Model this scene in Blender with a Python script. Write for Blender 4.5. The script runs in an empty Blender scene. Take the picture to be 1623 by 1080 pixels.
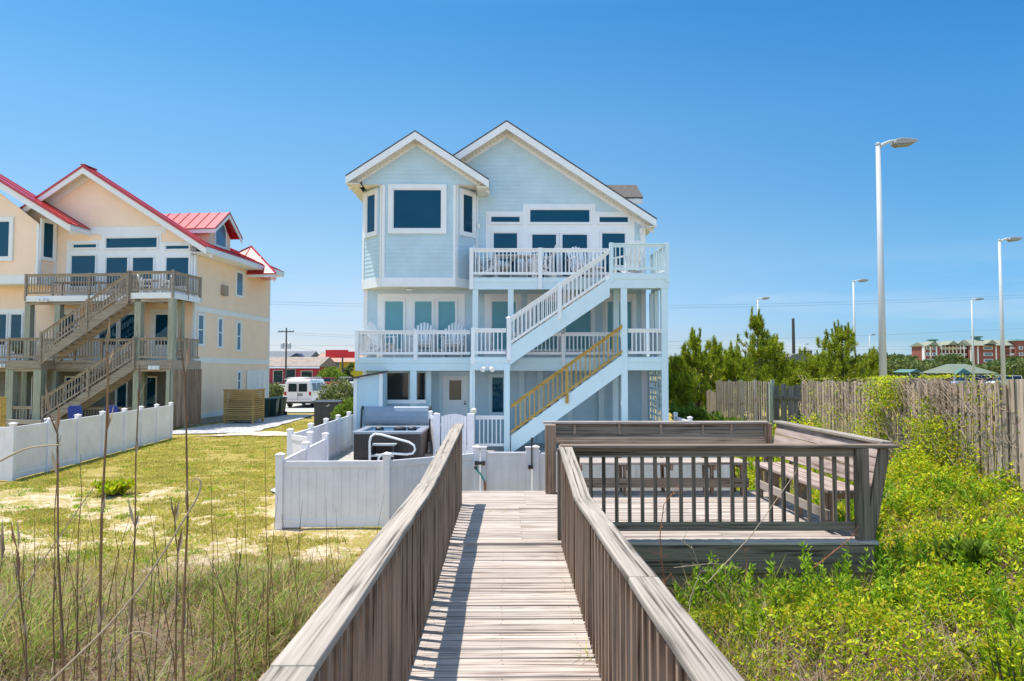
import bpy, math, random
import numpy as np
from mathutils import Vector, Matrix, Euler
random.seed(7); rng = np.random.default_rng(7)
S = bpy.context.scene
COL = S.collection
R = math.radians
# ------------------------------------------------------------------ camera, sky, sun, exposure
CAMZ = 2.77; FP = 1082.0
cam_d = bpy.data.cameras.new('camera'); cam = bpy.data.objects.new('camera', cam_d); COL.objects.link(cam)
cam_d.sensor_width = 36; cam_d.lens = 24.0; cam_d.clip_start = 0.05; cam_d.clip_end = 9000
cam.location = (0, 0, CAMZ)
cam.rotation_euler = Euler((R(90 + 2.38), 0, R(-0.503)), 'XYZ')
S.camera = cam
CM = cam.rotation_euler.to_matrix()
SUN = Vector((-0.29, 0.085, 1.0)).normalized()
w = bpy.data.worlds.new('World'); S.world = w; w.use_nodes = True
nt = w.node_tree; nt.nodes.clear()
sky = nt.nodes.new('ShaderNodeTexSky'); sky.sky_type = 'NISHITA'; sky.sun_disc = False
sky.sun_elevation = math.asin(SUN.z); sky.sun_rotation = math.atan2(SUN.x, SUN.y)
sky.altitude = 0; sky.air_density = 1.0; sky.dust_density = 0.25; sky.ozone_density = 3.0
hs = nt.nodes.new('ShaderNodeHueSaturation'); hs.inputs['Saturation'].default_value = 1.15; hs.inputs['Hue'].default_value = 0.497
bg = nt.nodes.new('ShaderNodeBackground'); bg.inputs['Strength'].default_value = 0.15
wo = nt.nodes.new('ShaderNodeOutputWorld')
nt.links.new(sky.outputs[0], hs.inputs['Color']); 
wtc = nt.nodes.new('ShaderNodeTexCoord'); wsx = nt.nodes.new('ShaderNodeSeparateXYZ'); nt.links.new(wtc.outputs['Generated'], wsx.inputs[0])
def wramp(src, stops):                 # tints the sky by direction: brightened overhead as added fill, deeper towards the right
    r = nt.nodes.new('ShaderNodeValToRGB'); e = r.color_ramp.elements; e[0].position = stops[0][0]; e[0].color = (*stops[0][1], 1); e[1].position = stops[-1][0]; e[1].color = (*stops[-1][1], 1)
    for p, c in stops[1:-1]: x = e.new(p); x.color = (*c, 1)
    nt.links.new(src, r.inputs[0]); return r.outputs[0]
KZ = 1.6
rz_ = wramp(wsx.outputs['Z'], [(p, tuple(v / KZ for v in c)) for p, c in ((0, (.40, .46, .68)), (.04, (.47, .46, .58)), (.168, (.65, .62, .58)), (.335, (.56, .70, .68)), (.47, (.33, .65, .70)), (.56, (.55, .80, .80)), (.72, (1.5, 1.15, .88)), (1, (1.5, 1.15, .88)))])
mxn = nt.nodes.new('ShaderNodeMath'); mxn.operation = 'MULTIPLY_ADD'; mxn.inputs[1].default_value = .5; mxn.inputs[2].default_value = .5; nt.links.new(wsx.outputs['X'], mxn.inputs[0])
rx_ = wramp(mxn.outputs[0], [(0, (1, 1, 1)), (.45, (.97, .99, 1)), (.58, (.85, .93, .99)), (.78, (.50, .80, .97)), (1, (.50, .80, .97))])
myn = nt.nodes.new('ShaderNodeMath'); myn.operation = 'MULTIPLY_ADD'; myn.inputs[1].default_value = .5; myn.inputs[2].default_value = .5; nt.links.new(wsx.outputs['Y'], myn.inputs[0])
ry_ = wramp(myn.outputs[0], [(0, (1, .75, .62)), (.28, (.86, .66, .56)), (.5, (1/2.7, 1/2.7, 1/2.7)), (1, (1/2.7, 1/2.7, 1/2.7))])     # sky behind the viewer brightened as added fill, standing for sea and beach glare
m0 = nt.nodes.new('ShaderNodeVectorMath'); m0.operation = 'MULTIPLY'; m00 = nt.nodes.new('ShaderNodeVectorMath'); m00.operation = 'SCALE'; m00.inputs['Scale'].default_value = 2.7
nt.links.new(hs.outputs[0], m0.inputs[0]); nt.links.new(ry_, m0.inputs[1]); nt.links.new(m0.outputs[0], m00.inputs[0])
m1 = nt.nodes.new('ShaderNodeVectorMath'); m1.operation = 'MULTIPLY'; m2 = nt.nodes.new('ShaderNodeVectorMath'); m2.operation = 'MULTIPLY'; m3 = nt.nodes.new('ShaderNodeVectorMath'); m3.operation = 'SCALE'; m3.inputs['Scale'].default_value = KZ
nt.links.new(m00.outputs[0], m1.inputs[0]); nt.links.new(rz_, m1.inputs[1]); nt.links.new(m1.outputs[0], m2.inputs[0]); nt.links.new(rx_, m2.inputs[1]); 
cn_ = nt.nodes.new('ShaderNodeTexNoise'); cn_.inputs['Scale'].default_value = 3.2; cn_.inputs['Detail'].default_value = 7; cm_ = nt.nodes.new('ShaderNodeMapping'); cm_.inputs['Scale'].default_value = (1, 1, 7)
nt.links.new(wtc.outputs['Generated'], cm_.inputs[0]); nt.links.new(cm_.outputs[0], cn_.inputs['Vector'])
cf = wramp(cn_.outputs['Fac'], [(.50, (0, 0, 0)), (.72, (1, 1, 1))]); cz = wramp(wsx.outputs['Z'], [(0, (.5, .5, .5)), (.05, (.45, .45, .45)), (.16, (.0, .0, .0))])     # thin low cloud wisps
cmul = nt.nodes.new('ShaderNodeMath'); cmul.operation = 'MULTIPLY'; nt.links.new(cf, cmul.inputs[0]); nt.links.new(cz, cmul.inputs[1])
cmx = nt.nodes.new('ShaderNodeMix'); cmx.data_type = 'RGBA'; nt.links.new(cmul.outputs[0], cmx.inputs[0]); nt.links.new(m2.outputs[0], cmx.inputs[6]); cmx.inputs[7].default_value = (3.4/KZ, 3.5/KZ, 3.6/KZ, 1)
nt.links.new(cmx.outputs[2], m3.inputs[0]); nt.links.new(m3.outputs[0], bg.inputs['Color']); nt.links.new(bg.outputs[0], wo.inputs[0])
sd = bpy.data.lights.new('sun', 'SUN'); so = bpy.data.objects.new('sun', sd); COL.objects.link(so)
sd.energy = 3.7; sd.angle = R(0.53); sd.color = (1.0, 0.95, 0.87)
so.rotation_euler = SUN.to_track_quat('Z', 'Y').to_euler(); so.location = (0, 0, 60)
S.view_settings.view_transform = 'Standard'; S.view_settings.look = 'None'; S.view_settings.gamma = 1
S.view_settings.use_curve_mapping = False; S.view_settings.exposure = 0.78
try:
    S.cycles.max_bounces = 8; S.cycles.transparent_max_bounces = 12; S.cycles.caustics_reflective = False; S.cycles.caustics_refractive = False
except Exception: pass

def U(px, py, d):                      # photo pixel -> world point on the plane y = d
    v = CM @ Vector(((px - 811.5) / FP, -(py - 540) / FP, -1.0))
    t = d / v.y
    return Vector((v.x * t, d, CAMZ + v.z * t))
def UX(px, d, py=585): return U(px, py, d).x
def UZ(py, d, px=802): return U(px, py, d).z

# ------------------------------------------------------------------ noise (numpy)
def _hash(ix, iy, s):
    n = (ix * 374761393 + iy * 668265263 + s * 974634777) & 0xffffffff
    n = ((n ^ (n >> 13)) * 1274126177) & 0xffffffff
    return ((n ^ (n >> 16)) & 0xffff) / 65535.0
def vnoise(x, y, s=0):
    x = np.asarray(x, float); y = np.asarray(y, float)
    ix = np.floor(x).astype(np.int64); iy = np.floor(y).astype(np.int64); fx = x - ix; fy = y - iy
    fx = fx * fx * (3 - 2 * fx); fy = fy * fy * (3 - 2 * fy)
    a = _hash(ix, iy, s); b = _hash(ix + 1, iy, s); c = _hash(ix, iy + 1, s); d = _hash(ix + 1, iy + 1, s)
    return (a * (1 - fx) + b * fx) * (1 - fy) + (c * (1 - fx) + d * fx) * fy
def fbm(x, y, s=0, o=4):
    r = 0; a = .5
    for k in range(o): r = r + a * vnoise(np.asarray(x) * 2 ** k, np.asarray(y) * 2 ** k, s + k); a *= .5
    return r
def sm(x, a, b):
    t = np.clip((np.asarray(x, float) - a) / (b - a), 0, 1); return t * t * (3 - 2 * t)

# ------------------------------------------------------------------ mesh builder
class MB:
    def __init__(s): s.v = []; s.f = []
    def add(s, vs, fs):
        o = len(s.v); s.v += [tuple(p) for p in vs]; s.f += [tuple(i + o for i in f) for f in fs]; return s
    def box(s, x0, x1, y0, y1, z0, z1):
        if x0 > x1: x0, x1 = x1, x0
        if y0 > y1: y0, y1 = y1, y0
        if z0 > z1: z0, z1 = z1, z0
        return s.add([(x0,y0,z0),(x1,y0,z0),(x1,y1,z0),(x0,y1,z0),(x0,y0,z1),(x1,y0,z1),(x1,y1,z1),(x0,y1,z1)],
                     [(0,3,2,1),(4,5,6,7),(0,1,5,4),(1,2,6,5),(2,3,7,6),(3,0,4,7)])
    def beam(s, p, q, wd, ht, up=(0,0,1)):          # box from p to q, wd across, ht along up
        p = Vector(p); q = Vector(q); d = (q - p).normalized(); up = Vector(up)
        sx = d.cross(up)
        if sx.length < 1e-5: sx = d.cross(Vector((0, 1, 0)))
        sx.normalize(); uz = sx.cross(d).normalized()
        vs = []
        for c in (p, q):
            for a, b in ((-1,-1),(1,-1),(1,1),(-1,1)): vs.append(c + sx * (a * wd / 2) + uz * (b * ht / 2))
        return s.add(vs, [(0,1,2,3),(7,6,5,4),(0,4,5,1),(1,5,6,2),(2,6,7,3),(3,7,4,0)])
    def vbeam(s, p, q, wd, ht):                     # sloped beam with plumb (vertical) depth: vertical parallelogram
        p = Vector(p); q = Vector(q); d = (q - p); h = Vector((-d.y, d.x, 0)); h.normalize(); h *= wd / 2; z = Vector((0, 0, ht / 2))
        vs = [p-h-z, p+h-z, p+h+z, p-h+z, q-h-z, q+h-z, q+h+z, q-h+z]
        return s.add(vs, [(0,1,2,3),(7,6,5,4),(0,4,5,1),(1,5,6,2),(2,6,7,3),(3,7,4,0)])
    def tube(s, pts, r, n=8, cap=True):
        pts = [Vector(p) for p in pts]
        if not hasattr(r, '__len__'): r = [r] * len(pts)
        o = len(s.v); a = None
        for i, p in enumerate(pts):
            d = (pts[min(i+1, len(pts)-1)] - pts[max(i-1, 0)]).normalized()
            if a is None:
                a = d.orthogonal().normalized()
            else:
                a = (a - d * a.dot(d)); a = a.normalized() if a.length > 1e-6 else d.orthogonal().normalized()
            b = d.cross(a)
            for k in range(n):
                t = 2 * math.pi * k / n; s.v.append(tuple(p + (a * math.cos(t) + b * math.sin(t)) * r[i]))
        for i in range(len(pts) - 1):
            for k in range(n):
                k2 = (k + 1) % n; s.f.append((o+i*n+k, o+i*n+k2, o+(i+1)*n+k2, o+(i+1)*n+k))
        if cap: s.f.append(tuple(o + k for k in reversed(range(n)))); s.f.append(tuple(o+(len(pts)-1)*n+k for k in range(n)))
        return s
    def prism(s, poly, ax, a0, a1):                 # poly 2D, extruded along ax: 'y' poly=(x,z); 'x' poly=(y,z); 'z' poly=(x,y)
        def m(p, a): return (p[0], a, p[1]) if ax == 'y' else ((a, p[0], p[1]) if ax == 'x' else (p[0], p[1], a))
        n = len(poly); vs = [m(p, a0) for p in poly] + [m(p, a1) for p in poly]
        fs = [tuple(range(n)), tuple(reversed(range(n, 2*n)))] + [(i, n+i, n+(i+1)%n, (i+1)%n) for i in range(n)]
        return s.add(vs, fs)
    def lathe(s, c, prof, n=16):
        o = len(s.v)
        for r, z in prof:
            for k in range(n):
                t = 2*math.pi*k/n; s.v.append((c[0]+r*math.cos(t), c[1]+r*math.sin(t), c[2]+z))
        for i in range(len(prof)-1):
            for k in range(n): s.f.append((o+i*n+k, o+i*n+(k+1)%n, o+(i+1)*n+(k+1)%n, o+(i+1)*n+k))
        s.f.append(tuple(o+k for k in reversed(range(n)))); s.f.append(tuple(o+(len(prof)-1)*n+k for k in range(n)))
        return s
    def xform(s, M): s.v = [tuple(M @ Vector(p)) for p in s.v]; return s

def link(name, me, m, parent=None):
    o = bpy.data.objects.new(name, me); COL.objects.link(o)
    if m: me.materials.append(m)
    if parent is not None: o.parent = parent
    return o
def base_of(o):
    p = Vector((0, 0, 0))
    while o is not None: p += o.location; o = o.parent
    return p
def part(name, mb, m, parent=None, world=False, bevel=0, smooth=False, label=None):
    off = base_of(parent) if (world and parent is not None) else Vector((0, 0, 0))
    vs = [(a - off.x, b - off.y, c - off.z) for a, b, c in mb.v]
    me = bpy.data.meshes.new(name); me.from_pydata(vs, [], mb.f); me.update()
    if smooth: me.polygons.foreach_set('use_smooth', [True] * len(me.polygons))
    o = link(name, me, m, parent)
    if bevel:
        b = o.modifiers.new('bevel', 'BEVEL'); b.width = bevel; b.segments = 2; b.limit_method = 'ANGLE'; b.angle_limit = R(40)
    if label: o['label'] = label
    return o
def thing(name, label, cat, loc=(0, 0, 0), rotz=0, group=None):
    o = bpy.data.objects.new(name, None); COL.objects.link(o); o.location = loc; o.rotation_euler = (0, 0, rotz)
    o.empty_display_size = .2
    o['label'] = label; o['category'] = cat
    if group: o['group'] = group
    return o
def tag(o, label, cat, group=None):
    o['label'] = label; o['category'] = cat
    if group: o['group'] = group
    return o
def struct(name, mb, m):
    o = part(name, mb, m); o['kind'] = 'structure'; return o
def dup(root, loc, rotz, label, group=None):
    def cp(o, par):
        c = o.copy(); COL.objects.link(c); c.parent = par
        for ch in [x for x in o.children]: cp(ch, c)
        return c
    r = cp(root, None); r.location = loc; r.rotation_euler = (0, 0, rotz); r['label'] = label
    if group: r['group'] = group
    return r
def npmesh(name, verts, k, m, parent=None):          # verts (N*k,3): N separate k-gons
    n = len(verts) // k
    me = bpy.data.meshes.new(name)
    me.vertices.add(len(verts)); me.vertices.foreach_set('co', np.ascontiguousarray(verts, np.float32).ravel())
    me.loops.add(len(verts)); me.loops.foreach_set('vertex_index', np.arange(len(verts), dtype=np.int32))
    me.polygons.add(n); me.polygons.foreach_set('loop_start', np.arange(0, n * k, k, dtype=np.int32))
    try: me.polygons.foreach_set('loop_total', np.full(n, k, dtype=np.int32))
    except Exception: pass
    me.update(calc_edges=True)
    return link(name, me, m, parent)
def unit(v): return v / np.maximum(np.linalg.norm(v, axis=1, keepdims=True), 1e-9)
def leaves(P, D, L, W, curl=.12):                    # diamonds from P along D
    n = len(P); D = unit(D); r = rng.normal(size=(n, 3)); Sv = unit(np.cross(D, r)); Nn = np.cross(Sv, D)
    L = np.broadcast_to(np.asarray(L, float), (n,))[:, None]; W = np.broadcast_to(np.asarray(W, float), (n,))[:, None]
    mid = P + D * L * .45 + Nn * L * curl
    v = np.stack([P, mid + Sv * W / 2, P + D * L, mid - Sv * W / 2], 1)
    return v.reshape(-1, 3)
def blades(P, D, L, W, droop=.5):                    # grass blades: two tapering quads each
    n = len(P); D = unit(D); hz = D.copy(); hz[:, 2] = 0; hz = unit(hz + rng.normal(size=(n, 3)) * [.01, .01, 0])
    Sv = np.stack([-hz[:, 1], hz[:, 0], np.zeros(n)], 1)
    a = rng.uniform(-.8, .8, n)[:, None]; Sv = Sv * np.cos(a) + hz * np.sin(a)
    L = L[:, None]; W = np.broadcast_to(np.asarray(W, float), (n,))[:, None]
    dr = rng.uniform(.2, 1, n)[:, None] * droop
    m = P + D * L * .5 + hz * L * dr * .12; t = P + D * L * (1 - dr * .2) + hz * L * dr * .5
    q = np.stack([P - Sv*W/2, P + Sv*W/2, m + Sv*W*.4, m - Sv*W*.4, m - Sv*W*.4, m + Sv*W*.4, t + Sv*W*.06, t - Sv*W*.06], 1)
    return q.reshape(-1, 3)

# ------------------------------------------------------------------ materials
def mat(name, col, rough=.6, var=.0, vscale=3., bump=0., bscale=40., stretch=None, metal=0., spec=.5, isl=0., col2=None, transl=0., coat=0.):
    m = bpy.data.materials.new(name); m.use_nodes = True; n = m.node_tree; p = n.nodes['Principled BSDF']
    p.inputs['Roughness'].default_value = rough; p.inputs['Metallic'].default_value = metal
    p.inputs['Specular IOR Level'].default_value = spec; p.inputs['Coat Weight'].default_value = coat
    c = (*col, 1)
    tc = n.nodes.new('ShaderNodeTexCoord'); mp = n.nodes.new('ShaderNodeMapping'); n.links.new(tc.outputs['Object'], mp.inputs[0])
    if stretch: mp.inputs['Scale'].default_value = stretch
    last = None
    if var or col2:
        nz = n.nodes.new('ShaderNodeTexNoise'); nz.inputs['Scale'].default_value = vscale; nz.inputs['Detail'].default_value = 6
        nz.inputs['Roughness'].default_value = .65
        n.links.new(mp.outputs[0], nz.inputs['Vector'])
        rp = n.nodes.new('ShaderNodeValToRGB'); rp.color_ramp.elements[0].position = .32; rp.color_ramp.elements[1].position = .68
        if col2: rp.color_ramp.elements[0].color = (*col2, 1); rp.color_ramp.elements[1].color = c
        else:
            rp.color_ramp.elements[0].color = tuple(x * (1 - var) for x in col) + (1,); rp.color_ramp.elements[1].color = tuple(min(1, x * (1 + var * .5)) for x in col) + (1,)
        n.links.new(nz.outputs['Fac'], rp.inputs[0]); last = rp.outputs[0]
    if isl:
        g = n.nodes.new('ShaderNodeNewGeometry'); mr = n.nodes.new('ShaderNodeMapRange'); mr.inputs['To Min'].default_value = 1 - isl; mr.inputs['To Max'].default_value = 1 + isl
        n.links.new(g.outputs['Random Per Island'], mr.inputs['Value'])
        mx = n.nodes.new('ShaderNodeVectorMath'); mx.operation = 'SCALE'
        if last: n.links.new(last, mx.inputs[0])
        else: mx.inputs[0].default_value = col
        n.links.new(mr.outputs[0], mx.inputs['Scale']); last = mx.outputs[0]
    if last: n.links.new(last, p.inputs['Base Color'])
    else: p.inputs['Base Color'].default_value = c
    if bump:
        b = n.nodes.new('ShaderNodeBump'); b.inputs['Strength'].default_value = min(1, bump); b.inputs['Distance'].default_value = .02
        nb = n.nodes.new('ShaderNodeTexNoise'); nb.inputs['Scale'].default_value = bscale; nb.inputs['Detail'].default_value = 5
        n.links.new(mp.outputs[0], nb.inputs['Vector']); n.links.new(nb.outputs['Fac'], b.inputs['Height']); n.links.new(b.outputs[0], p.inputs['Normal'])
    return m
def leafmat(name, cols, rough=.55, transl=.35):      # colour per leaf from a ramp
    m = bpy.data.materials.new(name); m.use_nodes = True; n = m.node_tree; p = n.nodes['Principled BSDF']; out = n.nodes['Material Output']
    g = n.nodes.new('ShaderNodeNewGeometry'); rp = n.nodes.new('ShaderNodeValToRGB'); e = rp.color_ramp.elements
    e[0].position = 0; e[0].color = (*cols[0], 1); e[1].position = 1; e[1].color = (*cols[-1], 1)
    for i, c in enumerate(cols[1:-1]): x = e.new((i + 1) / (len(cols) - 1)); x.color = (*c, 1)
    n.links.new(g.outputs['Random Per Island'], rp.inputs[0])
    tc = n.nodes.new('ShaderNodeTexCoord'); nz = n.nodes.new('ShaderNodeTexNoise'); nz.inputs['Scale'].default_value = 1.3; nz.inputs['Detail'].default_value = 4
    n.links.new(tc.outputs['Object'], nz.inputs['Vector'])
    mr = n.nodes.new('ShaderNodeMapRange'); mr.inputs['From Min'].default_value = .3; mr.inputs['From Max'].default_value = .7
    mr.inputs['To Min'].default_value = .72; mr.inputs['To Max'].default_value = 1.2; n.links.new(nz.outputs['Fac'], mr.inputs['Value'])
    sc = n.nodes.new('ShaderNodeVectorMath'); sc.operation = 'SCALE'; n.links.new(rp.outputs[0], sc.inputs[0]); n.links.new(mr.outputs[0], sc.inputs['Scale'])
    n.links.new(sc.outputs[0], p.inputs['Base Color']); p.inputs['Roughness'].default_value = rough; p.inputs['Specular IOR Level'].default_value = .3
    t = n.nodes.new('ShaderNodeBsdfTranslucent'); n.links.new(sc.outputs[0], t.inputs['Color'])
    mx = n.nodes.new('ShaderNodeMixShader'); mx.inputs[0].default_value = transl
    n.links.new(p.outputs[0], mx.inputs[1]); n.links.new(t.outputs[0], mx.inputs[2]); n.links.new(mx.outputs[0], out.inputs['Surface'])
    return m
def woodmat(name, axis, dark, light, isl=.18, rough=.8, knots=True, fine=48.):
    m = bpy.data.materials.new(name); m.use_nodes = True; n = m.node_tree; p = n.nodes['Principled BSDF']; L = n.links.new
    tc = n.nodes.new('ShaderNodeTexCoord'); g = n.nodes.new('ShaderNodeNewGeometry')
    off = n.nodes.new('ShaderNodeVectorMath'); off.operation = 'SCALE'; off.inputs[0].default_value = (17., 23., 31.); L(g.outputs['Random Per Island'], off.inputs['Scale'])
    ad = n.nodes.new('ShaderNodeVectorMath'); ad.operation = 'ADD'; L(tc.outputs['Object'], ad.inputs[0]); L(off.outputs[0], ad.inputs[1])
    def noise(sc_al, sc_ac, detail=6, rough_=.6, dist=0.):
        mp = n.nodes.new('ShaderNodeMapping'); s = [sc_ac] * 3; s['xyz'.index(axis)] = sc_al; s[2] = sc_al if axis == 'y' else s[2]; mp.inputs['Scale'].default_value = s
        L(ad.outputs[0], mp.inputs[0]); z = n.nodes.new('ShaderNodeTexNoise'); z.inputs['Scale'].default_value = 1; z.inputs['Detail'].default_value = detail
        z.inputs['Roughness'].default_value = rough_; z.inputs['Distortion'].default_value = dist; L(mp.outputs[0], z.inputs['Vector']); return z
    a = noise(.55, fine, 2, .6, 0.); b = noise(.4, 14, 3, .6, 0.); c = noise(2.2, 3.2, 4)
    mp2 = n.nodes.new('ShaderNodeMapping'); s = [7.] * 3; s['xyz'.index(axis)] = .45; s[2] = .45 if axis == 'y' else s[2]; mp2.inputs['Scale'].default_value = s; L(ad.outputs[0], mp2.inputs[0])
    wv = n.nodes.new('ShaderNodeTexNoise'); wv.inputs['Scale'].default_value = 1.0; wv.inputs['Detail'].default_value = 1; wv.inputs['Distortion'].default_value = .35; L(mp2.outputs[0], wv.inputs['Vector'])
    fr = n.nodes.new('ShaderNodeMath'); fr.operation = 'MULTIPLY'; fr.inputs[1].default_value = 9; L(wv.outputs['Fac'], fr.inputs[0])
    pp = n.nodes.new('ShaderNodeMath'); pp.operation = 'PINGPONG'; pp.inputs[1].default_value = .5; L(fr.outputs[0], pp.inputs[0])   # growth rings
    def mad(x, k, y=None):
        q = n.nodes.new('ShaderNodeMath'); q.operation = 'MULTIPLY_ADD'; L(x, q.inputs[0]); q.inputs[1].default_value = k
        if y is None: q.inputs[2].default_value = 0
        else: L(y, q.inputs[2])
        return q.outputs[0]
    h = mad(a.outputs['Fac'], .60, mad(b.outputs['Fac'], .17, mad(pp.outputs[0], .16, mad(c.outputs['Fac'], .13))))
    rp = n.nodes.new('ShaderNodeValToRGB'); e = rp.color_ramp.elements; e[0].position = .37; e[0].color = (*dark, 1); e[1].position = .60; e[1].color = (*light, 1)
    mid = e.new(.47); mid.color = (*[x * .32 + y * .68 for x, y in zip(dark, light)], 1)
    L(h, rp.inputs[0])
    mr = n.nodes.new('ShaderNodeMapRange'); mr.inputs['To Min'].default_value = 1 - isl; mr.inputs['To Max'].default_value = 1 + isl; L(g.outputs['Random Per Island'], mr.inputs['Value'])
    sc = n.nodes.new('ShaderNodeVectorMath'); sc.operation = 'SCALE'; L(rp.outputs[0], sc.inputs[0]); L(mr.outputs[0], sc.inputs['Scale'])
    L(sc.outputs[0], p.inputs['Base Color']); p.inputs['Roughness'].default_value = rough; p.inputs['Specular IOR Level'].default_value = .25
    bp = n.nodes.new('ShaderNodeBump'); bp.inputs['Strength'].default_value = .8; bp.inputs['Distance'].default_value = .006; L(h, bp.inputs['Height']); L(bp.outputs[0], p.inputs['Normal'])
    return m
def glassmat(name, tint, see=.0, rough=.03):
    m = bpy.data.materials.new(name); m.use_nodes = True; n = m.node_tree; p = n.nodes['Principled BSDF']; out = n.nodes['Material Output']
    p.inputs['Base Color'].default_value = (*tint, 1); p.inputs['Roughness'].default_value = rough; p.inputs['Specular IOR Level'].default_value = .5; p.inputs['Specular Tint'].default_value = (.35, .8, 1, 1)
    tcg = n.nodes.new('ShaderNodeTexCoord'); ng = n.nodes.new('ShaderNodeTexNoise'); ng.inputs['Scale'].default_value = .9; bg_ = n.nodes.new('ShaderNodeBump'); bg_.inputs['Strength'].default_value = .12; bg_.inputs['Distance'].default_value = .2
    n.links.new(tcg.outputs['Object'], ng.inputs['Vector']); n.links.new(ng.outputs['Fac'], bg_.inputs['Height']); n.links.new(bg_.outputs[0], p.inputs['Normal'])
    if see:
        t = n.nodes.new('ShaderNodeBsdfTransparent'); t.inputs['Color'].default_value = (.6, .88, .93, 1); mx = n.nodes.new('ShaderNodeMixShader'); mx.inputs[0].default_value = see
        n.links.new(p.outputs[0], mx.inputs[1]); n.links.new(t.outputs[0], mx.inputs[2]); n.links.new(mx.outputs[0], out.inputs['Surface'])
    return m
M = {}
M['siding'] = mat('pale_aqua_siding', (.50, .655, .735), .55, var=.09, vscale=1.5)
M['aqua_trim'] = mat('aqua_painted_wood', (.62, .765, .81), .5, var=.05, vscale=2)
M['white'] = mat('white_paint', (.80, .81, .82), .5, var=.05, vscale=2.5)
M['soffit'] = mat('cream_soffit', (.78, .72, .58), .7, var=.06, vscale=5)
M['vinyl'] = mat('white_vinyl', (.86, .80, .82), .38, var=.12, vscale=1.7)
M['shingle'] = mat('grey_shingle', (.14, .12, .11), .9, col2=(.06, .055, .05), vscale=3, stretch=(2, 2, 9), bump=.6, bscale=18)
M['glass'] = glassmat('dark_window_glass', (.001, .04, .085))
M['glass_see'] = glassmat('clear_window_glass', (.004, .05, .075), .72)
M['curtain'] = mat('pale_curtain', (.52, .62, .63), .9, var=.1, vscale=4)
M['yellow'] = mat('cream_yellow_siding', (.96, .72, .54), .6, var=.05, vscale=1.5)
M['redroof'] = mat('red_metal_roof', (.45, .014, .02), .38, var=.08, vscale=1.5, coat=.4)
M['wood_x'] = woodmat('weathered_boards_x', 'x', (.12, .085, .065), (.54, .46, .40), isl=.13)
M['wood_y'] = woodmat('weathered_boards_y', 'y', (.08, .062, .048), (.42, .36, .30), isl=.08)
M['wood_z'] = woodmat('weathered_boards_z', 'z', (.075, .042, .028), (.42, .285, .20), isl=.28)
M['shade_z'] = woodmat('deck_balusters_shaded', 'z', (.06, .042, .03), (.27, .20, .15), isl=.2)  # darker copy of wood_z: the deck railing's shade is put into the colour
M['bench_wood'] = woodmat('bench_boards', 'y', (.17, .11, .09), (.48, .38, .33), isl=.15)
M['rail_x'] = woodmat('rail_boards_x', 'x', (.06, .042, .03), (.29, .22, .165), isl=.12)
M['green_wood'] = woodmat('green_grey_posts', 'z', (.20, .21, .15), (.42, .43, .34), isl=.12)
M['deck_grey'] = woodmat('grey_stair_wood', 'x', (.15, .115, .085), (.42, .35, .28), isl=.22)
M['yellow_wood'] = woodmat('new_treated_lumber', 'x', (.26, .15, .03), (.55, .36, .10), isl=.15)
M['fence_wood'] = woodmat('old_fence_pickets', 'z', (.12, .085, .06), (.54, .42, .32), isl=.3)
M['shade_fence'] = woodmat('shaded_fence_boards', 'z', (.07, .07, .06), (.18, .17, .15), isl=.25)  # fence wood darkened: the shade on these boards is put into the colour
M['crate_wood'] = woodmat('amber_slats', 'x', (.26, .15, .05), (.50, .33, .13), isl=.15)
M['black'] = mat('black_plastic', (.025, .025, .028), .45, var=.2, vscale=5)
M['charcoal'] = mat('charcoal_panels', (.045, .045, .05), .5, var=.15, vscale=3)
M['grey_vinyl'] = mat('grey_blue_vinyl_cover', (.26, .31, .38), .42, var=.08, vscale=3, bump=.5, bscale=6)
M['water'] = mat('tub_water', (.10, .22, .36), .08, bump=.4, bscale=10)
M['metal'] = mat('galvanised_metal', (.52, .54, .55), .45, var=.08, vscale=4, metal=.3)
M['lampgrey'] = mat('grey_lamp_paint', (.50, .52, .53), .45, var=.04, vscale=2)
M['lamphead'] = mat('lamp_head', (.22, .23, .23), .5)
M['rubber'] = mat('tyre_rubber', (.02, .02, .02), .8)
M['darkpole'] = mat('dark_utility_pole', (.09, .075, .065), .9, var=.2, vscale=6)
M['wire'] = mat('power_wire', (.10, .12, .14), .7)
M['hose'] = mat('teal_hose', (.05, .30, .28), .4)
M['rust'] = mat('rusty_metal', (.38, .13, .05), .8, var=.4, vscale=30)
M['bark'] = mat('bark', (.13, .10, .075), .95, var=.35, vscale=9, bump=.8, bscale=15)
M['pine'] = leafmat('pine_needles', [(.08, .14, .02), (.30, .38, .02), (.60, .62, .04)], transl=.45)
M['bush'] = leafmat('bush_leaves', [(.08, .15, .02), (.18, .29, .03), (.34, .46, .05)], transl=.45)
M['bushflower'] = leafmat('flowering_bush', [(.05, .10, .02), (.14, .20, .04), (.24, .28, .08), (.62, .60, .36)])
M['farleaf'] = leafmat('far_tree_leaves', [(.07, .11, .03), (.14, .19, .05), (.24, .28, .07)])
M['cover2'] = leafmat('lance_leaves', [(.12, .26, .015), (.28, .46, .02), (.50, .64, .03)], transl=.45)
M['cover'] = leafmat('groundcover_leaves', [(.08, .17, .008), (.30, .44, .01), (.58, .68, .012), (.74, .72, .02), (.22, .36, .015), (.62, .68, .02), (.70, .38, .05)], transl=.45)
M['blade'] = leafmat('dune_grass', [(.05, .11, .008), (.20, .34, .02), (.36, .46, .035), (.54, .39, .17), (.18, .09, .04), (.42, .27, .11), (.12, .26, .015)])
M['dry'] = leafmat('dry_stems', [(.18, .11, .06), (.36, .26, .17), (.52, .42, .30), (.28, .12, .05)])
M['lawn'] = leafmat('lawn_blades', [(.24, .30, .03), (.50, .42, .07), (.62, .47, .11), (.30, .38, .03)])
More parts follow.
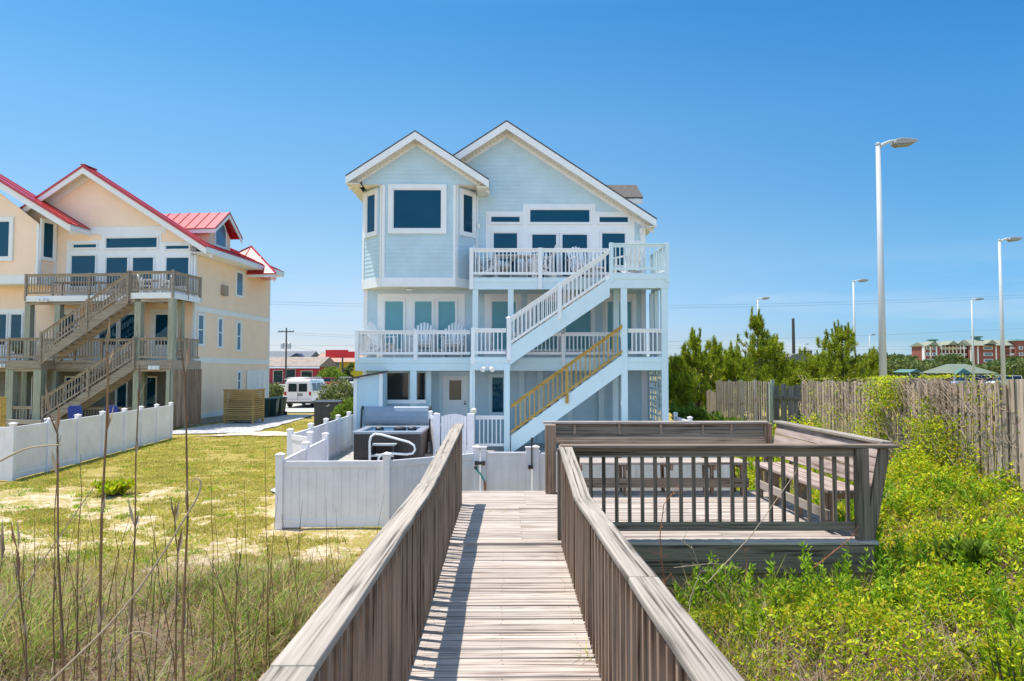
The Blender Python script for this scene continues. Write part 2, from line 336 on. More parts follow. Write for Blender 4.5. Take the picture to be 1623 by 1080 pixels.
M['stalk'] = mat('sea_oat_stalk', (.33, .17, .07), .8, col2=(.09, .05, .022), vscale=9, stretch=(1, 1, .25))
M['tanstalk'] = mat('bleached_stalk', (.40, .31, .20), .8, var=.2, vscale=8)
# ------------------------------------------------------------------ ground
def FX(y): y = np.asarray(y, float); return np.where(y < 19.8, 6.85 + .087 * y, 7.7 + .152 * (y - 20.2))        # line of the old fences
def H(x, y):
    x = np.asarray(x, float); y = np.asarray(y, float)
    r = (.24 * sm(x, .9, 2.2) + .40 * sm(x, 4.4, 6.8)) * (1 - sm(y, 19, 27)) * (1 - sm(x - FX(y), .6, 4))
    r = r * (1 - sm(y, 10.5, 12.5) * (1 - sm(x - (4.6 + .18 * (y - 13)), 0, 1.5)))
    l = .34 * (1 - sm(y, 5.5, 11)) * sm(-x, .9, 2.4)
    n = (fbm(x * .35, y * .35, 5) - .5) * .12 * (1 - sm(np.hypot(x, y), 30, 60))
    return r + l + n * (1 - sm(y, 11, 14) * .6)
def Hf(x, y): return float(H(x, y))
def axis(lo, hi, step, far, k=1.25):
    a = list(np.arange(lo, hi + 1e-6, step)); s = step
    while a[-1] < far: s *= k; a.append(a[-1] + s)
    s = step
    while a[0] > -far: s *= k; a.insert(0, a[0] - s)
    return np.array(a)
gx = axis(-20, 18, .3, 5000); gy = axis(-4, 36, .3, 5000)
GX, GY = np.meshgrid(gx, gy); GZ = H(GX, GY)
verts = np.stack([GX, GY, GZ], -1).reshape(-1, 3); nx, ny = len(gx), len(gy)
ii = (np.arange(ny - 1)[:, None] * nx + np.arange(nx - 1)[None]).ravel()
fc = np.stack([ii, ii + 1, ii + 1 + nx, ii + nx], 1)
me = bpy.data.meshes.new('ground'); me.from_pydata(verts.tolist(), [], fc.tolist()); me.polygons.foreach_set('use_smooth', [True] * len(me.polygons))
soil = sm(GX, .8, 1.6) * sm(FX(GY) + 1.5 - GX, 0, 1) * (1 - sm(GY, 26, 30)) * (1 - sm(GY, 11, 12.5) * (1 - sm(GX - (4.8 + .18 * (GY - 13)), 0, 1)))
soil = np.maximum(soil, (1 - sm(GY, 7.2, 10.2)) * sm(-GX, .2, 1) * .9); soil = np.maximum(soil, (np.abs(GX) < 1.2) * (GY < 12))
beach = 1 - sm(GY, -3.5, -1.5)
sandy = 8*beach + (sm(GY, 8, 9.5) * (1 - sm(GY, 15, 19))) * sm(-GX, 1, 3)
soil = soil * (1 - beach); at = me.attributes.new('soil', 'FLOAT', 'POINT'); at.data.foreach_set('value', soil.ravel().astype(np.float32))
at = me.attributes.new('sandy', 'FLOAT', 'POINT'); at.data.foreach_set('value', sandy.ravel().astype(np.float32))
def groundmat():
    m = bpy.data.materials.new('lawn_and_sand'); m.use_nodes = True; n = m.node_tree; p = n.nodes['Principled BSDF']; L = n.links.new
    tc = n.nodes.new('ShaderNodeTexCoord')
    def nz(s, d=6, r=.6, st=None):
        z = n.nodes.new('ShaderNodeTexNoise'); z.inputs['Scale'].default_value = s; z.inputs['Detail'].default_value = d; z.inputs['Roughness'].default_value = r
        L(tc.outputs['Object'], z.inputs['Vector']); return z.outputs['Fac']
    def ramp(f, a, ca, b, cb):
        r = n.nodes.new('ShaderNodeValToRGB'); r.color_ramp.elements[0].position = a; r.color_ramp.elements[0].color = (*ca, 1); r.color_ramp.elements[1].position = b; r.color_ramp.elements[1].color = (*cb, 1)
        L(f, r.inputs[0]); return r.outputs[0]
    def mix(f, a, b):
        x = n.nodes.new('ShaderNodeMix'); x.data_type = 'RGBA'; L(f, x.inputs[0]); L(a, x.inputs[6]); L(b, x.inputs[7]); return x.outputs[2]
    def mth(op, a, b):
        x = n.nodes.new('ShaderNodeMath'); x.operation = op
        for i, q in enumerate((a, b)):
            if isinstance(q, (int, float)): x.inputs[i].default_value = q
            else: L(q, x.inputs[i])
        return x.outputs[0]
    grass = mix(nz(.45, 5), ramp(nz(6), .3, (.40, .29, .10), .7, (.55, .40, .16)), ramp(nz(9), .3, (.25, .24, .035), .7, (.42, .37, .07)))
    fine = ramp(nz(28, 6, .75), .36, (.45, .45, .45), .62, (1.15, 1.15, 1.15))
    mm = n.nodes.new('ShaderNodeMix'); mm.data_type = 'RGBA'; mm.blend_type = 'MULTIPLY'; mm.inputs[0].default_value = 1; L(grass, mm.inputs[6]); L(fine, mm.inputs[7])
    sand = ramp(nz(14), .3, (.52, .39, .27), .7, (.70, .56, .42))
    a1 = n.nodes.new('ShaderNodeAttribute'); a1.attribute_name = 'sandy'; a2 = n.nodes.new('ShaderNodeAttribute'); a2.attribute_name = 'soil'
    f = mth('ADD', mth('ADD', mth('MULTIPLY', nz(1.3, 8, .75), .80), mth('MULTIPLY', nz(11, 5, .7), .55)), mth('MULTIPLY', a1.outputs['Fac'], .13))
    f = ramp(f,   .765, (0, 0, 0), .89, (1, 1, 1))
    c = mix(f, mm.outputs[2], sand)
    c = mix(a2.outputs['Fac'], c, ramp(nz(20), .3, (.09, .06, .035), .7, (.22, .16, .10)))
    L(c, p.inputs['Base Color']); p.inputs['Roughness'].default_value = .95; p.inputs['Specular IOR Level'].default_value = .1
    b = n.nodes.new('ShaderNodeBump'); b.inputs['Strength'].default_value = .7; b.inputs['Distance'].default_value = .04; L(nz(35, 4), b.inputs['Height']); L(b.outputs[0], p.inputs['Normal'])
    return m
g = link('ground', me, groundmat()); g['kind'] = 'structure'
def patch(name, pts, z, m, rag=.0, n=8):             # flat sheet with a ragged outline
    P = []
    for i, (a, b) in enumerate(zip(pts, pts[1:] + pts[:1])):
        for k in range(n):
            t = k / n; j = (random.uniform(-rag, rag), random.uniform(-rag, rag))
            P.append((a[0] + (b[0] - a[0]) * t + j[0], a[1] + (b[1] - a[1]) * t + j[1]))
    mb = MB(); mb.add([(x, y, z) for x, y in P], [tuple(range(len(P)))]); return struct(name, mb, m)
M['gravel'] = mat('white_gravel', (.62, .60, .58), .95, col2=(.20, .19, .20), vscale=5, bump=.9, bscale=12)
M['sandpath'] = mat('pale_sand', (.60, .50, .39), .95, var=.25, vscale=3, bump=.4, bscale=20)
M['concrete'] = mat('pale_concrete', (.46, .44, .41), .9, var=.15, vscale=2)
M['asphalt'] = mat('asphalt', (.09, .09, .092), .9, var=.2, vscale=1.5)
M['pooldeck'] = mat('concrete_pool_deck', (.42, .40, .37), .85, var=.12, vscale=1.5)
patch('gravel_patch', [(-14.9, 28.6), (-11.0, 29.6), (-10.9, 33), (-11.4, 41), (-13.2, 41), (-14.3, 34.5)], .045, M['gravel'], .12)
patch('sand_strip', [(-12.6, 27.9), (-10.6, 28.3), (-5.7, 27.0), (-5.7, 28.9), (-10.6, 30.0), (-11.6, 29.2)], .049, M['sandpath'], .2)
patch('driveway', [(-19, 42.5), (-10.5, 43.5), (-8, 60), (-8, 78), (-24, 78)], .05, M['concrete'], .1)
patch('pool_patio', [(-5.3, 15.5), (-3.9, 13.6), (4.2, 13.4), (5.5, 22), (5.6, 26), (-5.4, 25.3)], .05, M['pooldeck'], 0, 1)
patch('road', [(-400, 84), (400, 84), (400, 93), (-400, 93)], .055, M['asphalt'], 0, 1)
patch('shop_forecourt', [(-75, 97), (-22, 97), (-22, 122), (-75, 122)], .06, M['concrete'], 0, 1)
patch('car_park', [(12, 96), (180, 96), (180, 135), (12, 135)], .062, M['asphalt'], 0, 1)

# ------------------------------------------------------------------ boardwalk with its two railings
ZF = CAMZ - 2.0; ZP = CAMZ - 1.885
bw = thing('boardwalk', 'weathered grey boardwalk with handrails leading from the foreground to the white gate', 'boardwalk', (0, 3, 0))
def zfl(y): return ZF + .085 * float(np.clip((y-2.0)/5.5, -.3, 1))
def boards_x(x0, x1, y0, y1, z, wd=.140, gap=.008, jit=.02, split=None):
    mb = MB(); y = y0
    while y < y1 - .02:
        yy = min(y + wd, y1); a = x0 + random.uniform(-jit, jit); b = x1 + random.uniform(-jit, jit); dz = random.uniform(-.004, .004) + (zfl(yy)-ZF if z == ZF else 0)
        t = random.uniform(-.006, .006)
        cuts = [a, b] if split is None else [a, split(y), b]
        for c0, c1 in zip(cuts, cuts[1:]):
            w_ = yy - y - gap
            mb.add([(c0, y, z-.035+dz), (c1-.002, y+t, z-.035+dz), (c1-.002, y+t+w_, z-.035+dz), (c0, y+w_, z-.035+dz),
                    (c0, y, z+dz), (c1-.002, y+t, z+dz), (c1-.002, y+t+w_, z+dz), (c0, y+w_, z+dz)],
                   [(0,3,2,1),(4,5,6,7),(0,1,5,4),(1,2,6,5),(2,3,7,6),(3,0,4,7)])
        y += wd
    return mb
part('deck_boards', boards_x(-.72, .70, -2.0, 7.52, ZF, split=None), M['wood_x'], bw, True, bevel=.004)
mb = MB()
for x in (-.66, 0, .62): mb.vbeam((x, -2, zfl(-2)-.13), (x, 7.5, zfl(7.5)-.13), .04, .17)
part('joist', mb, M['wood_y'], bw, True)
mb = MB()                                             # nail heads
for k in range(68):
    for x in (-.55, -.03, .52):
        for o in (.035, .1):
            mb.lathe((x + random.uniform(-.012, .012), -2 + k * .14 + o, zfl(-2 + k * .14) + .003), [(.0045, 0), (.004, .0012)], 6)
part('nails', mb, M['darkpole'], bw, True)
def zl(y): return CAMZ - float(np.interp(y, [-2, 2.05, 5.85, 9.7], [.93, .93, .973, .775]))
def zr(y): return CAMZ - float(np.interp(y, [-2, 2.06, 5.87, 7.52], [.93, .94, 1.09, .845]))
def cap(xc, segs, zf, wd=.145, th=.04):
    mb = MB()
    for a, b in segs:
        n = max(2, int((b - a) / .35)); ys = [a + (b - a - .006) * i / n for i in range(n + 1)]; o = len(mb.v); w0 = [random.uniform(-.003, .003) for _ in ys]
        for y, j in zip(ys, w0):
            z = zf(y)
            for dx, dz in ((-wd/2, -th), (wd/2, -th), (wd/2, 0), (-wd/2, 0)): mb.v.append((xc + dx + j, y, z + dz))
        for i in range(n):
            for k in range(4): mb.f.append((o+i*4+k, o+i*4+(k+1)%4, o+(i+1)*4+(k+1)%4, o+(i+1)*4+k))
        mb.f.append((o+3, o+2, o+1, o)); q = o+n*4; mb.f.append((q, q+1, q+2, q+3))
    return mb
def rail_side(side):
    if side < 0: xc, zf, segs, y1, pys = -.672, zl, [(-2, 2.2), (2.2, 5.86), (5.86, 9.72)], 9.7, [-1, 2.2, 4.0, 5.79, 7.7, 9.6]
    else: xc, zf, segs, y1, pys = .655, zr, [(-2, 3.3), (3.3, 5.86), (5.86, 7.62)], 7.5, [-1, 1.9, 4.1, 5.9]
    ra = thing('railing', 'x', 'x', (0, 0, 0)); del ra['label']; del ra['category']; ra.parent = bw; ra.location = (-bw.location.x, -bw.location.y, 0)
    part('handrail', cap(xc, segs, zf), M['wood_y'], ra, False, bevel=.009)
    mb = MB()
    for a, b in segs: mb.vbeam((xc - side*.005, a, zf(a)-.087), (xc - side*.005, b-.005, zf(b)-.087), .036, .088)
    part('top_rail', mb, M['wood_y'], ra, False, bevel=.004)
    mb = MB(); mb.vbeam((xc - side*.005, -2, ZF+.05), (xc - side*.005, 2, ZF+.10), .036, .088); mb.vbeam((xc - side*.005, 2.002, ZF+.10), (xc - side*.005, y1, ZF+.20), .036, .088); part('bottom_rail', mb, M['wood_y'], ra, False, bevel=.004)
    for y in pys:
        mb = MB(); mb.box(xc+side*.02, xc+side*.108, y-.045, y+.045, Hf(xc, y)-.3, zf(y)-.043); part('post', mb, M['wood_z'], ra, False, bevel=.005)
    y = 1.25
    while y < y1 - .05:
        mb = MB(); t = random.uniform(-.004, .004); x = xc - side*.045
        mb.beam((x, y, zfl(y)+.02), (x+t, y+t, zf(y)-.045), .038, .038, (0, 1, 0)); part('baluster', mb, M['wood_z'], ra, False, bevel=.003)
        y += .145
rail_side(-1); rail_side(1)

# ------------------------------------------------------------------ viewing deck with benches
dk = thing('viewing_deck', 'square weathered timber deck with built-in benches and slatted front railing, right of the boardwalk', 'deck', (1.8, 9, 0))
part('deck_boards', boards_x(-.72, 4.06, 7.48, 10.66, ZP, split=lambda y: (.18 if y < 9.4 else .28) if int(y * 7) % 2 else 2.45), M['wood_x'], dk, True, bevel=.004)
mb = MB(); mb.box(.75, 4.02, 7.50, 7.54, ZP-.34, ZP-.04); mb.box(.75, 4.02, 7.52, 7.56, ZP-.62, ZP-.345)
part('rim_joist', mb, M['rail_x'], dk, True, bevel=.004)
mb = MB(); mb.box(-.72, .70, 7.50, 7.54, ZP-.40, ZP-.037); part('riser_board', mb, M['wood_x'], dk, True, bevel=.003)
mb = MB(); mb.box(3.98, 4.02, 7.58, 10.6, ZP-.5, ZP-.04); mb.box(-.7, 3.97, 10.58, 10.62, ZP-.5, ZP-.04); mb.box(-.7, -.66, 7.6, 10.5, ZP-.3, ZP-.04)
part('side_joist', mb, M['rail_x'], dk, True)
zt = CAMZ - .838; yr = 7.60
mb = MB(); mb.box(.60, 4.33, yr-.075, yr+.075, zt-.038, zt); part('handrail', mb, M['rail_x'], dk, True, bevel=.007)
mb = MB(); mb.box(.66, 3.86, yr-.02, yr+.018, zt-.135, zt-.042); part('top_rail', mb, M['rail_x'], dk, True, bevel=.004)
mb = MB(); mb.box(.66, 3.86, yr-.02, yr+.018, ZP+.10, ZP+.195); part('bottom_rail', mb, M['rail_x'], dk, True, bevel=.004)
for k in range(22):
    x = .80 + k * .1432
    if x > 3.85: break
    mb = MB(); mb.box(x-.019, x+.019, yr+.02, yr+.058, ZP+.10, zt-.045); part('baluster', mb, M['shade_z'], dk, True, bevel=.003)
mb = MB(); mb.box(3.865, 4.0, yr-.07, yr+.02, ZP-.05, zt-.04); part('post', mb, M['shade_z'], dk, True, bevel=.006)
mb = MB(); mb.beam((4.00, yr-.01, ZP-.04), (4.20, yr-.01, zt-.045), .12, .045, (0, 1, 0)); mb.v = [(x, y, z) for x, y, z in mb.v]; part('post', mb, M['shade_z'], dk, True, bevel=.004)
mb = MB(); mb.box(.57, .665, yr-.03, yr+.06, ZP-.45, zt-.045); part('post', mb, M['shade_z'], dk, True, bevel=.005)
# right bench
sz = CAMZ - 1.38
for k, x in enumerate((3.66, 3.815, 3.97)):
    mb = MB(); mb.box(x, x+.145, 7.80, 10.15, sz-.038+random.uniform(0, .002), sz+.001*k); part('seat_board', mb, M['bench_wood'], dk, True, bevel=.005)
def lean(x0, z0, x1, z1, y0, y1, th=.036):
    mb = MB(); d = Vector((x1-x0, 0, z1-z0)).normalized(); n_ = Vector((d.z, 0, -d.x)) * th
    mb.prism([(x0, z0), (x1, z1), (x1+n_.x, z1+n_.z), (x0+n_.x, z0+n_.z)], 'y', y0, y1); return mb
zb0, zb1 = sz+.05, CAMZ-.855
for k in range(3):
    a, b = k/3+.008, (k+1)/3-.008
    part('back_board', lean(4.10+.16*a, zb0+(zb1-zb0)*a, 4.10+.16*b, zb0+(zb1-zb0)*b, 7.68, 10.72), M['bench_wood'], dk, True, bevel=.004)
mb = MB(); mb.box(4.215, 4.345, 7.68, 10.78, CAMZ-.850, CAMZ-.814); part('back_cap', mb, M['wood_y'], dk, True, bevel=.006)
for y in (7.95, 8.75, 9.5, 10.1):
    mb = MB(); mb.box(3.70, 3.79, y, y+.04, ZP, sz-.04); mb.box(3.80, 4.08, y, y+.038, sz-.13, sz-.041); part('bench_leg', mb, M['wood_z'], dk, True, bevel=.004)
    mb = MB(); mb.prism([(4.03, ZP-.3), (4.12, ZP-.3), (4.32, CAMZ-.853), (4.295, CAMZ-.853)], 'y', y, y+.04); part('bench_brace', mb, M['wood_z'], dk, True, bevel=.004)
mb = MB(); mb.box(3.665, 3.70, 7.83, 10.1, ZP+.16, ZP+.27); part('stretcher', mb, M['wood_y'], dk, True, bevel=.004)
# back bench
for k, y in enumerate((10.14, 10.29, 10.44)):
    mb = MB(); mb.box(.80, 3.60, y, y+.143, sz-.038, sz+.001*k); part('seat_board', mb, M['wood_x'], dk, True, bevel=.005)
zc0, zc1 = CAMZ - 1.16, CAMZ - .855
for k in range(2):
    a, b = k/2+.012, (k+1)/2-.01
    mb = MB(); mb.prism([(10.60+.12*a, zc0+(zc1-zc0)*a), (10.60+.12*b, zc0+(zc1-zc0)*b), (10.637+.12*b, zc0+(zc1-zc0)*b-.01), (10.637+.12*a, zc0+(zc1-zc0)*a-.01)], 'x', .74, 4.02)
    part('back_board', mb, M['rail_x'], dk, True, bevel=.004)
mb = MB(); mb.box(.58, 4.10, 10.66, 10.80, CAMZ-.852, CAMZ-.82); part('back_cap', mb, M['wood_x'], dk, True, bevel=.005)
mb = MB(); mb.box(.60, .76, 10.40, 10.58, ZP, CAMZ-.853); part('post', mb, M['wood_z'], dk, True, bevel=.006)
mb = MB(); mb.box(4.05, 4.17, 10.70, 10.79, ZP-.4, CAMZ-.855); part('post', mb, M['wood_z'], dk, True, bevel=.005)
for x in (1.05, 1.75, 2.4, 3.05, 3.5):
    mb = MB(); mb.box(x, x+.04, 10.19, 10.28, ZP, sz-.04); mb.box(x+.045, x+.083, 10.18, 10.6, sz-.13, sz-.041); part('bench_leg', mb, M['wood_z'], dk, True, bevel=.004)
    mb = MB(); mb.prism([(10.50, ZP-.3), (10.60, ZP-.3), (10.77, CAMZ-.855), (10.68, CAMZ-.855)], 'x', x, x+.04); part('bench_brace', mb, M['wood_z'], dk, True, bevel=.004)
mb = MB(); mb.box(.85, 3.6, 10.15, 10.187, ZP+.13, ZP+.27); part('stretcher', mb, M['rail_x'], dk, True, bevel=.004)
mb = MB()
for a, b, c in ((.8, 7.9, 3.2), (2.4, 7.9, 3.2)):
    pass
for x in (.9, 2.4, 3.7):
    for y in (7.7, 9.2, 10.4): mb.box(x-.07, x+.07, y-.07, y+.07, -.3, ZP-.3)
part('footing_post', mb, M['wood_z'], dk, True)

# ------------------------------------------------------------------ white vinyl fences
def vfence(name, label, pts, zt_, group=None, z0f=lambda x, y: Hf(x, y), pw=.125, postz=.10, posts_at=None, cat='fence'):
    f = thing(name, label, cat, (pts[0][0], pts[0][1], 0), 0, group)
    for i, (x, y) in enumerate(pts):
        z = zt_ if not hasattr(zt_, '__len__') else zt_[i]; zb = z0f(x, y) - .05
        mb = MB(); mb.box(x-pw/2, x+pw/2, y-pw/2, y+pw/2, zb, z+postz)
        p = part('post', mb, M['vinyl'], f, True, bevel=.006)
        c = MB(); e = pw/2+.012; c.box(x-e, x+e, y-e, y+e, z+postz, z+postz+.022)
        c.add([(x-e,y-e,z+postz+.022),(x+e,y-e,z+postz+.022),(x+e,y+e,z+postz+.022),(x-e,y+e,z+postz+.022),(x,y,z+postz+.055)], [(0,1,4),(1,2,4),(2,3,4),(3,0,4)])
        part('post_cap', c, M['vinyl'], p, True)
    for i in range(len(pts)-1):
        a = Vector((*pts[i], 0)); b = Vector((*pts[i+1], 0)); d = (b-a).normalized(); a2 = a + d*(pw/2-.01); b2 = b - d*(pw/2-.01)
        za = zt_ if not hasattr(zt_, '__len__') else zt_[i]; zb_ = zt_ if not hasattr(zt_, '__len__') else zt_[i+1]
        ga = z0f(*pts[i])+.03; gb = z0f(*pts[i+1])+.03
        mb = MB(); L_ = (b2-a2).length; n = max(1, round(L_/.145))
        for k in range(n):                              # tongue and groove boards
            p = a2 + d*(L_*k/n+.003); q = a2 + d*(L_*(k+1)/n-.003); t0, t1 = k/n, (k+1)/n
            for P_, Q_ in ((p, q),):
                hN = Vector((-d.y, d.x, 0))*.011
                zz = [ga+(gb-ga)*t0+.1, ga+(gb-ga)*t1+.1, za+(zb_-za)*t1-.08, za+(zb_-za)*t0-.08]
                vs = [(*(P_-hN).xy, zz[0]), (*(Q_-hN).xy, zz[1]), (*(Q_-hN).xy, zz[2]), (*(P_-hN).xy, zz[3]), (*(P_+hN).xy, zz[0]), (*(Q_+hN).xy, zz[1]), (*(Q_+hN).xy, zz[2]), (*(P_+hN).xy, zz[3])]
                mb.add(vs, [(0,1,2,3),(7,6,5,4),(0,4,5,1),(1,5,6,2),(2,6,7,3),(3,7,4,0)])
        mb.vbeam((a2.x, a2.y, (ga+za)/2), (b2.x, b2.y, (gb+zb_)/2), .008, abs(za-ga)-.15)
        part('panel', mb, M['vinyl'], f, True)
        mb = MB(); mb.vbeam((a2.x, a2.y, za-.06), (b2.x, b2.y, zb_-.06), .05, .12); part('rail', mb, M['vinyl'], f, True, bevel=.004); mb = MB(); mb.vbeam((a2.x, a2.y, ga+.07), (b2.x, b2.y, gb+.07), .05, .14)
        part('rail', mb, M['vinyl'], f, True, bevel=.004)
    return f
ZW = CAMZ - 1.575
pf = (-3.93, 12.0); gl = (UX(755, 13.1, 720), 13.1); gr_ = (UX(849, 13.1, 720), 13.1)
vfence('vinyl_fence', 'white vinyl panel fence around the hot tub yard, left of the boardwalk', [(-4.15, 15.8), (-4.04, 13.9), pf, (UX(613, 12.05, 727), 12.05), gl], ZW-.03)
vfence('vinyl_fence', 'white vinyl fence behind the viewing deck, turning back beside the blue house', [gr_, (2.4, 13.1), (4.25, 13.1), (4.6, 15), (4.95, 17), (5.3, 19), (5.65, 21), (5.75, 23.2)], ZW-.03)
lf = vfence('vinyl_fence', 'long white vinyl fence running back beside the lawn to the aqua shower stall', [(-4.6, 16.15), (-5.3, 16.9), (-5.28, 18.6), (-5.34, 20.4), (-5.38, 22), (-5.4, 23.6), (-5.35, 24.6)], ZW-.03)
mb = MB(); mb.box(-5.315, -5.31, 18.95, 19.5, .86, .98); s_ = part('notice', mb, M['charcoal'], lf, True)
mb = MB(); mb.box(-5.307, -5.303, 19.3, 19.5, .9, 1.0); part('notice_emblem', mb, M['redroof'], s_, True)
def gate():
    g0 = thing('vinyl_gate', 'white vinyl gate with black latch and hinge at the end of the boardwalk', 'gate', (gl[0]+.2, 13.1, 0))
    x0, x1 = gl[0]+.09, gr_[0]-.09
    for x in (x0+.045, x1-.045):
        mb = MB(); mb.box(x-.055, x+.055, 13.05, 13.15, .08, ZW+.07); p = part('stile', mb, M['vinyl'], g0, True, bevel=.005)
        mb = MB(); mb.box(x-.065, x+.065, 13.04, 13.16, ZW+.07, ZW+.09); part('stile_cap', mb, M['vinyl'], p, True)
    mb = MB(); n = 5; W_ = (x1-x0-.2)/n
    for k in range(n): mb.box(x0+.1+k*W_+.003, x0+.1+(k+1)*W_-.003, 13.085, 13.107, .15, ZW-.05)
    mb.box(x0+.1, x1-.1, 13.092, 13.1, .15, ZW-.06); part('panel', mb, M['vinyl'], g0, True)
    mb = MB(); mb.box(x0+.1, x1-.1, 13.07, 13.13, ZW-.06, ZW-.01); mb.box(x0+.1, x1-.1, 13.07, 13.13, .1, .2); part('rail', mb, M['vinyl'], g0, True, bevel=.004)
    c = U(761, 734, 13.04); mb = MB(); mb.box(c.x-.09, c.x+.09, 13.02, 13.04, c.z-.03, c.z+.03); mb.box(c.x-.1, c.x-.06, 13.0, 13.03, c.z-.04, c.z+.04); mb.box(c.x+.05, c.x+.09, 13.0, 13.03, c.z-.04, c.z+.04)
    mb.tube([(c.x-.06, 12.99, c.z), (c.x+.07, 12.99, c.z)], .012); part('hinge', mb, M['black'], g0, True)
    c0 = U(843, 698, 13.0); c1 = U(843, 742, 13.0)
    mb = MB(); mb.tube([c0, c1], .014); mb.lathe((c0.x, c0.y, c0.z), [(.022, -.03), (.026, 0), (.018, .05)], 8); mb.box(c1.x-.07, c1.x+.02, 13.0, 13.03, c1.z-.02, c1.z+.05); part('latch', mb, M['black'], g0, True)
    return g0
gate()
a = U(754, 743, 12.96); b = U(768, 762, 12.96); c = U(769, 779, 12.96)
mb = MB(); mb.tube([a, (a+b)/2+Vector((0, 0, .02)), b], [.024, .016, .02]); hz = part('hose_nozzle', mb, M['hose'], None); tag(hz, 'teal spray nozzle hanging on the white gate post', 'hose nozzle')
mb = MB(); mb.tube([b+Vector((.0, 0, 0)), (b+c)/2, c], [.018, .022, .016]); part('rusty_clip', mb, M['rust'], hz)
mb = MB(); mb.tube([a+Vector((-.03, -.01, .02)), a+Vector((.03, -.01, .03))], .03); part('handle', mb, M['black'], hz)
# ------------------------------------------------------------------ helpers for timber houses
def clip_h(poly, z0, z1):                            # clip polygon [(u,z)] to z0<=z<=z1
    def half(P, zc, keep_above):
        out = []
        for i in range(len(P)):
            a, b = P[i], P[(i+1) % len(P)]; ia = (a[1] >= zc) == keep_above or a[1] == zc; ib = (b[1] >= zc) == keep_above or b[1] == zc
            if ia: out.append(a)
            if ia != ib and a[1] != b[1]:
                t = (zc-a[1])/(b[1]-a[1]); out.append((a[0]+(b[0]-a[0])*t, zc))
        return out
    P = half(poly, z0, True)
    return half(P, z1, False) if len(P) > 2 else []
def lap(mb, O, u, n_, poly, ex=.15, t=.009):         # lap siding on a vertical plane
    O = Vector(O); u = Vector(u).normalized(); n_ = Vector(n_).normalized()
    z0 = min(p[1] for p in poly); z1 = max(p[1] for p in poly); z = math.floor(z0/ex)*ex
    P3 = lambda a, b, c: O + u*a + n_*c + Vector((0, 0, b))
    mb.add([P3(a, b, -.02) for a, b in poly], [tuple(range(len(poly)))])
    while z < z1:
        P = clip_h(poly, z, z+ex)
        if len(P) > 2:
            mb.add([P3(a, b, .002 + t*(1-(b-z)/ex)) for a, b in P], [tuple(range(len(P)))])
            bot = [p for p in P if abs(p[1]-max(z, z0)) < 1e-5]
            if len(bot) >= 2:
                a0 = min(p[0] for p in bot); a1 = max(p[0] for p in bot); zb = bot[0][1]
                mb.add([P3(a0, zb, -.005), P3(a1, zb, -.005), P3(a1, zb, .002+t), P3(a0, zb, .002+t)], [(0, 1, 2, 3)])
        z += ex
def frm(mb, O, u, n_, a0, a1, z0, z1, w_, d0, d1):   # picture-frame trim on a plane
    O = Vector(O); u = Vector(u); n_ = Vector(n_)
    def bx(a, b, c, d):
        vs = [O+u*x+n_*y+Vector((0, 0, z)) for z in (c, d) for x, y in ((a, d0), (b, d0), (b, d1), (a, d1))]
        mb.add(vs, [(0,3,2,1),(4,5,6,7),(0,1,5,4),(1,2,6,5),(2,3,7,6),(3,0,4,7)])
    bx(a0-w_, a0, z0-w_, z1+w_); bx(a1, a1+w_, z0-w_, z1+w_); bx(a0, a1, z1, z1+w_); bx(a0, a1, z0-w_, z0)
def pbox(mb, O, u, n_, a, b, c, d, y0, y1):
    O = Vector(O); u = Vector(u); n_ = Vector(n_)
    vs = [O+u*x+n_*y+Vector((0, 0, z)) for z in (c, d) for x, y in ((a, y0), (b, y0), (b, y1), (a, y1))]
    mb.add(vs, [(0,3,2,1),(4,5,6,7),(0,1,5,4),(1,2,6,5),(2,3,7,6),(3,0,4,7)])
def window(parent, O, u, n_, a0, a1, z0, z1, w_=.09, curtain=0, trim=None, kind='window', glass=None, mull=(), world=True, proud=.05, face=.035):
    O = Vector(O); u = Vector(u); n_ = Vector(n_)
    mb = MB(); frm(mb, O, u, n_, a0, a1, z0, z1, w_, face-.03, face+proud)
    frm(mb, O, u, n_, a0+.035, a1-.035, z0+.035, z1-.035, .035, face-.02, face+.025)
    for kind_, v in mull:
        if kind_ == 'h': pbox(mb, O, u, n_, a0, a1, v-.025, v+.025, face-.02, face+.028)
        else: pbox(mb, O, u, n_, v-.03, v+.03, z0, z1, face-.02, face+.028)
    f = part(kind, mb, trim or M['white'], parent, world, bevel=.004)
    base = Vector((0, 0, 0)) if not world else Vector((0, 0, 0))
    g_ = MB(); q = [O+u*a+n_*(face+.008)+Vector((0, 0, z)) for a, z in ((a0, z0), (a1, z0), (a1, z1), (a0, z1))]; g_.add(q, [(0,1,2,3)])
    part('pane', g_, M['glass_see'] if curtain else (glass or M['glass']), f, world)
    if curtain:
        c = MB(); n = max(6, int((a1-a0)/.045)); lo, hi = (a0+.01, a1-.01) if curtain == 1 else ((a0+.01, a0+(a1-a0)*.55) if curtain == 2 else (a0+(a1-a0)*.4, a1-.01))
        for k in range(n):
            x0 = lo+(hi-lo)*k/n; x1 = lo+(hi-lo)*(k+1)/n; d0 = face-.01-(k % 2)*.012; d1 = face-.01-((k+1) % 2)*.012
            c.add([O+u*x0+n_*d0+Vector((0,0,z0+.02)), O+u*x1+n_*d1+Vector((0,0,z0+.02)), O+u*x1+n_*d1+Vector((0,0,z1-.02)), O+u*x0+n_*d0+Vector((0,0,z1-.02))], [(0,1,2,3)])
        part('curtain', c, M['curtain'], f, world)
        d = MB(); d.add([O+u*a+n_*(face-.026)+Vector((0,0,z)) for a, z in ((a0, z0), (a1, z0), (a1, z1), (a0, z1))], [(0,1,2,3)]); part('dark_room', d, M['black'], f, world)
    return f
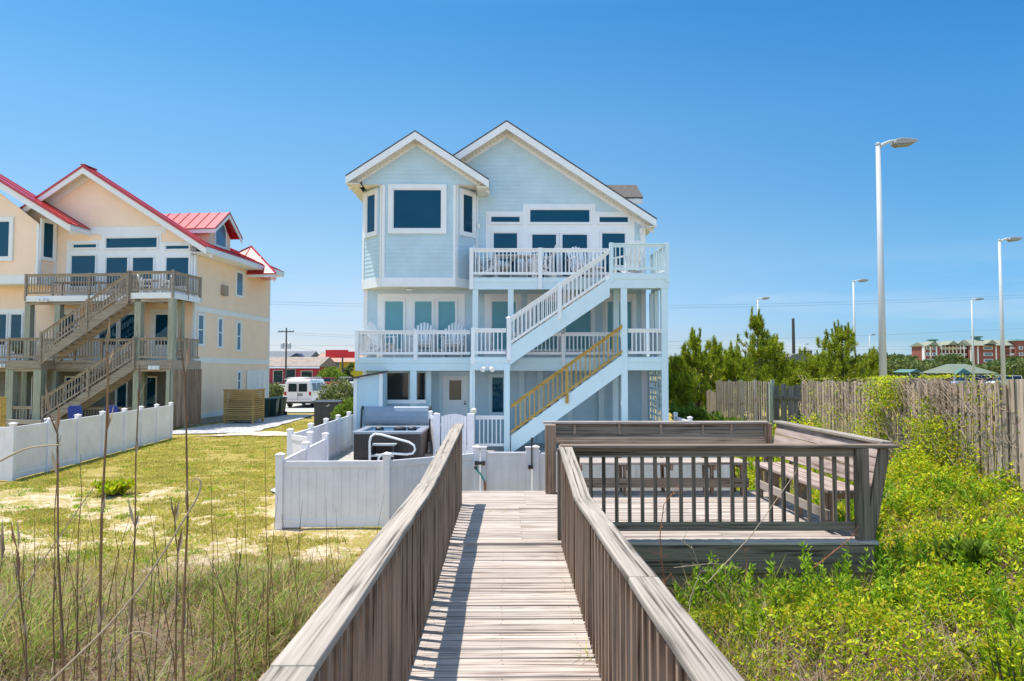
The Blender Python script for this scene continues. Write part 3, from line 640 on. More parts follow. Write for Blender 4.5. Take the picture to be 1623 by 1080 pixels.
def railing(parent, p, q, h, m, world=True, posts=(0, 1), sp=.135, low=.10, pw=.10, bw_=.036, name='railing', topw=.12, post_drop=.25, posttop=.02, sidecap=False, mb_=None, post_m=None):
    """rail section from p to q (points on the floor line); balusters plumb; works on slopes"""
    p = Vector(p); q = Vector(q); d = q-p; L_ = Vector((d.x, d.y, 0)).length; zz = Vector((0, 0, 1))
    mb = MB(); mb.vbeam(p+zz*(h-.02), q+zz*(h-.02), topw, .04); mb.vbeam(p+zz*(h-.085), q+zz*(h-.085), .04, .09); r_ = part(name, mb, m, parent, world, bevel=.004); mb = MB(); mb.vbeam(p+zz*(low+.045), q+zz*(low+.045), .04, .09); part('bottom_rail', mb, m, r_, world, bevel=.004)
    mb = MB(); n = max(2, int(L_/sp)); du = Vector((d.x, d.y, 0)).normalized()
    for k in range(1, n):
        c = p+d*(k/n); a = c-du*bw_/2; b = c+du*bw_/2
        mb.vbeam(a+zz*((h-.05+low+.05)/2), b+zz*((h-.05+low+.05)/2), .034, h-low-.08)
    part('balusters', mb, m, r_, world)
    for t in posts:
        c = p+d*t; mb = MB(); mb.box(c.x-pw/2, c.x+pw/2, c.y-pw/2, c.y+pw/2, c.z-post_drop, c.z+h+posttop); part('rail_post', mb, post_m or m, parent, world, bevel=.006)
    return r_
def stairs(parent, top, bot, y0, y1, m, tread_m, world=True, name='stair', sd=.30, tread_d=.27):
    """flight between top and bot (x,z) with the stringers at y0 and y1"""
    mb = MB()
    for y in (y0, y1): mb.vbeam((top[0], y, top[1]-sd/2), (bot[0], y, bot[1]-sd/2), .045, sd)
    s_ = part(name, mb, m, parent, world, bevel=.004)
    n = max(2, int(round((top[1]-bot[1])/.19))); mb = MB()
    for k in range(1, n):
        t = k/n; x = top[0]+(bot[0]-top[0])*t; z = top[1]+(bot[1]-top[1])*t; mb.box(x-tread_d/2, x+tread_d/2, min(y0, y1)+.023, max(y0, y1)-.023, z-.06, z-.02)
    part('treads', mb, tread_m, s_, world)
    return s_
def roofmat_part(name, poly, y0, y1, m, parent, world=True): mb = MB(); mb.prism(poly, 'y', y0, y1); return part(name, mb, m, parent, world)

# ------------------------------------------------------------------ the pale blue beach house
F_, G_, W_, B_ = 22.6, 23.7, 25.2, 24.3
BK = 37.0
bh = thing('beach_house', 'three storey pale blue beach house with white decks and zigzag stairs, in the centre', 'house', (0, W_, 0))
z1, z2 = UZ(566, F_), UZ(440, G_)
X, Z = (lambda px, d, py=450: U(px, py, d).x), (lambda py, d, px=802: U(px, py, d).z)
oW = (0, W_, 0); ux = (1, 0, 0); nf = (0, -1, 0)
xl, xr = X(577, W_), X(1022, W_)
apex = U(803, 191, W_-.5); eR = U(1040, 346, W_-.5); sl = (apex.z-eR.z)/(eR.x-apex.x)
def roofz(x): return apex.z-sl*abs(x-apex.x)
xbl = X(690, W_)                                        # main roof is only seen right of here
# walls
mb = MB()
lap(mb, oW, ux, nf, [(xl, 0), (xr, 0), (xr, roofz(xr)-.3), (apex.x, apex.z-.3), (xl, max(roofz(xl), 0)-.3)])
lap(mb, (xr, W_, 0), (0, 1, 0), (1, 0, 0), [(0, 0), (BK-W_, 0), (BK-W_, roofz(xr)-.3), (0, roofz(xr)-.3)])
lap(mb, (xl, W_, 0), (0, 1, 0), (-1, 0, 0), [(0, 0), (BK-W_, 0), (BK-W_, roofz(xl)-.3), (0, roofz(xl)-.3)])
mb.box(xl, xr, BK-.1, BK, 0, roofz(xr)-.35)
part('wall', mb, M['siding'], bh, True)
mb = MB()
for x in (xl, xr-.14): mb.box(x-.012, x+.14, W_-.03, W_+.12, 0, roofz(x+.05)-.5)
mb.box(xr-.1, xr+.03, W_-.032, W_+.14, 0, roofz(xr)-.45)
part('corner_board', mb, M['white'], bh, True, bevel=.004)
# main roof
ov = W_-.52
th = .05
lx = X(668, W_)
mb = MB(); mb.prism([(apex.x, apex.z), (eR.x+.02, eR.z-.01), (eR.x+.02, eR.z-.06), (apex.x, apex.z-.055), (lx, roofz(lx)-.055), (lx, roofz(lx))], 'y', ov-.02, BK+.4)
part('roof', mb, M['shingle'], bh, True)
def rake(ax, az, ex_, ez, y0, y1, t0, t1, m, name):
    return None
def slab(pts_top, t0, t1, y0, y1, m, name):
    poly = [(x, z-t0) for x, z in pts_top] + [(x, z-t1) for x, z in reversed(pts_top)]
    # split at apex to keep faces convex
    for a, b in zip(pts_top, pts_top[1:]):
        mb_.prism([(a[0], a[1]-t0), (b[0], b[1]-t0), (b[0], b[1]-t1), (a[0], a[1]-t1)], 'y', y0, y1)
RT = [(lx, roofz(lx)), (apex.x, apex.z), (eR.x, eR.z)]
mb_ = MB(); slab(RT, .06, .33, ov-.015, ov+.03, M['white'], ''); part('rake_board', mb_, M['white'], bh, True)
mb_ = MB(); slab(RT, .062, .15, ov+.03, BK+.38, M['soffit'], ''); part('soffit', mb_, M['soffit'], bh, True)
mb_ = MB(); slab(RT, .15, .47, W_-.035, W_-.004, M['white'], ''); part('frieze_board', mb_, M['white'], bh, True)
mb_ = MB()
for a, b in zip(RT, RT[1:]):
    n = int(abs(b[0]-a[0])/.13)
    for k in range(n):
        x = a[0]+(b[0]-a[0])*(k+.5)/n; z = roofz(x)-.33; mb_.box(x-.03, x+.03, W_-.075, W_-.036, z-.03, z+.05)
part('dentil_trim', mb_, M['soffit'], bh, True)
mb = MB(); mb.box(eR.x-.04, eR.x+.0, ov+.03, BK+.3, eR.z-.31, eR.z-.07); mb.box(xr, eR.x-.04, ov+.03, BK+.3, eR.z-.315, eR.z-.29); part('eave_fascia', mb, M['white'], bh, True)
# side dormer
d0 = 28.6; rz = UZ(287, 29.6); ez_ = UZ(320, 28.4); xd = UX(1015, 29.6); xs = UX(950, 29.6)
zs = lambda x: roofz(x)
dr = thing('d', 'x', 'x'); bpy.data.objects.remove(dr)
mb = MB(); yc = 30.2; hw = 1.5; ez_ = rz-hw*.62
mb.prism([(yc, rz), (yc+hw, ez_), (yc+hw, ez_-.06), (yc, rz-.06), (yc-hw, ez_-.06), (yc-hw, ez_)], 'x', xs-1.2, xd)
do = part('dormer_roof', mb, M['shingle'], bh, True)
mb = MB(); mb.box(xs-1.2, xd-.02, yc-hw+.02, yc-hw+.06, ez_-.28, ez_-.065); mb.prism([(yc, rz-.07), (yc+hw, ez_-.07), (yc+hw, ez_-.28), (yc, rz-.3), (yc-hw, ez_-.28), (yc-hw, ez_-.07)], 'x', xd-.06, xd-.02)
part('dormer_trim', mb, M['white'], do, True)
mb = MB(); mb.prism([(yc-hw+.3, roofz(xd)-.3), (yc+hw-.3, roofz(xd)-.3), (yc+hw-.3, ez_-.02), (yc, rz-.2), (yc-hw+.3, ez_-.02)], 'x', xs-1, xd-.3); part('dormer_wall', mb, M['siding'], do, True)
# the bay at upper left
bl, b1, b2, br = X(575, W_), X(605, B_), X(722, B_), X(757, W_)
zb = Z(454, B_); zs_ = Z(293, B_)
ap = U(658, 207, B_-.42); eL = U(548, 281, B_-.42); er = U(775, 284, B_-.42)
mb = MB()
lap(mb, (0, B_, 0), ux, nf, [(b1, zb), (b2, zb), (b2, zs_), (b1, zs_)])
gl0, gr0 = X(573, B_), X(756, B_)
lap(mb, (0, B_-.0, 0), ux, nf, [(gl0, zs_), (gr0, zs_), (gr0, er.z-.18+ (er.x-gr0)*.66), (ap.x, ap.z-.3), (gl0, eL.z-.18+(gl0-eL.x)*.66)])
for (xa, ya, xb, yb) in ((bl, W_, b1, B_), (b2, B_, br, W_)):
    u_ = Vector((xb-xa, yb-ya, 0)); L_ = u_.length; u_.normalize(); n_ = Vector((u_.y, -u_.x, 0))
    lap(mb, (xa, ya, 0), u_, n_, [(0, zb), (L_, zb), (L_, zs_), (0, zs_)])
mb.box(bl, bl+.03, W_, 30, zb, eL.z-.1); mb.box(br-.02, br, W_, W_+.05, zb, er.z-.1)
bay = part('bay', mb, M['siding'], bh, True)
mb = MB(); mb.prism([(bl, W_+.3), (bl, W_), (b1, B_), (b2, B_), (br, W_), (br, W_+.3)], 'z', zb-.03, zb-.005); mb.prism([(gl0, W_+.1), (gl0, B_), (gr0, B_), (gr0, W_+.1)], 'z', zs_-.02, zs_-.004)
part('bay_soffit', mb, M['soffit'], bay, True)
mb = MB(); tw = .13; zt1 = zb+.30
for (xa, ya, xb, yb) in ((bl, W_, b1, B_), (b1, B_, b2, B_), (b2, B_, br, W_)):
    u_ = Vector((xb-xa, yb-ya, 0)); L_ = u_.length; u_.normalize(); n_ = Vector((u_.y, -u_.x, 0)); O = (xa, ya, 0)
    pbox(mb, O, u_, n_, -.01, L_+.01, zb-.02, zt1, .0, .045)
    pbox(mb, O, u_, n_, 0.0, .1, zt1, zs_-.02, .0, .035); pbox(mb, O, u_, n_, L_-.1, L_, zt1, zs_-.02, .0, .035)
part('bay_trim', mb, M['white'], bay, True)
window(bh, (0, B_, 0), ux, nf, X(622, B_), X(700, B_), Z(364, B_), Z(301, B_), w_=.17)
for (xa, ya, xb, yb, pa, pb) in ((bl, W_, b1, B_, .25, .70), (b2, B_, br, W_, .27, .73)):
    u_ = Vector((xb-xa, yb-ya, 0)); L_ = u_.length; u_.normalize(); n_ = Vector((u_.y, -u_.x, 0))
    window(bh, (xa, ya, 0), u_, n_, L_*pa, L_*pb, Z(366, B_), Z(304, B_), w_=.14)
sl2 = (ap.z-er.z)/(er.x-ap.x)
RB = [(eL.x, ap.z-sl2*(ap.x-eL.x)), (ap.x, ap.z), (er.x, er.z)]
oy = B_-.44
mb_ = MB(); slab(RB, 0, .05, oy-.02, BK-3, M['shingle'], ''); part('bay_roof', mb_, M['shingle'], bay, True)
mb_ = MB(); slab(RB, .055, .31, oy-.015, oy+.03, M['white'], ''); part('rake_board', mb_, M['white'], bay, True)
mb_ = MB(); slab(RB, .056, .14, oy+.03, BK-3.1, M['soffit'], ''); part('soffit', mb_, M['soffit'], bay, True)
mb_ = MB(); slab(RB, .14, .42, B_-.035, B_-.018, M['white'], ''); part('frieze_board', mb_, M['white'], bay, True)
mb_ = MB()
for a, b in zip(RB, RB[1:]):
    n = int(abs(b[0]-a[0])/.13)
    for k in range(n):
        t = (k+.5)/n; x = a[0]+(b[0]-a[0])*t; z = a[1]+(b[1]-a[1])*t-.33; mb_.box(x-.03, x+.03, B_-.08, B_-.036, z-.03, z+.05)
part('dentil_trim', mb_, M['soffit'], bay, True)
mb = MB()
mb.box(eL.x, eL.x+.04, oy+.03, 30, RB[0][1]-.30, RB[0][1]-.05); mb.box(er.x-.04, er.x, oy+.03, W_+2.5, er.z-.30, er.z-.05)
part('eave_fascia', mb, M['white'], bay, True)
mb = MB(); mb.box(eL.x+.04, bl, oy+.03, 30, RB[0][1]-.29, RB[0][1]-.26); mb.box(br, er.x-.04, oy+.03, W_, er.z-.29, er.z-.26); mb.box(eL.x+.04, gl0, oy+.0, B_, RB[0][1]-.31, RB[0][1]-.292); mb.box(gr0, er.x-.04, oy, B_, er.z-.31, er.z-.292); part('eave_soffit', mb, M['soffit'], bay, True)
# third floor glazing
zf3 = z2+.05
mb = MB(); a0, a1 = X(770, W_), X(1006, W_)
pbox(mb, oW, ux, nf, a0, X(829, W_), z2, Z(336, W_), .0, .03); pbox(mb, oW, ux, nf, X(829, W_)+.002, X(944, W_)-.002, z2, Z(324, W_), .0, .034); pbox(mb, oW, ux, nf, X(944, W_), a1, z2, Z(336, W_), .0, .03)
part('window_surround', mb, M['white'], bh, True, bevel=.004)
def w3(a, b, zt_, zb_, **k): return window(bh, oW, ux, nf, X(a, W_), X(b, W_), zb_, zt_, w_=.055, **k)
w3(777, 825, Z(343, W_), Z(354, W_)); w3(839, 936, Z(332, W_), Z(354, W_)); w3(949, 997, Z(343, W_), Z(354, W_))
w3(781, 821, Z(369, W_), z2+.35); w3(953, 992, Z(369, W_), z2+.35)
w3(842, 883, Z(371, W_), z2+.2, kind='sliding_door'); w3(890, 932, Z(371, W_), z2+.2, kind='sliding_door')
# second floor glazing
mb = MB(); zz2 = Z(466, W_)
pbox(mb, oW, ux, nf, X(599, W_), X(737, W_), z1, zz2, 0, .03); pbox(mb, oW, ux, nf, X(768, W_), X(826, W_), z1, zz2+.0, 0, .03); pbox(mb, oW, ux, nf, X(836, W_), X(943, W_), z1, zz2, 0, .03); pbox(mb, oW, ux, nf, X(955, W_), X(1008, W_), z1, zz2, 0, .03)
part('window_surround', mb, M['white'], bh, True, bevel=.004)
zg = Z(477, W_)
for a, b, c, k in ((610, 641, 1, 'window'), (657, 686, 2, 'sliding_door'), (694, 723, 3, 'sliding_door'), (779, 819, 1, 'window'), (843, 884, 2, 'sliding_door'), (895, 937, 3, 'sliding_door'), (961, 1001, 1, 'window')):
    window(bh, oW, ux, nf, X(a, W_), X(b, W_), z1+.3, zg, w_=.05, curtain=c, kind=k)
# ground floor wall: door, windows
mb = MB(); pbox(mb, oW, ux, nf, X(697, W_), X(748, W_), 0.2, Z(589, W_), 0, .03); part('door_surround', mb, M['aqua_trim'], bh, True)
mb = MB(); pbox(mb, oW, ux, nf, X(703, W_), X(742, W_), .3, Z(596, W_), .028, .07); dd = part('door', mb, M['white'], bh, True, bevel=.005)
mb = MB(); frm(mb, oW, ux, nf, X(713, W_), X(732, W_), Z(634, W_), Z(603, W_), .05, .07, .09); part('door_frame', mb, M['white'], dd, True)
mb = MB(); pbox(mb, oW, ux, nf, X(713, W_), X(732, W_), Z(634, W_), Z(603, W_), .07, .078); part('pane', mb, mat('amber_lit_interior_glass', (.10, .085, .05), .15), dd, True)
mb = MB(); mb.lathe((X(738, W_), W_-.1, Z(640, W_)), [(.03, -.03), (.04, 0), (.03, .03)], 8); mb.lathe((X(738, W_), W_-.1, Z(636, W_)), [(.02, -.02), (.02, .02)], 8); part('handle', mb, M['black'], dd, True)
for a, b in ((614, 650), (660, 676), (779, 799)):
    window(bh, oW, ux, nf, X(a, W_), X(b, W_), Z(636 if a < 700 else 655, W_), Z(590 if a < 700 else 597, W_), w_=.09, glass=mat('dim_glass', (.03, .035, .04), .1) if a < 700 else M['glass'], trim=M['aqua_trim'])
mb = MB()
for px in (827, 856, 902, 956, 976): mb.box(X(px, W_)-.1, X(px, W_)+.1, W_-.06, W_-.02, 0, Z(585, W_))
part('batten', mb, M['aqua_trim'], bh, True)
# storey bands / decks
def deckbox(name, x0, x1, y0, y1, zt_, drop, m=None):
    mb = MB(); mb.box(x0, x1, y0, y0+.045, zt_-drop, zt_); mb.box(x0, x0+.045, y0+.045, y1, zt_-drop, zt_-.002); mb.box(x1-.045, x1, y0+.045, y1, zt_-drop, zt_-.002)
    mb.box(x0-.0, x1, y0-.02, y0, zt_-drop*.42, zt_-.04)
    d_ = part(name, mb, m or M['aqua_trim'], bh, True, bevel=.005)
    mb = MB(); mb.box(x0+.05, x1-.05, y0+.05, y1-.02, zt_-.06, zt_-.01); part('deck_floor', mb, M['deck_grey'], d_, True)
    mb = MB(); mb.box(x0+.05, x1-.05, y0+.05, y1-.02, zt_-.16, zt_-.14)
    x = x0+.3
    while x < x1-.1: mb.box(x-.02, x+.02, y0+.06, y1-.05, zt_-.26, zt_-.161); x += .4
    part('deck_ceiling', mb, M['aqua_trim'], d_, True)
    return d_
xa, xb_ = X(745, G_), X(967, G_); xR = X(1060, F_)
xA = X(564, G_); xm = X(746, F_)
deckbox('upper_deck', xa, xR-.0, G_, W_, z2, z2-Z(459, G_))
deckbox('upper_landing', X(966, F_), xR, F_-.05, G_-.002, z2+.0, z2-Z(457, F_))
deckbox('lower_deck', xA, xR-.02, G_, W_, z1+.0, z1-Z(588, G_))
deckbox('lower_landing', xm, X(809, F_), F_, G_-.003, z1, z1-Z(587, F_))
deckbox('lower_landing', X(984, F_), xR-.04, F_, G_-.003, z1, z1-Z(587, F_))
# columns
def col(px0, px1, d, zb_, zt_, m='aqua_trim'):
    a, b = X(px0, d), X(px1, d); mb = MB(); mb.box(a, b, d, d+(b-a), zb_, zt_); part('column', mb, M[m], bh, True, bevel=.006)
zu = Z(459, G_); zu1 = Z(587, F_)
col(749, 758, G_+.02, z1, zu); col(805, 814, G_+.02, z1, zu); col(972, 981, G_+.1, z1, zu)
col(984, 994, F_-.035, 0, Z(457, F_)); col(1048, 1058, F_-.033, 0, Z(457, F_)); col(1037, 1044, G_+.3, z1, zu); col(1030, 1036, W_-.35, z1, zu)
col(745, 753, F_+.02, 0, zu1); col(799, 808, F_-.03, 0, zu1+.2); col(651, 661, G_+.02, 0, Z(588, G_)); col(676, 684, G_+.5, 0, Z(588, G_)); col(606, 613, G_+.02, 0, Z(588, G_)); col(970, 979, G_+.3, 0, Z(588, G_))
col(948, 957, W_-.3, 0, Z(588, G_))
# lower infill panel + porch railing left
mb = MB(); lap(mb, (0, G_+.05, 0), ux, nf, [(X(612, G_), 0), (X(676, G_), 0), (X(676, G_), Z(641, G_)), (X(612, G_), Z(641, G_))]); part('knee_wall', mb, M['siding'], bh, True)
mb = MB(); mb.box(X(612, G_), X(676, G_), G_-.02, G_+.08, Z(640, G_), Z(634, G_)); part('sill', mb, M['white'], bh, True)
# railings, third floor
H3 = Z(394, G_)-z2; 
railing(bh, (xa+.05, G_+.02, z2), (X(965, G_), G_+.02, z2), H3, M['white'], posts=(0.0, .5), sp=.135, pw=.14, post_drop=.42)
railing(bh, (X(969, F_), F_-.02, z2), (xR-.06, F_-.02, z2), Z(386, F_)-z2, M['aqua_trim'], posts=(0, 1), pw=.13, post_drop=.3)
railing(bh, (xR-.06, F_, z2), (xR-.06, W_, z2), Z(386, F_)-z2, M['aqua_trim'], posts=(.5,), pw=.12)
railing(bh, (xa+.05, G_+.1, z2), (xa+.05, W_-.1, z2), H3, M['white'], posts=())
# second floor
H2 = Z(524, G_)-z1
railing(bh, (xA+.06, G_+.02, z1), (X(745, G_), G_+.02, z1), H2, M['white'], posts=(.0, .52), pw=.13, post_drop=.1)
railing(bh, (xA+.06, G_+.05, z1), (xA+.06, W_-.05, z1), H2, M['white'], posts=())
railing(bh, (X(750, F_), F_+.04, z1), (X(802, F_), F_+.04, z1), Z(521, F_)-z1, M['white'], posts=(0,), pw=.13)
railing(bh, (X(808, G_), G_+.02, z1), (X(984, G_), G_+.02, z1), Z(527, G_)-z1, M['white'], posts=(.48,), pw=.12)
railing(bh, (X(995, F_), F_+.06, z1), (X(1048, F_), F_+.06, z1), Z(521, F_)-z1, M['white'], posts=())
railing(bh, (xR-.08, F_+.1, z1), (xR-.08, W_-.1, z1), Z(521, F_)-z1, M['white'], posts=(.5,))
railing(bh, (X(754, F_), F_+.05, .12), (X(800, F_), F_+.05, .12), Z(659, F_)-.12, M['white'], posts=())
# stairs
tA, bA = (X(966, F_), Z(441, F_)), (X(808, F_), Z(549, F_))
s1 = stairs(bh, (tA[0], tA[1]), (bA[0], bA[1]), F_-.02, G_-.1, M['aqua_trim'], M['deck_grey'], sd=.62)
h1 = Z(397, F_)-tA[1]+.12
mid = ((tA[0]+bA[0])/2, (tA[1]+bA[1])/2)
railing(bh, (tA[0], F_-.045, tA[1]), (bA[0]+.0, F_-.045, bA[1]), Z(396, F_)-tA[1], M['white'], posts=(.5,), pw=.11, post_drop=.25, low=.06)
railing(bh, (tA[0], G_-.12, tA[1]), (bA[0]+.0, G_-.12, bA[1]), Z(396, F_)-tA[1], M['white'], posts=(), low=.06)
mb = MB(); mb.box(X(803, F_), X(809, F_)+.02, F_-.09, F_+.05, z1-.1, Z(505, F_)); mb.lathe((X(806, F_), F_-.02, Z(505, F_)), [(.09, 0), (.09, .03), (.03, .06)], 8); part('newel_post', mb, M['white'], s1, True)
tB, bB = (X(985, F_), Z(563, F_)), (X(810, F_), Z(690, F_))
s2 = stairs(bh, tB, bB, F_-.02, G_-.1, M['aqua_trim'], M['deck_grey'], sd=.60)
hB = Z(519, F_)-Z(565, F_)
yr_ = railing(bh, (tB[0], F_-.06, tB[1]+.05), (bB[0], F_-.06, bB[1]+.05), hB, M['yellow_wood'], posts=(), low=.02, sp=.15, bw_=.04)
yr_['label'] = 'new yellow timber stair railing'
mb = MB(); c = ((tB[0]+bB[0])/2, (tB[1]+bB[1])/2); mb.box(c[0]-.05, c[0]+.05, F_-.12, F_-.085, c[1]-.28, c[1]+hB-.02); part('rail_post', mb, M['yellow_wood'], yr_, True, bevel=.004)
# lattice at lower right, wall lamps, flood lamps
mb = MB(); xl_ = xR-.15
for k in range(9): mb.box(xl_, xl_+.02, F_+.25+k*.28, F_+.31+k*.28, .05, zu1)
for k in range(11): mb.box(xl_+.021, xl_+.04, F_+.2, W_, .2+k*.23, .27+k*.23)
part('lattice', mb, M['aqua_trim'], bh, True)
mb = MB(); mb.box(xr+.02, xR-.1, W_+.02, W_+.06, 0, zu1); part('end_panel', mb, M['siding'], bh, True)
mb = MB()
for k in range(5): mb.box(xr+.03+k*.09, xr+.07+k*.09, W_-.01, W_+.01, 0, zu1)
part('end_lattice', mb, M['white'], bh, True)
for px, py in ((758, 358), (1016, 366)):
    c = U(px, py, W_-.06); mb = MB(); mb.lathe((c.x, c.y, c.z), [(.04, -.12), (.07, -.08), (.07, .06), (.03, .10)], 10); part('wall_lamp', mb, M['white'], bh, True)
c = U(773, 583, F_-.02); mb = MB(); mb.box(c.x-.07, c.x+.07, c.y, c.y+.04, c.z, c.z+.1)
for s_ in (-.11, .11): mb.tube([(c.x+s_*.5, c.y, c.z+.04), (c.x+s_, c.y-.09, c.z-.01), (c.x+s_*1.5, c.y-.2, c.z-.07)], [.03, .05, .085], 10)
part('flood_lamp', mb, M['white'], bh, True)
mb = MB(); mb.lathe((X(652, W_), (B_+W_)/2, zb-.1), [(.05, .07), (.13, .05), (.12, .0), (.04, -.02)], 12); part('ceiling_lamp', mb, M['white'], bh, True)
mb = MB(); p0 = U(757, 583, F_-.02); mb.tube([U(766, 583, F_-.02), p0, U(748, 588, F_-.02), U(747, 655, F_-.02)], .012, 6); part('conduit', mb, M['white'], bh, True)
# shower stall
ss = thing('shower_stall', 'pale blue outdoor shower stall with sloping black-edged roof under the left deck', 'shower stall', (X(590, 22.9), 22.9, 0))
a, b = X(563, 22.9), X(608, 22.9); zl_, zr_ = Z(598, 22.9), Z(590, 22.9)
mb = MB(); lap(mb, (0, 22.9, 0), ux, nf, [(a, 0), (b, 0), (b, zr_-.06), (a, zl_-.06)]); lap(mb, (a, 22.9, 0), (0, 1, 0), (-1, 0, 0), [(0, 0), (1.0, 0), (1.0, zl_-.06), (0, zl_-.06)]); lap(mb, (b, 22.9, 0), (0, 1, 0), (1, 0, 0), [(0, 0), (.75, 0), (.75, zr_-.06), (0, zr_-.06)])
part('wall', mb, M['siding'], ss, True)
mb = MB()
for x in (a, b-.1): mb.box(x-.015, x+.1, 22.87, 22.95, 0, zl_-.05 if x == a else zr_-.05)
part('corner_board', mb, M['white'], ss, True)
mb = MB(); mb.prism([(a-.3, zl_-.09), (b+.05, zr_), (b+.05, zr_+.035), (a-.3, zl_-.055)], 'y', 22.75, 23.68); part('roof', mb, M['charcoal'], ss, True)
# hot tub
tb = 21.0; ta, te = X(563, 20.6), X(668, 20.6); tz = Z(684, 20.6)
ht = thing('hot_tub', 'square dark brown hot tub full of water, open behind the white fence', 'hot tub', ((ta+te)/2, 21.6, 0))
mb = MB()
n = 26
for y in (20.6, 22.6): mb.box(ta, te, y, y+.03, .06, tz-.08)
for x in (ta, te-.03): mb.box(x, x+.03, 20.63, 22.6, .06, tz-.08)
for k in range(n): x = ta+(te-ta)*(k+.5)/n; mb.box(x-.03, x+.03, 20.585, 20.6, .1, tz-.12)
part('cabinet', mb, mat('dark_brown_panel', (.055, .042, .038), .5, var=.1), ht, True)
mb = MB()
e = .04
for (x0, x1, y0, y1) in ((ta-e, te+e, 20.56, 20.82), (ta-e, te+e, 22.4, 22.67), (ta-e, ta+.2, 20.82, 22.4), (te-.2, te+e, 20.82, 22.4)): mb.box(x0, x1, y0, y1, tz-.08, tz)
part('rim', mb, mat('grey_acrylic_rim', (.30, .33, .38), .3), ht, True, bevel=.02)
mb = MB(); mb.box(ta+.2, te-.2, 20.82, 22.4, tz-.14, tz-.07); part('water', mb, M['water'], ht, True)
for px, py, s in ((597, 681, .14), (630, 681, .2), (650, 680, .15)):
    c = U(px, py, 21.4); mb = MB(); mb.lathe((c.x, 21.9, tz-.07), [(s, 0), (s, .07), (s*.7, .1)], 12); part('headrest', mb, M['black'], ht, True)
mb = MB(); cz = Z(646, 22.8); P = []
ca, ce = X(578, 22.8), X(681, 22.8)
for k in range(13):
    t = k/12*math.pi*2; P.append((22.85+math.cos(t)*.10, (cz+tz+.05)/2+math.sin(t)*(cz-tz-.0)/2*1.05))
mb.prism(P, 'x', ca, ce); cv = part('folded_cover', mb, M['grey_vinyl'], ht, True, bevel=.03, smooth=False)
for x in (ca-.04, ce+.04):
    mb = MB(); mb.tube([(x, 22.4, tz-.5), (x, 22.62, tz-.05), (x, 22.72, cz-.05), (x, 22.85, cz+.02), (x, 22.95, cz-.1)], .035, 8); part('cover_lifter', mb, M['black'], ht, True)
st_ = thing('tub_steps', 'grey tub steps in front of the hot tub', 'steps', (X(620, 20), 20.1, 0))
mb = MB()
for k, (y, z) in enumerate(((19.9, .28), (20.2, .56))): mb.box(X(590, 20), X(627, 20), y, y+.3, z-.05, z)
part('tread', mb, M['metal'], st_, True)
mb = MB()
for x in (X(590, 20), X(627, 20)-.05): mb.box(x, x+.05, 19.92, 20.5, .02, .52)
part('frame', mb, M['black'], st_, True)
hr = [U(586, 727, 19.6), U(586, 700, 19.6), U(588, 692, 19.6), U(594, 688, 19.6), U(604, 689, 19.6), U(648, 701, 19.6), U(656, 706, 19.6), U(658, 713, 19.6), U(654, 719, 19.6), U(645, 720.5, 19.6), U(615, 719, 19.6), U(604, 721, 19.6), U(600, 727, 19.6), U(600, 735, 19.6)]
mb = MB(); mb.tube([(hr[0].x, 19.6, .05)]+hr+[(hr[-1].x, 19.6, .05)], .03, 10); tag(part('tub_handrail', mb, M['white'], None, smooth=True), 'bent white tubular handrail in front of the hot tub', 'handrail')
# pool gate near the porch
pg = thing('picket_gate', 'arched white picket gate between two posts beside the hot tub', 'gate', (X(719, 21.4), 21.4, 0))
for a, b in ((688, 698), (741, 752)):
    mb = MB(); mb.box(X(a, 21.4), X(b, 21.4), 21.4, 21.58, .05, Z(656, 21.4)); part('post', mb, M['vinyl'], pg, True, bevel=.006)
mb = MB()
for k in range(8):
    t = (k+.5)/8; x = X(700, 21.4)+(X(740, 21.4)-X(700, 21.4))*t; zt_ = Z(661-4.5*math.sin(math.pi*t), 21.4); mb.box(x-.045, x+.045, 21.44, 21.465, .12, zt_)
part('pickets', mb, M['vinyl'], pg, True)
mb = MB(); mb.box(X(699, 21.4), X(741, 21.4), 21.466, 21.5, .25, .36); mb.box(X(699, 21.4), X(741, 21.4), 21.466, 21.5, .98, 1.08); part('rail', mb, M['vinyl'], pg, True)
f2 = vfence('vinyl_fence', 'short white fence section between the hot tub cover and the arched gate', [(X(683, 22.6), 22.7), (X(691, 21.4), 21.6)], Z(660, 21.4)-.05)
mb = MB(); c = U(751, 656, 22.3); mb.tube([(c.x, 22.3, .1), (c.x, 22.3, c.z)], .03, 8); mb.lathe((c.x, 22.3, c.z), [(.05, 0), (.09, .05), (.09, .14), (.04, .18)], 10); tag(part('post_lamp', mb, M['soffit'], None), 'small cream lamp on a thin post by the porch column', 'lamp')
mb = MB(); c = U(1010, 664, 22.0); P = [(-.55, 0), (-.5, .28), (-.3, .48), (.2, .52), (.45, .45), (.5, .0)]
mb.prism([(c.x+a, 0.45+b) for a, b in P], 'y', 21.8, 22.5); tag(part('covered_grill', mb, mat('tan_cover', (.36, .27, .16), .8, var=.2, vscale=6, bump=.5, bscale=6), None, bevel=.08), 'tan fabric cover over a low item under the right deck corner', 'cover')
bpy.context.view_layer.update()

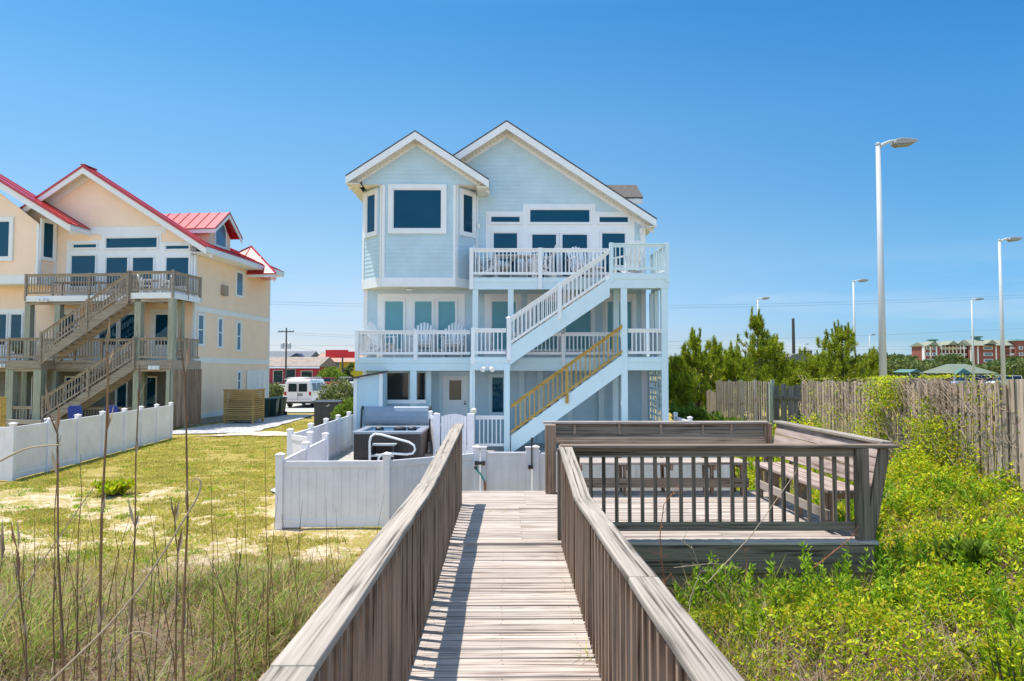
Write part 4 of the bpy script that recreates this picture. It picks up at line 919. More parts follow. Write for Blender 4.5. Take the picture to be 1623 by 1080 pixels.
# ------------------------------------------------------------------ adirondack chairs and tables
def adirondack(label, m, loc, rz, group):
    t = thing('adirondack_chair', label, 'chair', loc, rz, group)
    mb = MB()
    for k in range(6): mb.beam((-.27, -.32+k*.1, .40-k*.022), (.27, -.32+k*.1, .40-k*.022), .085, .02)
    part('seat', mb, m, t)
    mb = MB()
    for k in range(7):
        x = (k-3)*.085; h = .74-.022*(k-3)**2*.9; xt = x*1.25; mb.beam((x, .14, .28), (xt, .14+.30*h/.74, .28+h), .075, .018, (0, 1, 0))
    mb.beam((-.3, .2, .5), (.3, .2, .5), .03, .06); part('backrest', mb, m, t)
    for s_ in (-1, 1):
        mb = MB(); mb.beam((s_*.34, -.38, .60), (s_*.34, .28, .60), .12, .022); part('armrest', mb, m, t)
        mb = MB(); mb.box(s_*.29-.02, s_*.29+.02, -.36, -.27, 0, .59); part('leg', mb, m, t)
        mb = MB(); mb.beam((s_*.29, -.34, .37), (s_*.29, .42, .05), .03, .10); mb.box(s_*.34-.02, s_*.34+.02, .22, .28, .15, .59); part('leg', mb, m, t)
    return t
ch = adirondack('white adirondack chair on the lower deck at its left end, seen side-on', M['white'], (X(603, 24.3), 24.45, z1), R(58), 'white adirondack chairs on the blue house decks')
GC = 'white adirondack chairs on the blue house decks'
dup(ch, (X(672, 24.5), 24.45, z1), R(3), 'white adirondack chair on the lower deck, left one of the pair before the sliding doors', GC)
dup(ch, (X(720, 24.5), 24.45, z1), R(-3), 'white adirondack chair on the lower deck, right one of the pair before the sliding doors', GC)
zt3 = z2+.0
for o_ in [o for o in COL.objects if o.get('label', '').startswith('white adirondack chair on the lower deck')]: o_.scale = (1.1, 1.1, 1.27)
dup(ch, (X(772, 24.5), 24.55, zt3), R(85), 'white adirondack chair at the left end of the upper deck table', GC)
dup(ch, (X(794, 24.9), 24.85, zt3), R(5), 'white adirondack chair behind the upper deck table, its left', GC)
dup(ch, (X(850, 24.9), 24.75, zt3), R(-5), 'white adirondack chair behind the upper deck table, its right', GC)
dup(ch, (X(862, 24.4), 24.35, zt3), R(-100), 'white adirondack chair leaning at the right end of the upper deck table', GC)
dup(ch, (X(922, 24.4), 24.45, zt3), R(20), 'white adirondack chair behind the stair head on the upper deck', GC)
dup(ch, (X(998, 24.0), 24.1, zt3), R(-150), 'white adirondack chair with its back turned on the upper corner landing', GC)
def table(label, m, loc, rz=0, w_=1.6, d_=.8, h=.73, cat='table'):
    t = thing('deck_table', label, cat, loc, rz)
    mb = MB()
    for k in range(6): mb.box(-w_/2, w_/2, -d_/2+k*d_/6+.005, -d_/2+(k+1)*d_/6-.005, h-.03, h)
    part('tabletop', mb, m, t)
    for sx in (-1, 1):
        for sy in (-1, 1): mb = MB(); mb.box(sx*(w_/2-.1)-.035, sx*(w_/2-.1)+.035, sy*(d_/2-.1)-.035, sy*(d_/2-.1)+.035, 0, h-.03); part('leg', mb, m, t)
    return t
table('long white slatted table on the upper deck of the blue house', M['white'], (X(818, 24.4), 24.35, zt3), h=.85)
table('small white side table by the chair behind the stair head', M['white'], (X(946, 24.4), 24.5, zt3), w_=.5, d_=.45, h=.45)
# ------------------------------------------------------------------ the yellow beach house with red metal roofs
TH = R(5.5); W0 = Vector((-15.36, 33.7, 0)); uD = Vector((math.cos(TH), -math.sin(TH), 0)); vD = Vector((math.sin(TH), math.cos(TH), 0))
yh = thing('beach_house', 'cream yellow beach house with red metal roofs and weathered wooden decks, on the left', 'house', W0, -TH)
CP = Vector((0, 0, CAMZ))
def UL(px, py, v):
    d = CM @ Vector(((px-811.5)/FP, -(py-540)/FP, -1.0)); t = (v-(CP-W0).dot(vD))/d.dot(vD); q = CP+d*t-W0; return q.dot(uD), q.z
def UR(px, py, u=0.0):                                # on the side wall plane u = const -> (v, z)
    d = CM @ Vector(((px-811.5)/FP, -(py-540)/FP, -1.0)); t = (u-(CP-W0).dot(uD))/d.dot(uD); q = CP+d*t-W0; return q.dot(vD), q.z
lu = lambda px, v=0, py=450: UL(px, py, v)[0]
lz = lambda py, v=0, px=240: UL(px, py, v)[1]
nfL = (0, -1, 0); oL = (0, 0, 0); FV, GV = -2.43, -1.55
VB = UR(427, 520)[0]
y3, y1_ = lz(464, FV), lz(571, FV)
ez = UR(340, 402, .0)[1]; ez = 8.35
la = UL(132, 262, -.55); lr = UL(327, 389, -.55); s3 = (la[1]-lr[1])/(lr[0]-la[0])
rzL = lambda u: la[1]-s3*abs(u-la[0])
uL = lu(-120)
mb = MB()
lap(mb, oL, ux, nfL, [(uL, 0), (0, 0), (0, rzL(0)-.25), (la[0], la[1]-.25), (lu(44), rzL(lu(44))-.25), (uL, rzL(lu(44))-.25)], ex=.18)
lap(mb, (0, 0, 0), (0, 1, 0), (1, 0, 0), [(0, .35), (VB, .35), (VB, rzL(0)-.25), (0, rzL(0)-.25)], ex=.18)
mb.box(uL, -.02, VB-.1, VB, 0, rzL(0)-.4)
part('wall', mb, M['yellow'], yh)
mb = MB(); mb.box(-.12, .025, -.03, 0, 0, rzL(0)-.3); mb.box(.003, .03, -.028, .14, 0, rzL(0)-.3); mb.box(.003, .03, VB-.14, VB+.01, 0, rzL(0)-.3); part('corner_board', mb, M['white'], yh)
mb = MB()
for py0, py1 in ((484, 493), (567, 576)):
    a, b = lz(py1, 0, 321), lz(py0, 0, 321); mb.box(.002, .035, .14, VB-.14, a, b)
mb.box(.002, .035, .14, VB-.14, .3, .55); part('band_board', mb, M['white'], yh)
mb = MB(); mb.box(.0, .02, .05, VB, 0, .3); part('foundation', mb, M['wood_x'], yh)
# main roof
le = lr[0]+.02; ll = lu(50, -.55, 305)-3.0
def lslab(pts, t0, t1, v0, v1, mbx):
    for a, b in zip(pts, pts[1:]): mbx.prism([(a[0], a[1]-t0), (b[0], b[1]-t0), (b[0], b[1]-t1), (a[0], a[1]-t1)], 'y', v0, v1)
RY = [(ll, rzL(ll)), (la[0], la[1]), (le, rzL(le))]
mb = MB(); lslab(RY, 0, .05, -.62, .35, mb); PB = .44
rzB = lambda u: rzL(le)+PB*(le-u)
mb.prism([(la[0], rzB(la[0])), (le, rzB(le)), (le, rzB(le)-.05), (la[0], rzB(la[0])-.05)], 'y', .352, VB+.05); mb.prism([(ll, rzB(le)), (la[0], rzB(la[0])), (la[0], rzB(la[0])-.05), (ll, rzB(le)-.05)], 'y', .352, VB+.05)
for k in range(16):                                   # standing seams on the right slope
    v = -.6+k*.56
    if v < .3: mb.vbeam((la[0], v, la[1]+.012), (le, v, rzL(le)+.012), .03, .05)
    elif v < VB+.2: mb.vbeam((la[0], v, rzB(la[0])+.012), (le, v, rzB(le)+.012), .03, .05)
mb.beam((la[0], -.62, la[1]+.02), (la[0], .35, la[1]+.02), .2, .05)
lslab(RY, .045, .12, -.64, -.60, mb)
part('roof', mb, M['redroof'], yh)
mb = MB(); lslab(RY, .12, .42, -.60, -.56, mb); part('rake_board', mb, M['white'], yh)
mb = MB(); lslab(RY, .07, .16, -.56, .34, mb); mb.box(0, le-.05, .345, VB+.15, rzL(le)-.30, rzL(le)-.24); part('soffit', mb, M['soffit'], yh)
mb = MB(); lslab(RY, .16, .55, -.045, -.02, mb); part('frieze_board', mb, M['white'], yh)
ez = rzL(le)
mb = MB(); mb.box(le-.04, le+.005, -.56, VB+.03, ez-.32, ez-.06); mb.box(.04, le-.04, -.56, VB+.02, ez-.335, ez-.31); part('eave_fascia', mb, M['white'], yh)
# dormer: ridge runs left-right
ub = le-.25
dv0, dz0 = UR(365, 337, ub); vb = 2.75; hwd = 1.45; dz = dz0; 
u_r, dz = UL(365, 337, vb); u_l = UL(255, 337, vb)[0]
de = dz-hwd*.78
mb = MB()
mb.prism([(vb, dz), (vb+hwd, de), (vb+hwd, de-.05), (vb, dz-.06), (vb-hwd, de-.05), (vb-hwd, de)], 'x', u_l-1.5, u_r)
for k in range(9): x = u_r-.03-k*.56; mb.beam((x, vb, dz+.015), (x, vb-hwd, de+.015), .03, .05, (0, 0, 1)); mb.beam((x, vb, dz+.015), (x, vb+hwd, de+.015), .03, .05, (0, 0, 1))
drm = part('dormer_roof', mb, M['redroof'], yh)
mb = MB(); mb.prism([(vb, dz-.065), (vb+hwd, de-.055), (vb+hwd, de-.25), (vb, dz-.3), (vb-hwd, de-.25), (vb-hwd, de-.055)], 'x', u_r-.08, u_r-.03); mb.box(u_l-1.5, u_r-.08, vb-hwd+.02, vb-hwd+.06, de-.25, de-.055); part('dormer_trim', mb, M['white'], drm)
wb = u_r-.55
mb = MB(); lap(mb, (wb, vb, 0), (0, 1, 0), (1, 0, 0), [(-hwd+.35, rzB(wb)-.5), (hwd-.35, rzB(wb)-.5), (hwd-.35, de-.1), (0, dz-.25), (-hwd+.35, de-.1)], ex=.18)
lap(mb, (wb, vb-hwd+.35, 0), (-1, 0, 0), (0, -1, 0), [(0, rzB(wb)-.5), (2.2, rzB(wb-2.2)-.1), (2.2, de-.05), (0, de-.05)], ex=.18)
part('dormer_wall', mb, M['yellow'], drm)
ac = Vector((wb+.03, vb, rzB(wb)+.85)); r0 = .5
def arch(r_, zb_): return [(vb+r_*math.cos(t), ac.z+r_*math.sin(t)) for t in [math.pi*k/14 for k in range(15)]]+[(vb-r_, zb_), (vb+r_, zb_)]
mb = MB(); mb.prism(arch(.62, rzB(wb)+.0), 'x', wb+.01, wb+.05); af = part('arch_window', mb, M['white'], yh)
mb = MB(); mb.prism(arch(.48, rzB(wb)+.12), 'x', wb+.05, wb+.065); part('pane', mb, glassmat('sky_pane', (.12, .22, .34), rough=.1), af)
# hipped red roof further back
hu, hz = UL(398, 391, 6.6); 
eu1, ezh = UL(437, 434, 5.3)
fv = min(5.3, VB-2.2); hu, hz = UL(398, 391, fv+1.7); eu1, ezh = UL(437, 433, fv); eu2 = UL(438, 433, fv+2.6)[0]
mb = MB(); bz = ezh; hv = fv+1.7; c = [(hu-2.6, fv, bz), (eu1, fv, bz), (eu2, fv+2.6, bz), (hu-2.6, fv+3.2, bz)]; tp = (hu, hv, hz)
mb.add(c+[tp]+[(x, y, z-.06) for x, y, z in c], [(0,1,4),(1,2,4),(2,3,4),(3,0,4),(0,5,6,1),(1,6,7,2),(2,7,8,3),(3,8,5,0),(8,7,6,5)])
for i in range(4): mb.beam(Vector(c[i])+Vector((0,0,.02)), Vector(tp)+Vector((0,0,.03)), .08, .05)
for t in (.25, .5, .75):
    p = Vector(c[0]).lerp(Vector(c[1]), t); q = Vector(tp).lerp(Vector(c[0]) if t < .5 else Vector(c[1]), abs(t-.5)*1.6); mb.beam(p+Vector((0,0,.02)), q+Vector((0,0,.02)), .03, .05)
    p = Vector(c[1]).lerp(Vector(c[2]), t); q = Vector(tp).lerp(Vector(c[1]) if t < .5 else Vector(c[2]), abs(t-.5)*1.6); mb.beam(p+Vector((0,0,.02)), q+Vector((0,0,.02)), .03, .05)
hr_ = part('hipped_roof', mb, M['redroof'], yh)
mb = MB(); mb.box(hu-2.5, eu1-.04, fv+.03, fv+.07, bz-.22, bz-.065); mb.vbeam((eu1-.06, fv+.08, bz-.14), (eu2-.06, fv+2.5, bz-.14), .04, .15); part('roof_fascia', mb, M['white'], hr_)
# left bay with its own red roof
BV = -.9
bu0, bu1 = lu(60, BV), lu(88, 0)
pk = UL(-75, 240, -1.4); ee = UL(112, 354, -1.4)
sB = (pk[1]-ee[1])/(ee[0]-pk[0])
mb = MB(); zt1_ = lz(326, BV, 30); zbB = lz(450, BV, 30)
lap(mb, (0, BV, 0), ux, nfL, [(uL, zbB), (bu0, zbB), (bu0, zt1_-.0), (bu0, ee[1]+.1), (pk[0], pk[1]-.4), (uL, pk[1]-.4)], ex=.18)
u_ = Vector((bu1-bu0, -BV, 0)); L_ = u_.length; u_.normalize(); nB = Vector((u_.y, -u_.x, 0))
lap(mb, (bu0, BV, 0), u_, nB, [(0, zbB), (L_, zbB), (L_, ee[1]), (0, ee[1])], ex=.18)
bay2 = part('bay', mb, M['yellow'], yh)
mb = MB(); pbox(mb, (0, BV, 0), ux, nfL, uL, bu0, zbB, zbB+.42, 0, .04); pbox(mb, (bu0, BV, 0), u_, nB, 0, L_, zbB, zbB+.42, 0, .04)
pbox(mb, (bu0, BV, 0), u_, nB, 0, .12, zbB, ee[1]-.1, .0, .035); pbox(mb, (bu0, BV, 0), u_, nB, L_-.12, L_, zbB, ee[1]-.1, .0, .035)
pbox(mb, (0, BV, 0), ux, nfL, bu0-.12, bu0, zbB, ee[1]+.1, .001, .036); mb.prism([(uL, 0), (uL, BV), (bu0, BV), (bu1, 0)], 'z', zbB-.03, zbB-.002)
part('bay_trim', mb, M['white'], bay2)
window(yh, (0, BV, 0), ux, nfL, lu(-45, BV), lu(14, BV), lz(408, BV, 10), lz(351, BV, 10), w_=.2, world=False)
window(yh, (bu0, BV, 0), u_, nB, L_*.18, L_*.78, lz(409, -.6, 48), lz(353, -.6, 48), w_=.14, world=False)
RL = [(pk[0], pk[1]), (ee[0], ee[1])]
mb = MB(); lslab(RL, 0, .05, -1.46, .0, mb); mb.beam((pk[0], -1.46, pk[1]), (ee[0], -1.46, ee[1]-.03), .05, .1)
for k in range(3): v = -1.3+k*.56; mb.vbeam((pk[0], v, pk[1]+.012), (ee[0], v, ee[1]+.012), .03, .05)
rl_ = part('bay_roof', mb, M['redroof'], bay2)
mb = MB(); lslab(RL, .06, .42, -1.42, -1.37, mb); lslab(RL, .07, .12, -1.36, -.02, mb); mb.box(ee[0]-.04, ee[0], -1.36, 0, ee[1]-.35, ee[1]-.06); part('rake_board', mb, M['white'], bay2)
# far saddle roof peeking between
# windows, third floor
mb = MB(); za, zc = y3, lz(382, 0, 200)
pbox(mb, oL, ux, nfL, lu(105), lu(160), za, lz(382, 0, 130), 0, .03); pbox(mb, oL, ux, nfL, lu(160)+.002, lu(255)-.002, za, lz(362, 0, 205), 0, .034); pbox(mb, oL, ux, nfL, lu(255), lu(307), za, lz(384, 0, 280), 0, .03)
mb.box(lu(108), lu(262), -.028, -.002, lz(371, 0, 180), lz(360, 0, 180))
part('window_surround', mb, M['white'], yh)
def wl(a, b, py0, py1, **k): return window(yh, oL, ux, nfL, lu(a), lu(b), lz(py1, 0, (a+b)/2), lz(py0, 0, (a+b)/2), w_=.06, world=False, **k)
wl(115, 153, 387, 394); wl(167, 249, 377, 394); wl(262, 300, 389, 396)
wl(113, 152, 405, 455); wl(168, 203, 408, 460, kind='sliding_door'); wl(210, 244, 408, 460, kind='sliding_door'); wl(263, 300, 408, 455)
# second floor
mb = MB(); pbox(mb, oL, ux, nfL, lu(92), lu(128), y1_, lz(490, 0, 110), 0, .03); pbox(mb, oL, ux, nfL, lu(150), lu(228), y1_, lz(490, 0, 190), 0, .03); pbox(mb, oL, ux, nfL, lu(240), lu(285), y1_, lz(490, 0, 260), 0, .03); pbox(mb, oL, ux, nfL, lu(-60), lu(58), y1_, lz(490, 0, 0), 0, .03)
part('window_surround', mb, M['white'], yh)
for a, b, k in ((97, 122, 'window'), (160, 188, 'sliding_door'), (193, 222, 'sliding_door'), (248, 272, 'door'), (-40, 14, 'window'), (20, 38, 'window')): wl(a, b, 498, 548, kind=k)
# ground floor: shaded back wall openings
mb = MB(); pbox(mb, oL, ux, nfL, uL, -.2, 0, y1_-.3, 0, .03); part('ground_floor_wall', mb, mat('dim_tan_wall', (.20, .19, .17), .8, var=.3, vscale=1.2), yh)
for a, b, k in ((47, 56, 'window'), (110, 136, 'window'), (190, 206, 'sliding_door'), (234, 252, 'door')): wl(a, b, 598, 655, kind=k)
# side wall windows
def ws(a, b, py0, py1, slider=True):
    v0, zt_ = UR(a, py0); v1, _ = UR(b, py0); zb_ = UR(a, py1)[1]
    window(yh, (0, 0, 0), (0, 1, 0), (1, 0, 0), v0, v1, zb_, zt_, w_=.1, world=False, mull=(('h', (zb_+zt_)/2),) if slider else (), glass=M['skyglass'])
M['skyglass'] = glassmat('side_window_glass', (.10, .17, .26), rough=.08)
ws(374, 384, 431, 468, False); ws(313, 321.5, 499, 546); ws(345, 351, 505, 550); ws(374.5, 380.5, 511, 555); ws(375.5, 380, 590, 618)
v0, zt_ = UR(391, 588); v1 = VB-.15; mb = MB()
for k in range(5): v = v0+(v1-v0)*k/4; mb.box(.03, .06, v-.05, v+.05, .5, zt_)
for k in range(7): z = .55+(zt_-.55)*k/6; mb.box(.03, .055, v0, v1, z-.04, z+.04)
mb.box(.01, .03, v0, v1, .5, zt_); part('garage_lattice', mb, M['white'], yh)
v0, zt_ = UR(350, 452); mb = MB(); mb.box(.03, .2, v0, v0+.45, zt_-.55, zt_); part('vent_box', mb, M['deck_grey'], yh)
v0, zt_ = UR(350.5, 387, .1)
# decks
def ldeck(name, u0, u1, v0, v1, zt_, drop, m, fas):
    mb = MB(); mb.box(u0, u1, v0, v0+.05, zt_-fas, zt_); mb.box(u1-.05, u1, v0+.05, v1, zt_-fas, zt_-.002); mb.box(u0, u0+.05, v0+.05, v1, zt_-fas, zt_-.002); d_ = part(name, mb, m, yh, bevel=.004)
    mb = MB(); mb.box(u0+.06, u1-.02, v0+.06, v1-.03, zt_-.05, zt_-.005); x = u0+.3
    while x < u1: mb.box(x-.02, x+.02, v0+.06, v1-.05, zt_-.25, zt_-.051); x += .42
    mb.box(u0, u1-.03, v0+.08, v0+.16, zt_-drop-.02, zt_-fas+.05); part('deck_floor', mb, M['deck_grey'], d_); return d_
uA = lu(275, FV, 469); uM = lu(206, FV); uG = lu(39, GV); uN = lu(-120, GV)
ldeck('upper_deck', uG, uM+.1, GV, 0, y3-.0, .4, M['white'], .27)
ldeck('upper_landing', uM, uA, FV, -.0, y3, .4, M['white'], .27)
ldeck('lower_deck', uN, uM, GV, 0, y1_, .5, M['deck_grey'], .42)
ldeck('lower_landing', lu(212, FV), uA, FV, 0, y1_, .5, M['deck_grey'], .42)
ldeck('lower_landing', lu(14, FV), lu(68, FV), FV, GV-.003, y1_, .5, M['deck_grey'], .42)
def lcol(p0, p1, v, za, zb_):
    a, b = lu(p0, v), lu(p1, v); w_ = b-a; mb = MB(); mb.box(a, b, v, v+w_, za, zb_); part('column', mb, M['green_wood'], yh, bevel=.008)
zU = y3-.27; zL = y1_-.42
for p0, p1, v in ((40, 49, GV+.1), (87, 96, GV+.1), (214, 224, FV+.08), (267, 276, FV+.03), (283, 290, -1.2)): lcol(p0, p1, v, y1_, zU)
for p0, p1, v in ((13, 25, FV+.05), (38, 47, GV+.1), (57, 69, FV+.05), (86, 93, GV+.1), (214, 223, FV+.1), (266, 275, FV+.02), (224, 232, -1.2)): lcol(p0, p1, v, 0, zL)
mb = MB(); k = 0; v = FV+.15
while v < 0: mb.box(uA-.03-.0, uA, v, v+.12, .1, zL-.0); v += .15
part('slat_screen', mb, M['wood_z'], yh)
for v in (FV+.02, FV/2, -.12): mb = MB(); mb.box(uA-.12, uA-.031, v, v+.1, 0, y1_); part('screen_post', mb, M['green_wood'], yh)
D = M['deck_grey']
h3 = lz(430, FV)-y3; h3b = lz(434, GV, 120)-y3
kw = dict(world=False, sp=.14)
railing(yh, (uG+.05, GV+.03, y3), (uM-.1, GV+.03, y3), h3b, D, posts=(0, .56), **kw)
railing(yh, (uM, FV+.03, y3), (uA-.05, FV+.03, y3), h3, D, posts=(0, 1), posttop=.05, **kw)
railing(yh, (uA-.05, FV+.1, y3), (uA-.05, -.1, y3), h3, D, posts=(.5, 1), **kw)
h1_ = lz(535, FV)-y1_
railing(yh, (lu(222, FV), FV+.04, y1_), (lu(267, FV), FV+.04, y1_), h1_, D, posts=(), **kw)
railing(yh, (uA-.05, FV+.15, y1_), (uA-.05, -.1, y1_), h1_, D, posts=(.5,), **kw)
railing(yh, (lu(16, FV), FV+.04, y1_), (lu(62, FV), FV+.04, y1_), h1_, D, posts=(0,), **kw)
railing(yh, (lu(70, GV), GV+.04, y1_), (lu(214, GV), GV+.04, y1_), h1_, D, posts=(.35, .65), **kw)
railing(yh, (uN, GV+.04, y1_), (lu(14, GV), GV+.04, y1_), h1_, D, posts=(.5,), **kw)
railing(yh, (lu(26, FV), FV+.05, .1), (lu(57, FV), FV+.05, .1), lz(644, FV, 40)-.1, D, posts=(), **kw)
railing(yh, (lu(135, GV), GV+.05, .1), (lu(213, GV), GV+.05, .1), lz(645, GV, 170)-.1, D, posts=(), **kw)
mb = MB(); a = UL(14, 666, FV-.1); b = UL(70, 664, FV-.1); mb.box(a[0], b[0], FV-.3, FV+.0, a[1]-.16, a[1]+.02); part('lower_bench', mb, M['wood_x'], yh)
# stairs
def lst(t0, t1, sd, nm):
    tp_, bt_ = UL(*t0, FV), UL(*t1, FV)
    s_ = stairs(yh, tp_, bt_, FV-.02, FV+.85, D, D, world=False, name='stair', sd=sd)
    return s_, tp_, bt_
sA, tpA, btA = lst((204, 466), (66, 562), .45, 0)
hh = lz(432, FV)-lz(466, FV)
railing(yh, (tpA[0], FV-.06, tpA[1]), (btA[0], FV-.06, btA[1]), hh, D, posts=(0, .47, 1), posttop=.08, post_drop=.35, low=.1, **kw)
railing(yh, (tpA[0], FV+.87, tpA[1]), (btA[0], FV+.87, btA[1]), hh, D, posts=(), low=.1, **kw)
sB_, tpB, btB = lst((213, 571), (69, 664), .45, 0)
railing(yh, (tpB[0], FV-.06, tpB[1]), (btB[0], FV-.06, btB[1]), hh, D, posts=(0, .5, 1), posttop=.08, post_drop=.35, low=.1, **kw)
railing(yh, (tpB[0], FV+.87, tpB[1]), (btB[0], FV+.87, btB[1]), hh, D, posts=(), low=.1, **kw)
for px, py, v in ((66, 476, GV-.1), (243, 583, FV-.1), (0, 580, GV-.1)):
    a = UL(px, py, v); mb = MB(); mb.box(a[0]-.25, a[0]+.25, v, v+.08, a[1]-.09, a[1]+.09); mb.box(a[0]-.16, a[0]-.05, v-.12, v, a[1]-.07, a[1]+.07); mb.box(a[0]+.05, a[0]+.16, v-.12, v, a[1]-.07, a[1]+.07); part('flood_lamp', mb, M['white'], yh)
a = UL(79, 400, 0); mb = MB(); mb.lathe((a[0], -.08, a[1]), [(.04, -.12), (.08, -.06), (.07, .08), (.03, .12)], 8); part('wall_lamp', mb, M['metal'], yh)
a = UL(311, 398, 0); mb = MB()
for k in range(7): mb.beam((a[0]-.25, -.05, a[1]-.2+k*.07), (a[0]+.1, -.12, a[1]-.2+k*.07), .02, .02)
part('hanging_basket', mb, M['darkpole'], yh)
# furniture on the yellow house's decks
def wpos(px, v, z): u = lu(px, v); p = W0+uD*u+vD*v; return (p.x, p.y, z)
t = table('long pale wooden table on the upper deck of the yellow house', mat('pale_teak', (.50, .46, .40), .7, var=.15), wpos(128, -.8, y3), -TH, w_=2.6, d_=.8, h=.72)
for o, lab in ((-.75, 'pale slatted bench before the table on the yellow house upper deck, left of its rail post'), (.0, 'second pale slatted bench before the table on the yellow house upper deck')):
    pass
t2 = table('white round-edged dining table on the yellow house upper corner landing', M['white'], wpos(248, -1.2, y3), -TH, w_=1.1, d_=.9, h=.74)
def plainchair(label, m, loc, rz, group, name='deck_chair', h=.95):
    t = thing(name, label, 'chair', loc, rz, group)
    mb = MB(); mb.box(-.24, .24, -.24, .22, .41, .45); part('seat', mb, m, t)
    mb = MB(); P = [(-.24, .45), (.24, .45), (.25, h-.08), (.18, h), (-.18, h), (-.25, h-.08)]
    mb.prism(P, 'y', .20, .235); mb.v = [(x, y+(z-.45)*.22, z) for x, y, z in mb.v]; part('backrest', mb, m, t, bevel=.01)
    for x in (-.22, .22):
        for y in (-.21, .2): mb = MB(); mb.box(x-.02, x+.02, y-.02, y+.02, 0, .41); part('leg', mb, m, t)
    for x in (-.27, .27): mb = MB(); mb.box(x-.02, x+.02, -.22, .25, .62, .65); mb.box(x-.015, x+.015, -.2, -.17, .3, .62); part('armrest', mb, m, t)
    return t
wc = plainchair('white chair at the left of the table on the yellow house corner landing', M['white'], wpos(232, -1.5, y3), R(100), 'white chairs on the yellow house corner landing')
dup(wc, wpos(262, -1.3, y3), R(-80), 'white chair at the right of the table on the yellow house corner landing', 'white chairs on the yellow house corner landing')
M['bluefab'] = mat('royal_blue_fabric', (.015, .05, .34), .6, var=.1)
bc = plainchair('royal blue chair behind the neighbour\'s white fence, the left one at the stair foot', M['bluefab'], (0, 0, 0), 0, 'blue chairs behind the white fence', h=1.2)
p = U(122, 660, 27.6); bc.location = (p.x, 27.6, .12); bc.rotation_euler = (0, 0, R(200))
p = U(182, 660, 28.2); dup(bc, (p.x, 28.2, .08), R(190), 'royal blue chair behind the neighbour\'s white fence, the right one', 'blue chairs behind the white fence')
p = wpos(33, -.9, y1_)
cg = thing('ceramic_grill', 'dark green egg-shaped grill on the lower deck of the yellow house', 'grill', p)
mb = MB(); mb.lathe((0, 0, .35), [(.12, 0), (.26, .12), (.32, .32), (.30, .5), (.2, .68), (.06, .76), (.06, .84)], 16); part('body', mb, mat('green_ceramic', (.01, .10, .06), .3), cg, smooth=True)
mb = MB(); mb.box(-.3, .3, -.3, .3, .3, .34)
part('stand_top', mb, M['darkpole'], cg)
for x in (-.27, .27):
    for y in (-.27, .27): mb = MB(); mb.box(x-.02, x+.02, y-.02, y+.02, 0, .3); part('leg', mb, M['darkpole'], cg)
# neighbour's fence
NP = []
for px, t in ((22, 0), (77, .14), (124, .3), (163, .45), (197.6, .59), (224, .73), (248.5, .87), (271, 1.0)):
    NP.append((px, t))
def on_line(px):
    a = Vector((-12.2, 16.9)); b = Vector((-13.3, 27.0)); k = U(px, 640, 1.0).x; # x/y ratio
    t = (a.x-k*a.y)/(k*(b.y-a.y)-(b.x-a.x)); q = a+(b-a)*t; return (q.x, q.y)
pts = [(-15.5, 16.9)]+[on_line(px) for px, _ in NP]
vfence('vinyl_fence', 'white vinyl fence round the yellow house yard, at the far left', pts, 1.33, postz=.07)
mb = MB()
for k in range(8): x = -19.6+k*.16; mb.box(x, x+.14, 25.4, 25.42, .1, 1.9)
nf_ = part('board_fence', mb, M['yellow_wood'], None); 
p0 = U(0, 645, 25.4); nf_.location = (p0.x+19.6-1.05, 0, -.15); tag(nf_, 'new orange board fence piece at the far left edge, beyond the white fence', 'fence')
# slatted box
cr = thing('slatted_enclosure', 'amber timber enclosure of horizontal slats beside the yellow house wall', 'enclosure', (-14.3, 34.2, 0), -R(4))
for x in (-.0, 1.42, 1.5):
    pass
bw_, bd_, bh_ = 1.52, 1.25, 1.72
for x in (0, bw_-.09):
    for y in (0, bd_-.09): mb = MB(); mb.box(x, x+.09, y, y+.09, -.1, bh_); part('post', mb, M['crate_wood'], cr)
for nm, rng_ in (('front_slats', 0), ('back_slats', bd_+.02), ):
    mb = MB()
    for k in range(14): z = .22+k*.108; mb.box(-.02, bw_+.02, rng_-.022, rng_, z, z+.07)
    part(nm, mb, M['crate_wood'], cr)
for x in (-.022, bw_):
    mb = MB()
    for k in range(14): z = .22+k*.108; mb.box(x, x+.022, .0, bd_, z, z+.07)
    part('side_slats', mb, M['crate_wood'], cr)
mb = MB(); mb.box(-.05, bw_+.05, -.05, -.023, bh_-.02, bh_+.03); mb.box(bw_+.022, bw_+.05, -.02, bd_+.05, bh_-.02, bh_+.03); part('top_rail', mb, M['crate_wood'], cr)
mb = MB(); mb.box(.15, bw_-.15, .2, 1.0, .15, 1.2); part('air_unit', mb, M['charcoal'], cr)
cr.location = (UX(356, 34.4), 34.4, 0)
# ------------------------------------------------------------------ bins, storage box
def bin_(label, m, loc, rz, group):
    t = thing('wheeled_bin', label, 'bin', loc, rz, group)
    mb = MB(); mb.add([(-.24,-.26,.06),(.24,-.26,.06),(.24,.26,.06),(-.24,.26,.06),(-.30,-.36,1.0),(.30,-.36,1.0),(.30,.36,1.0),(-.30,.36,1.0)], [(0,3,2,1),(4,5,6,7),(0,1,5,4),(1,2,6,5),(2,3,7,6),(3,0,4,7)])
    mb.box(-.33, .33, -.38, .38, .97, 1.02); part('body', mb, m, t, bevel=.02)
    mb = MB(); mb.prism([(-.40, 1.03), (.36, 1.03), (.38, 1.08), (.1, 1.13), (-.3, 1.11), (-.42, 1.06)], 'x', -.33, .33); part('lid', mb, m, t, bevel=.015)
    for x in (-.30, .26): mb = MB(); mb.prism([(.30+.13*math.cos(a), .13+.13*math.sin(a)) for a in [k*math.pi/6 for k in range(12)]], 'x', x, x+.05); part('wheel', mb, M['rubber'], t)
    mb = MB(); mb.tube([(-.25, .40, .98), (-.25, .46, 1.0), (.25, .46, 1.0), (.25, .40, .98)], .018, 6); part('handle', mb, m, t)
    return t
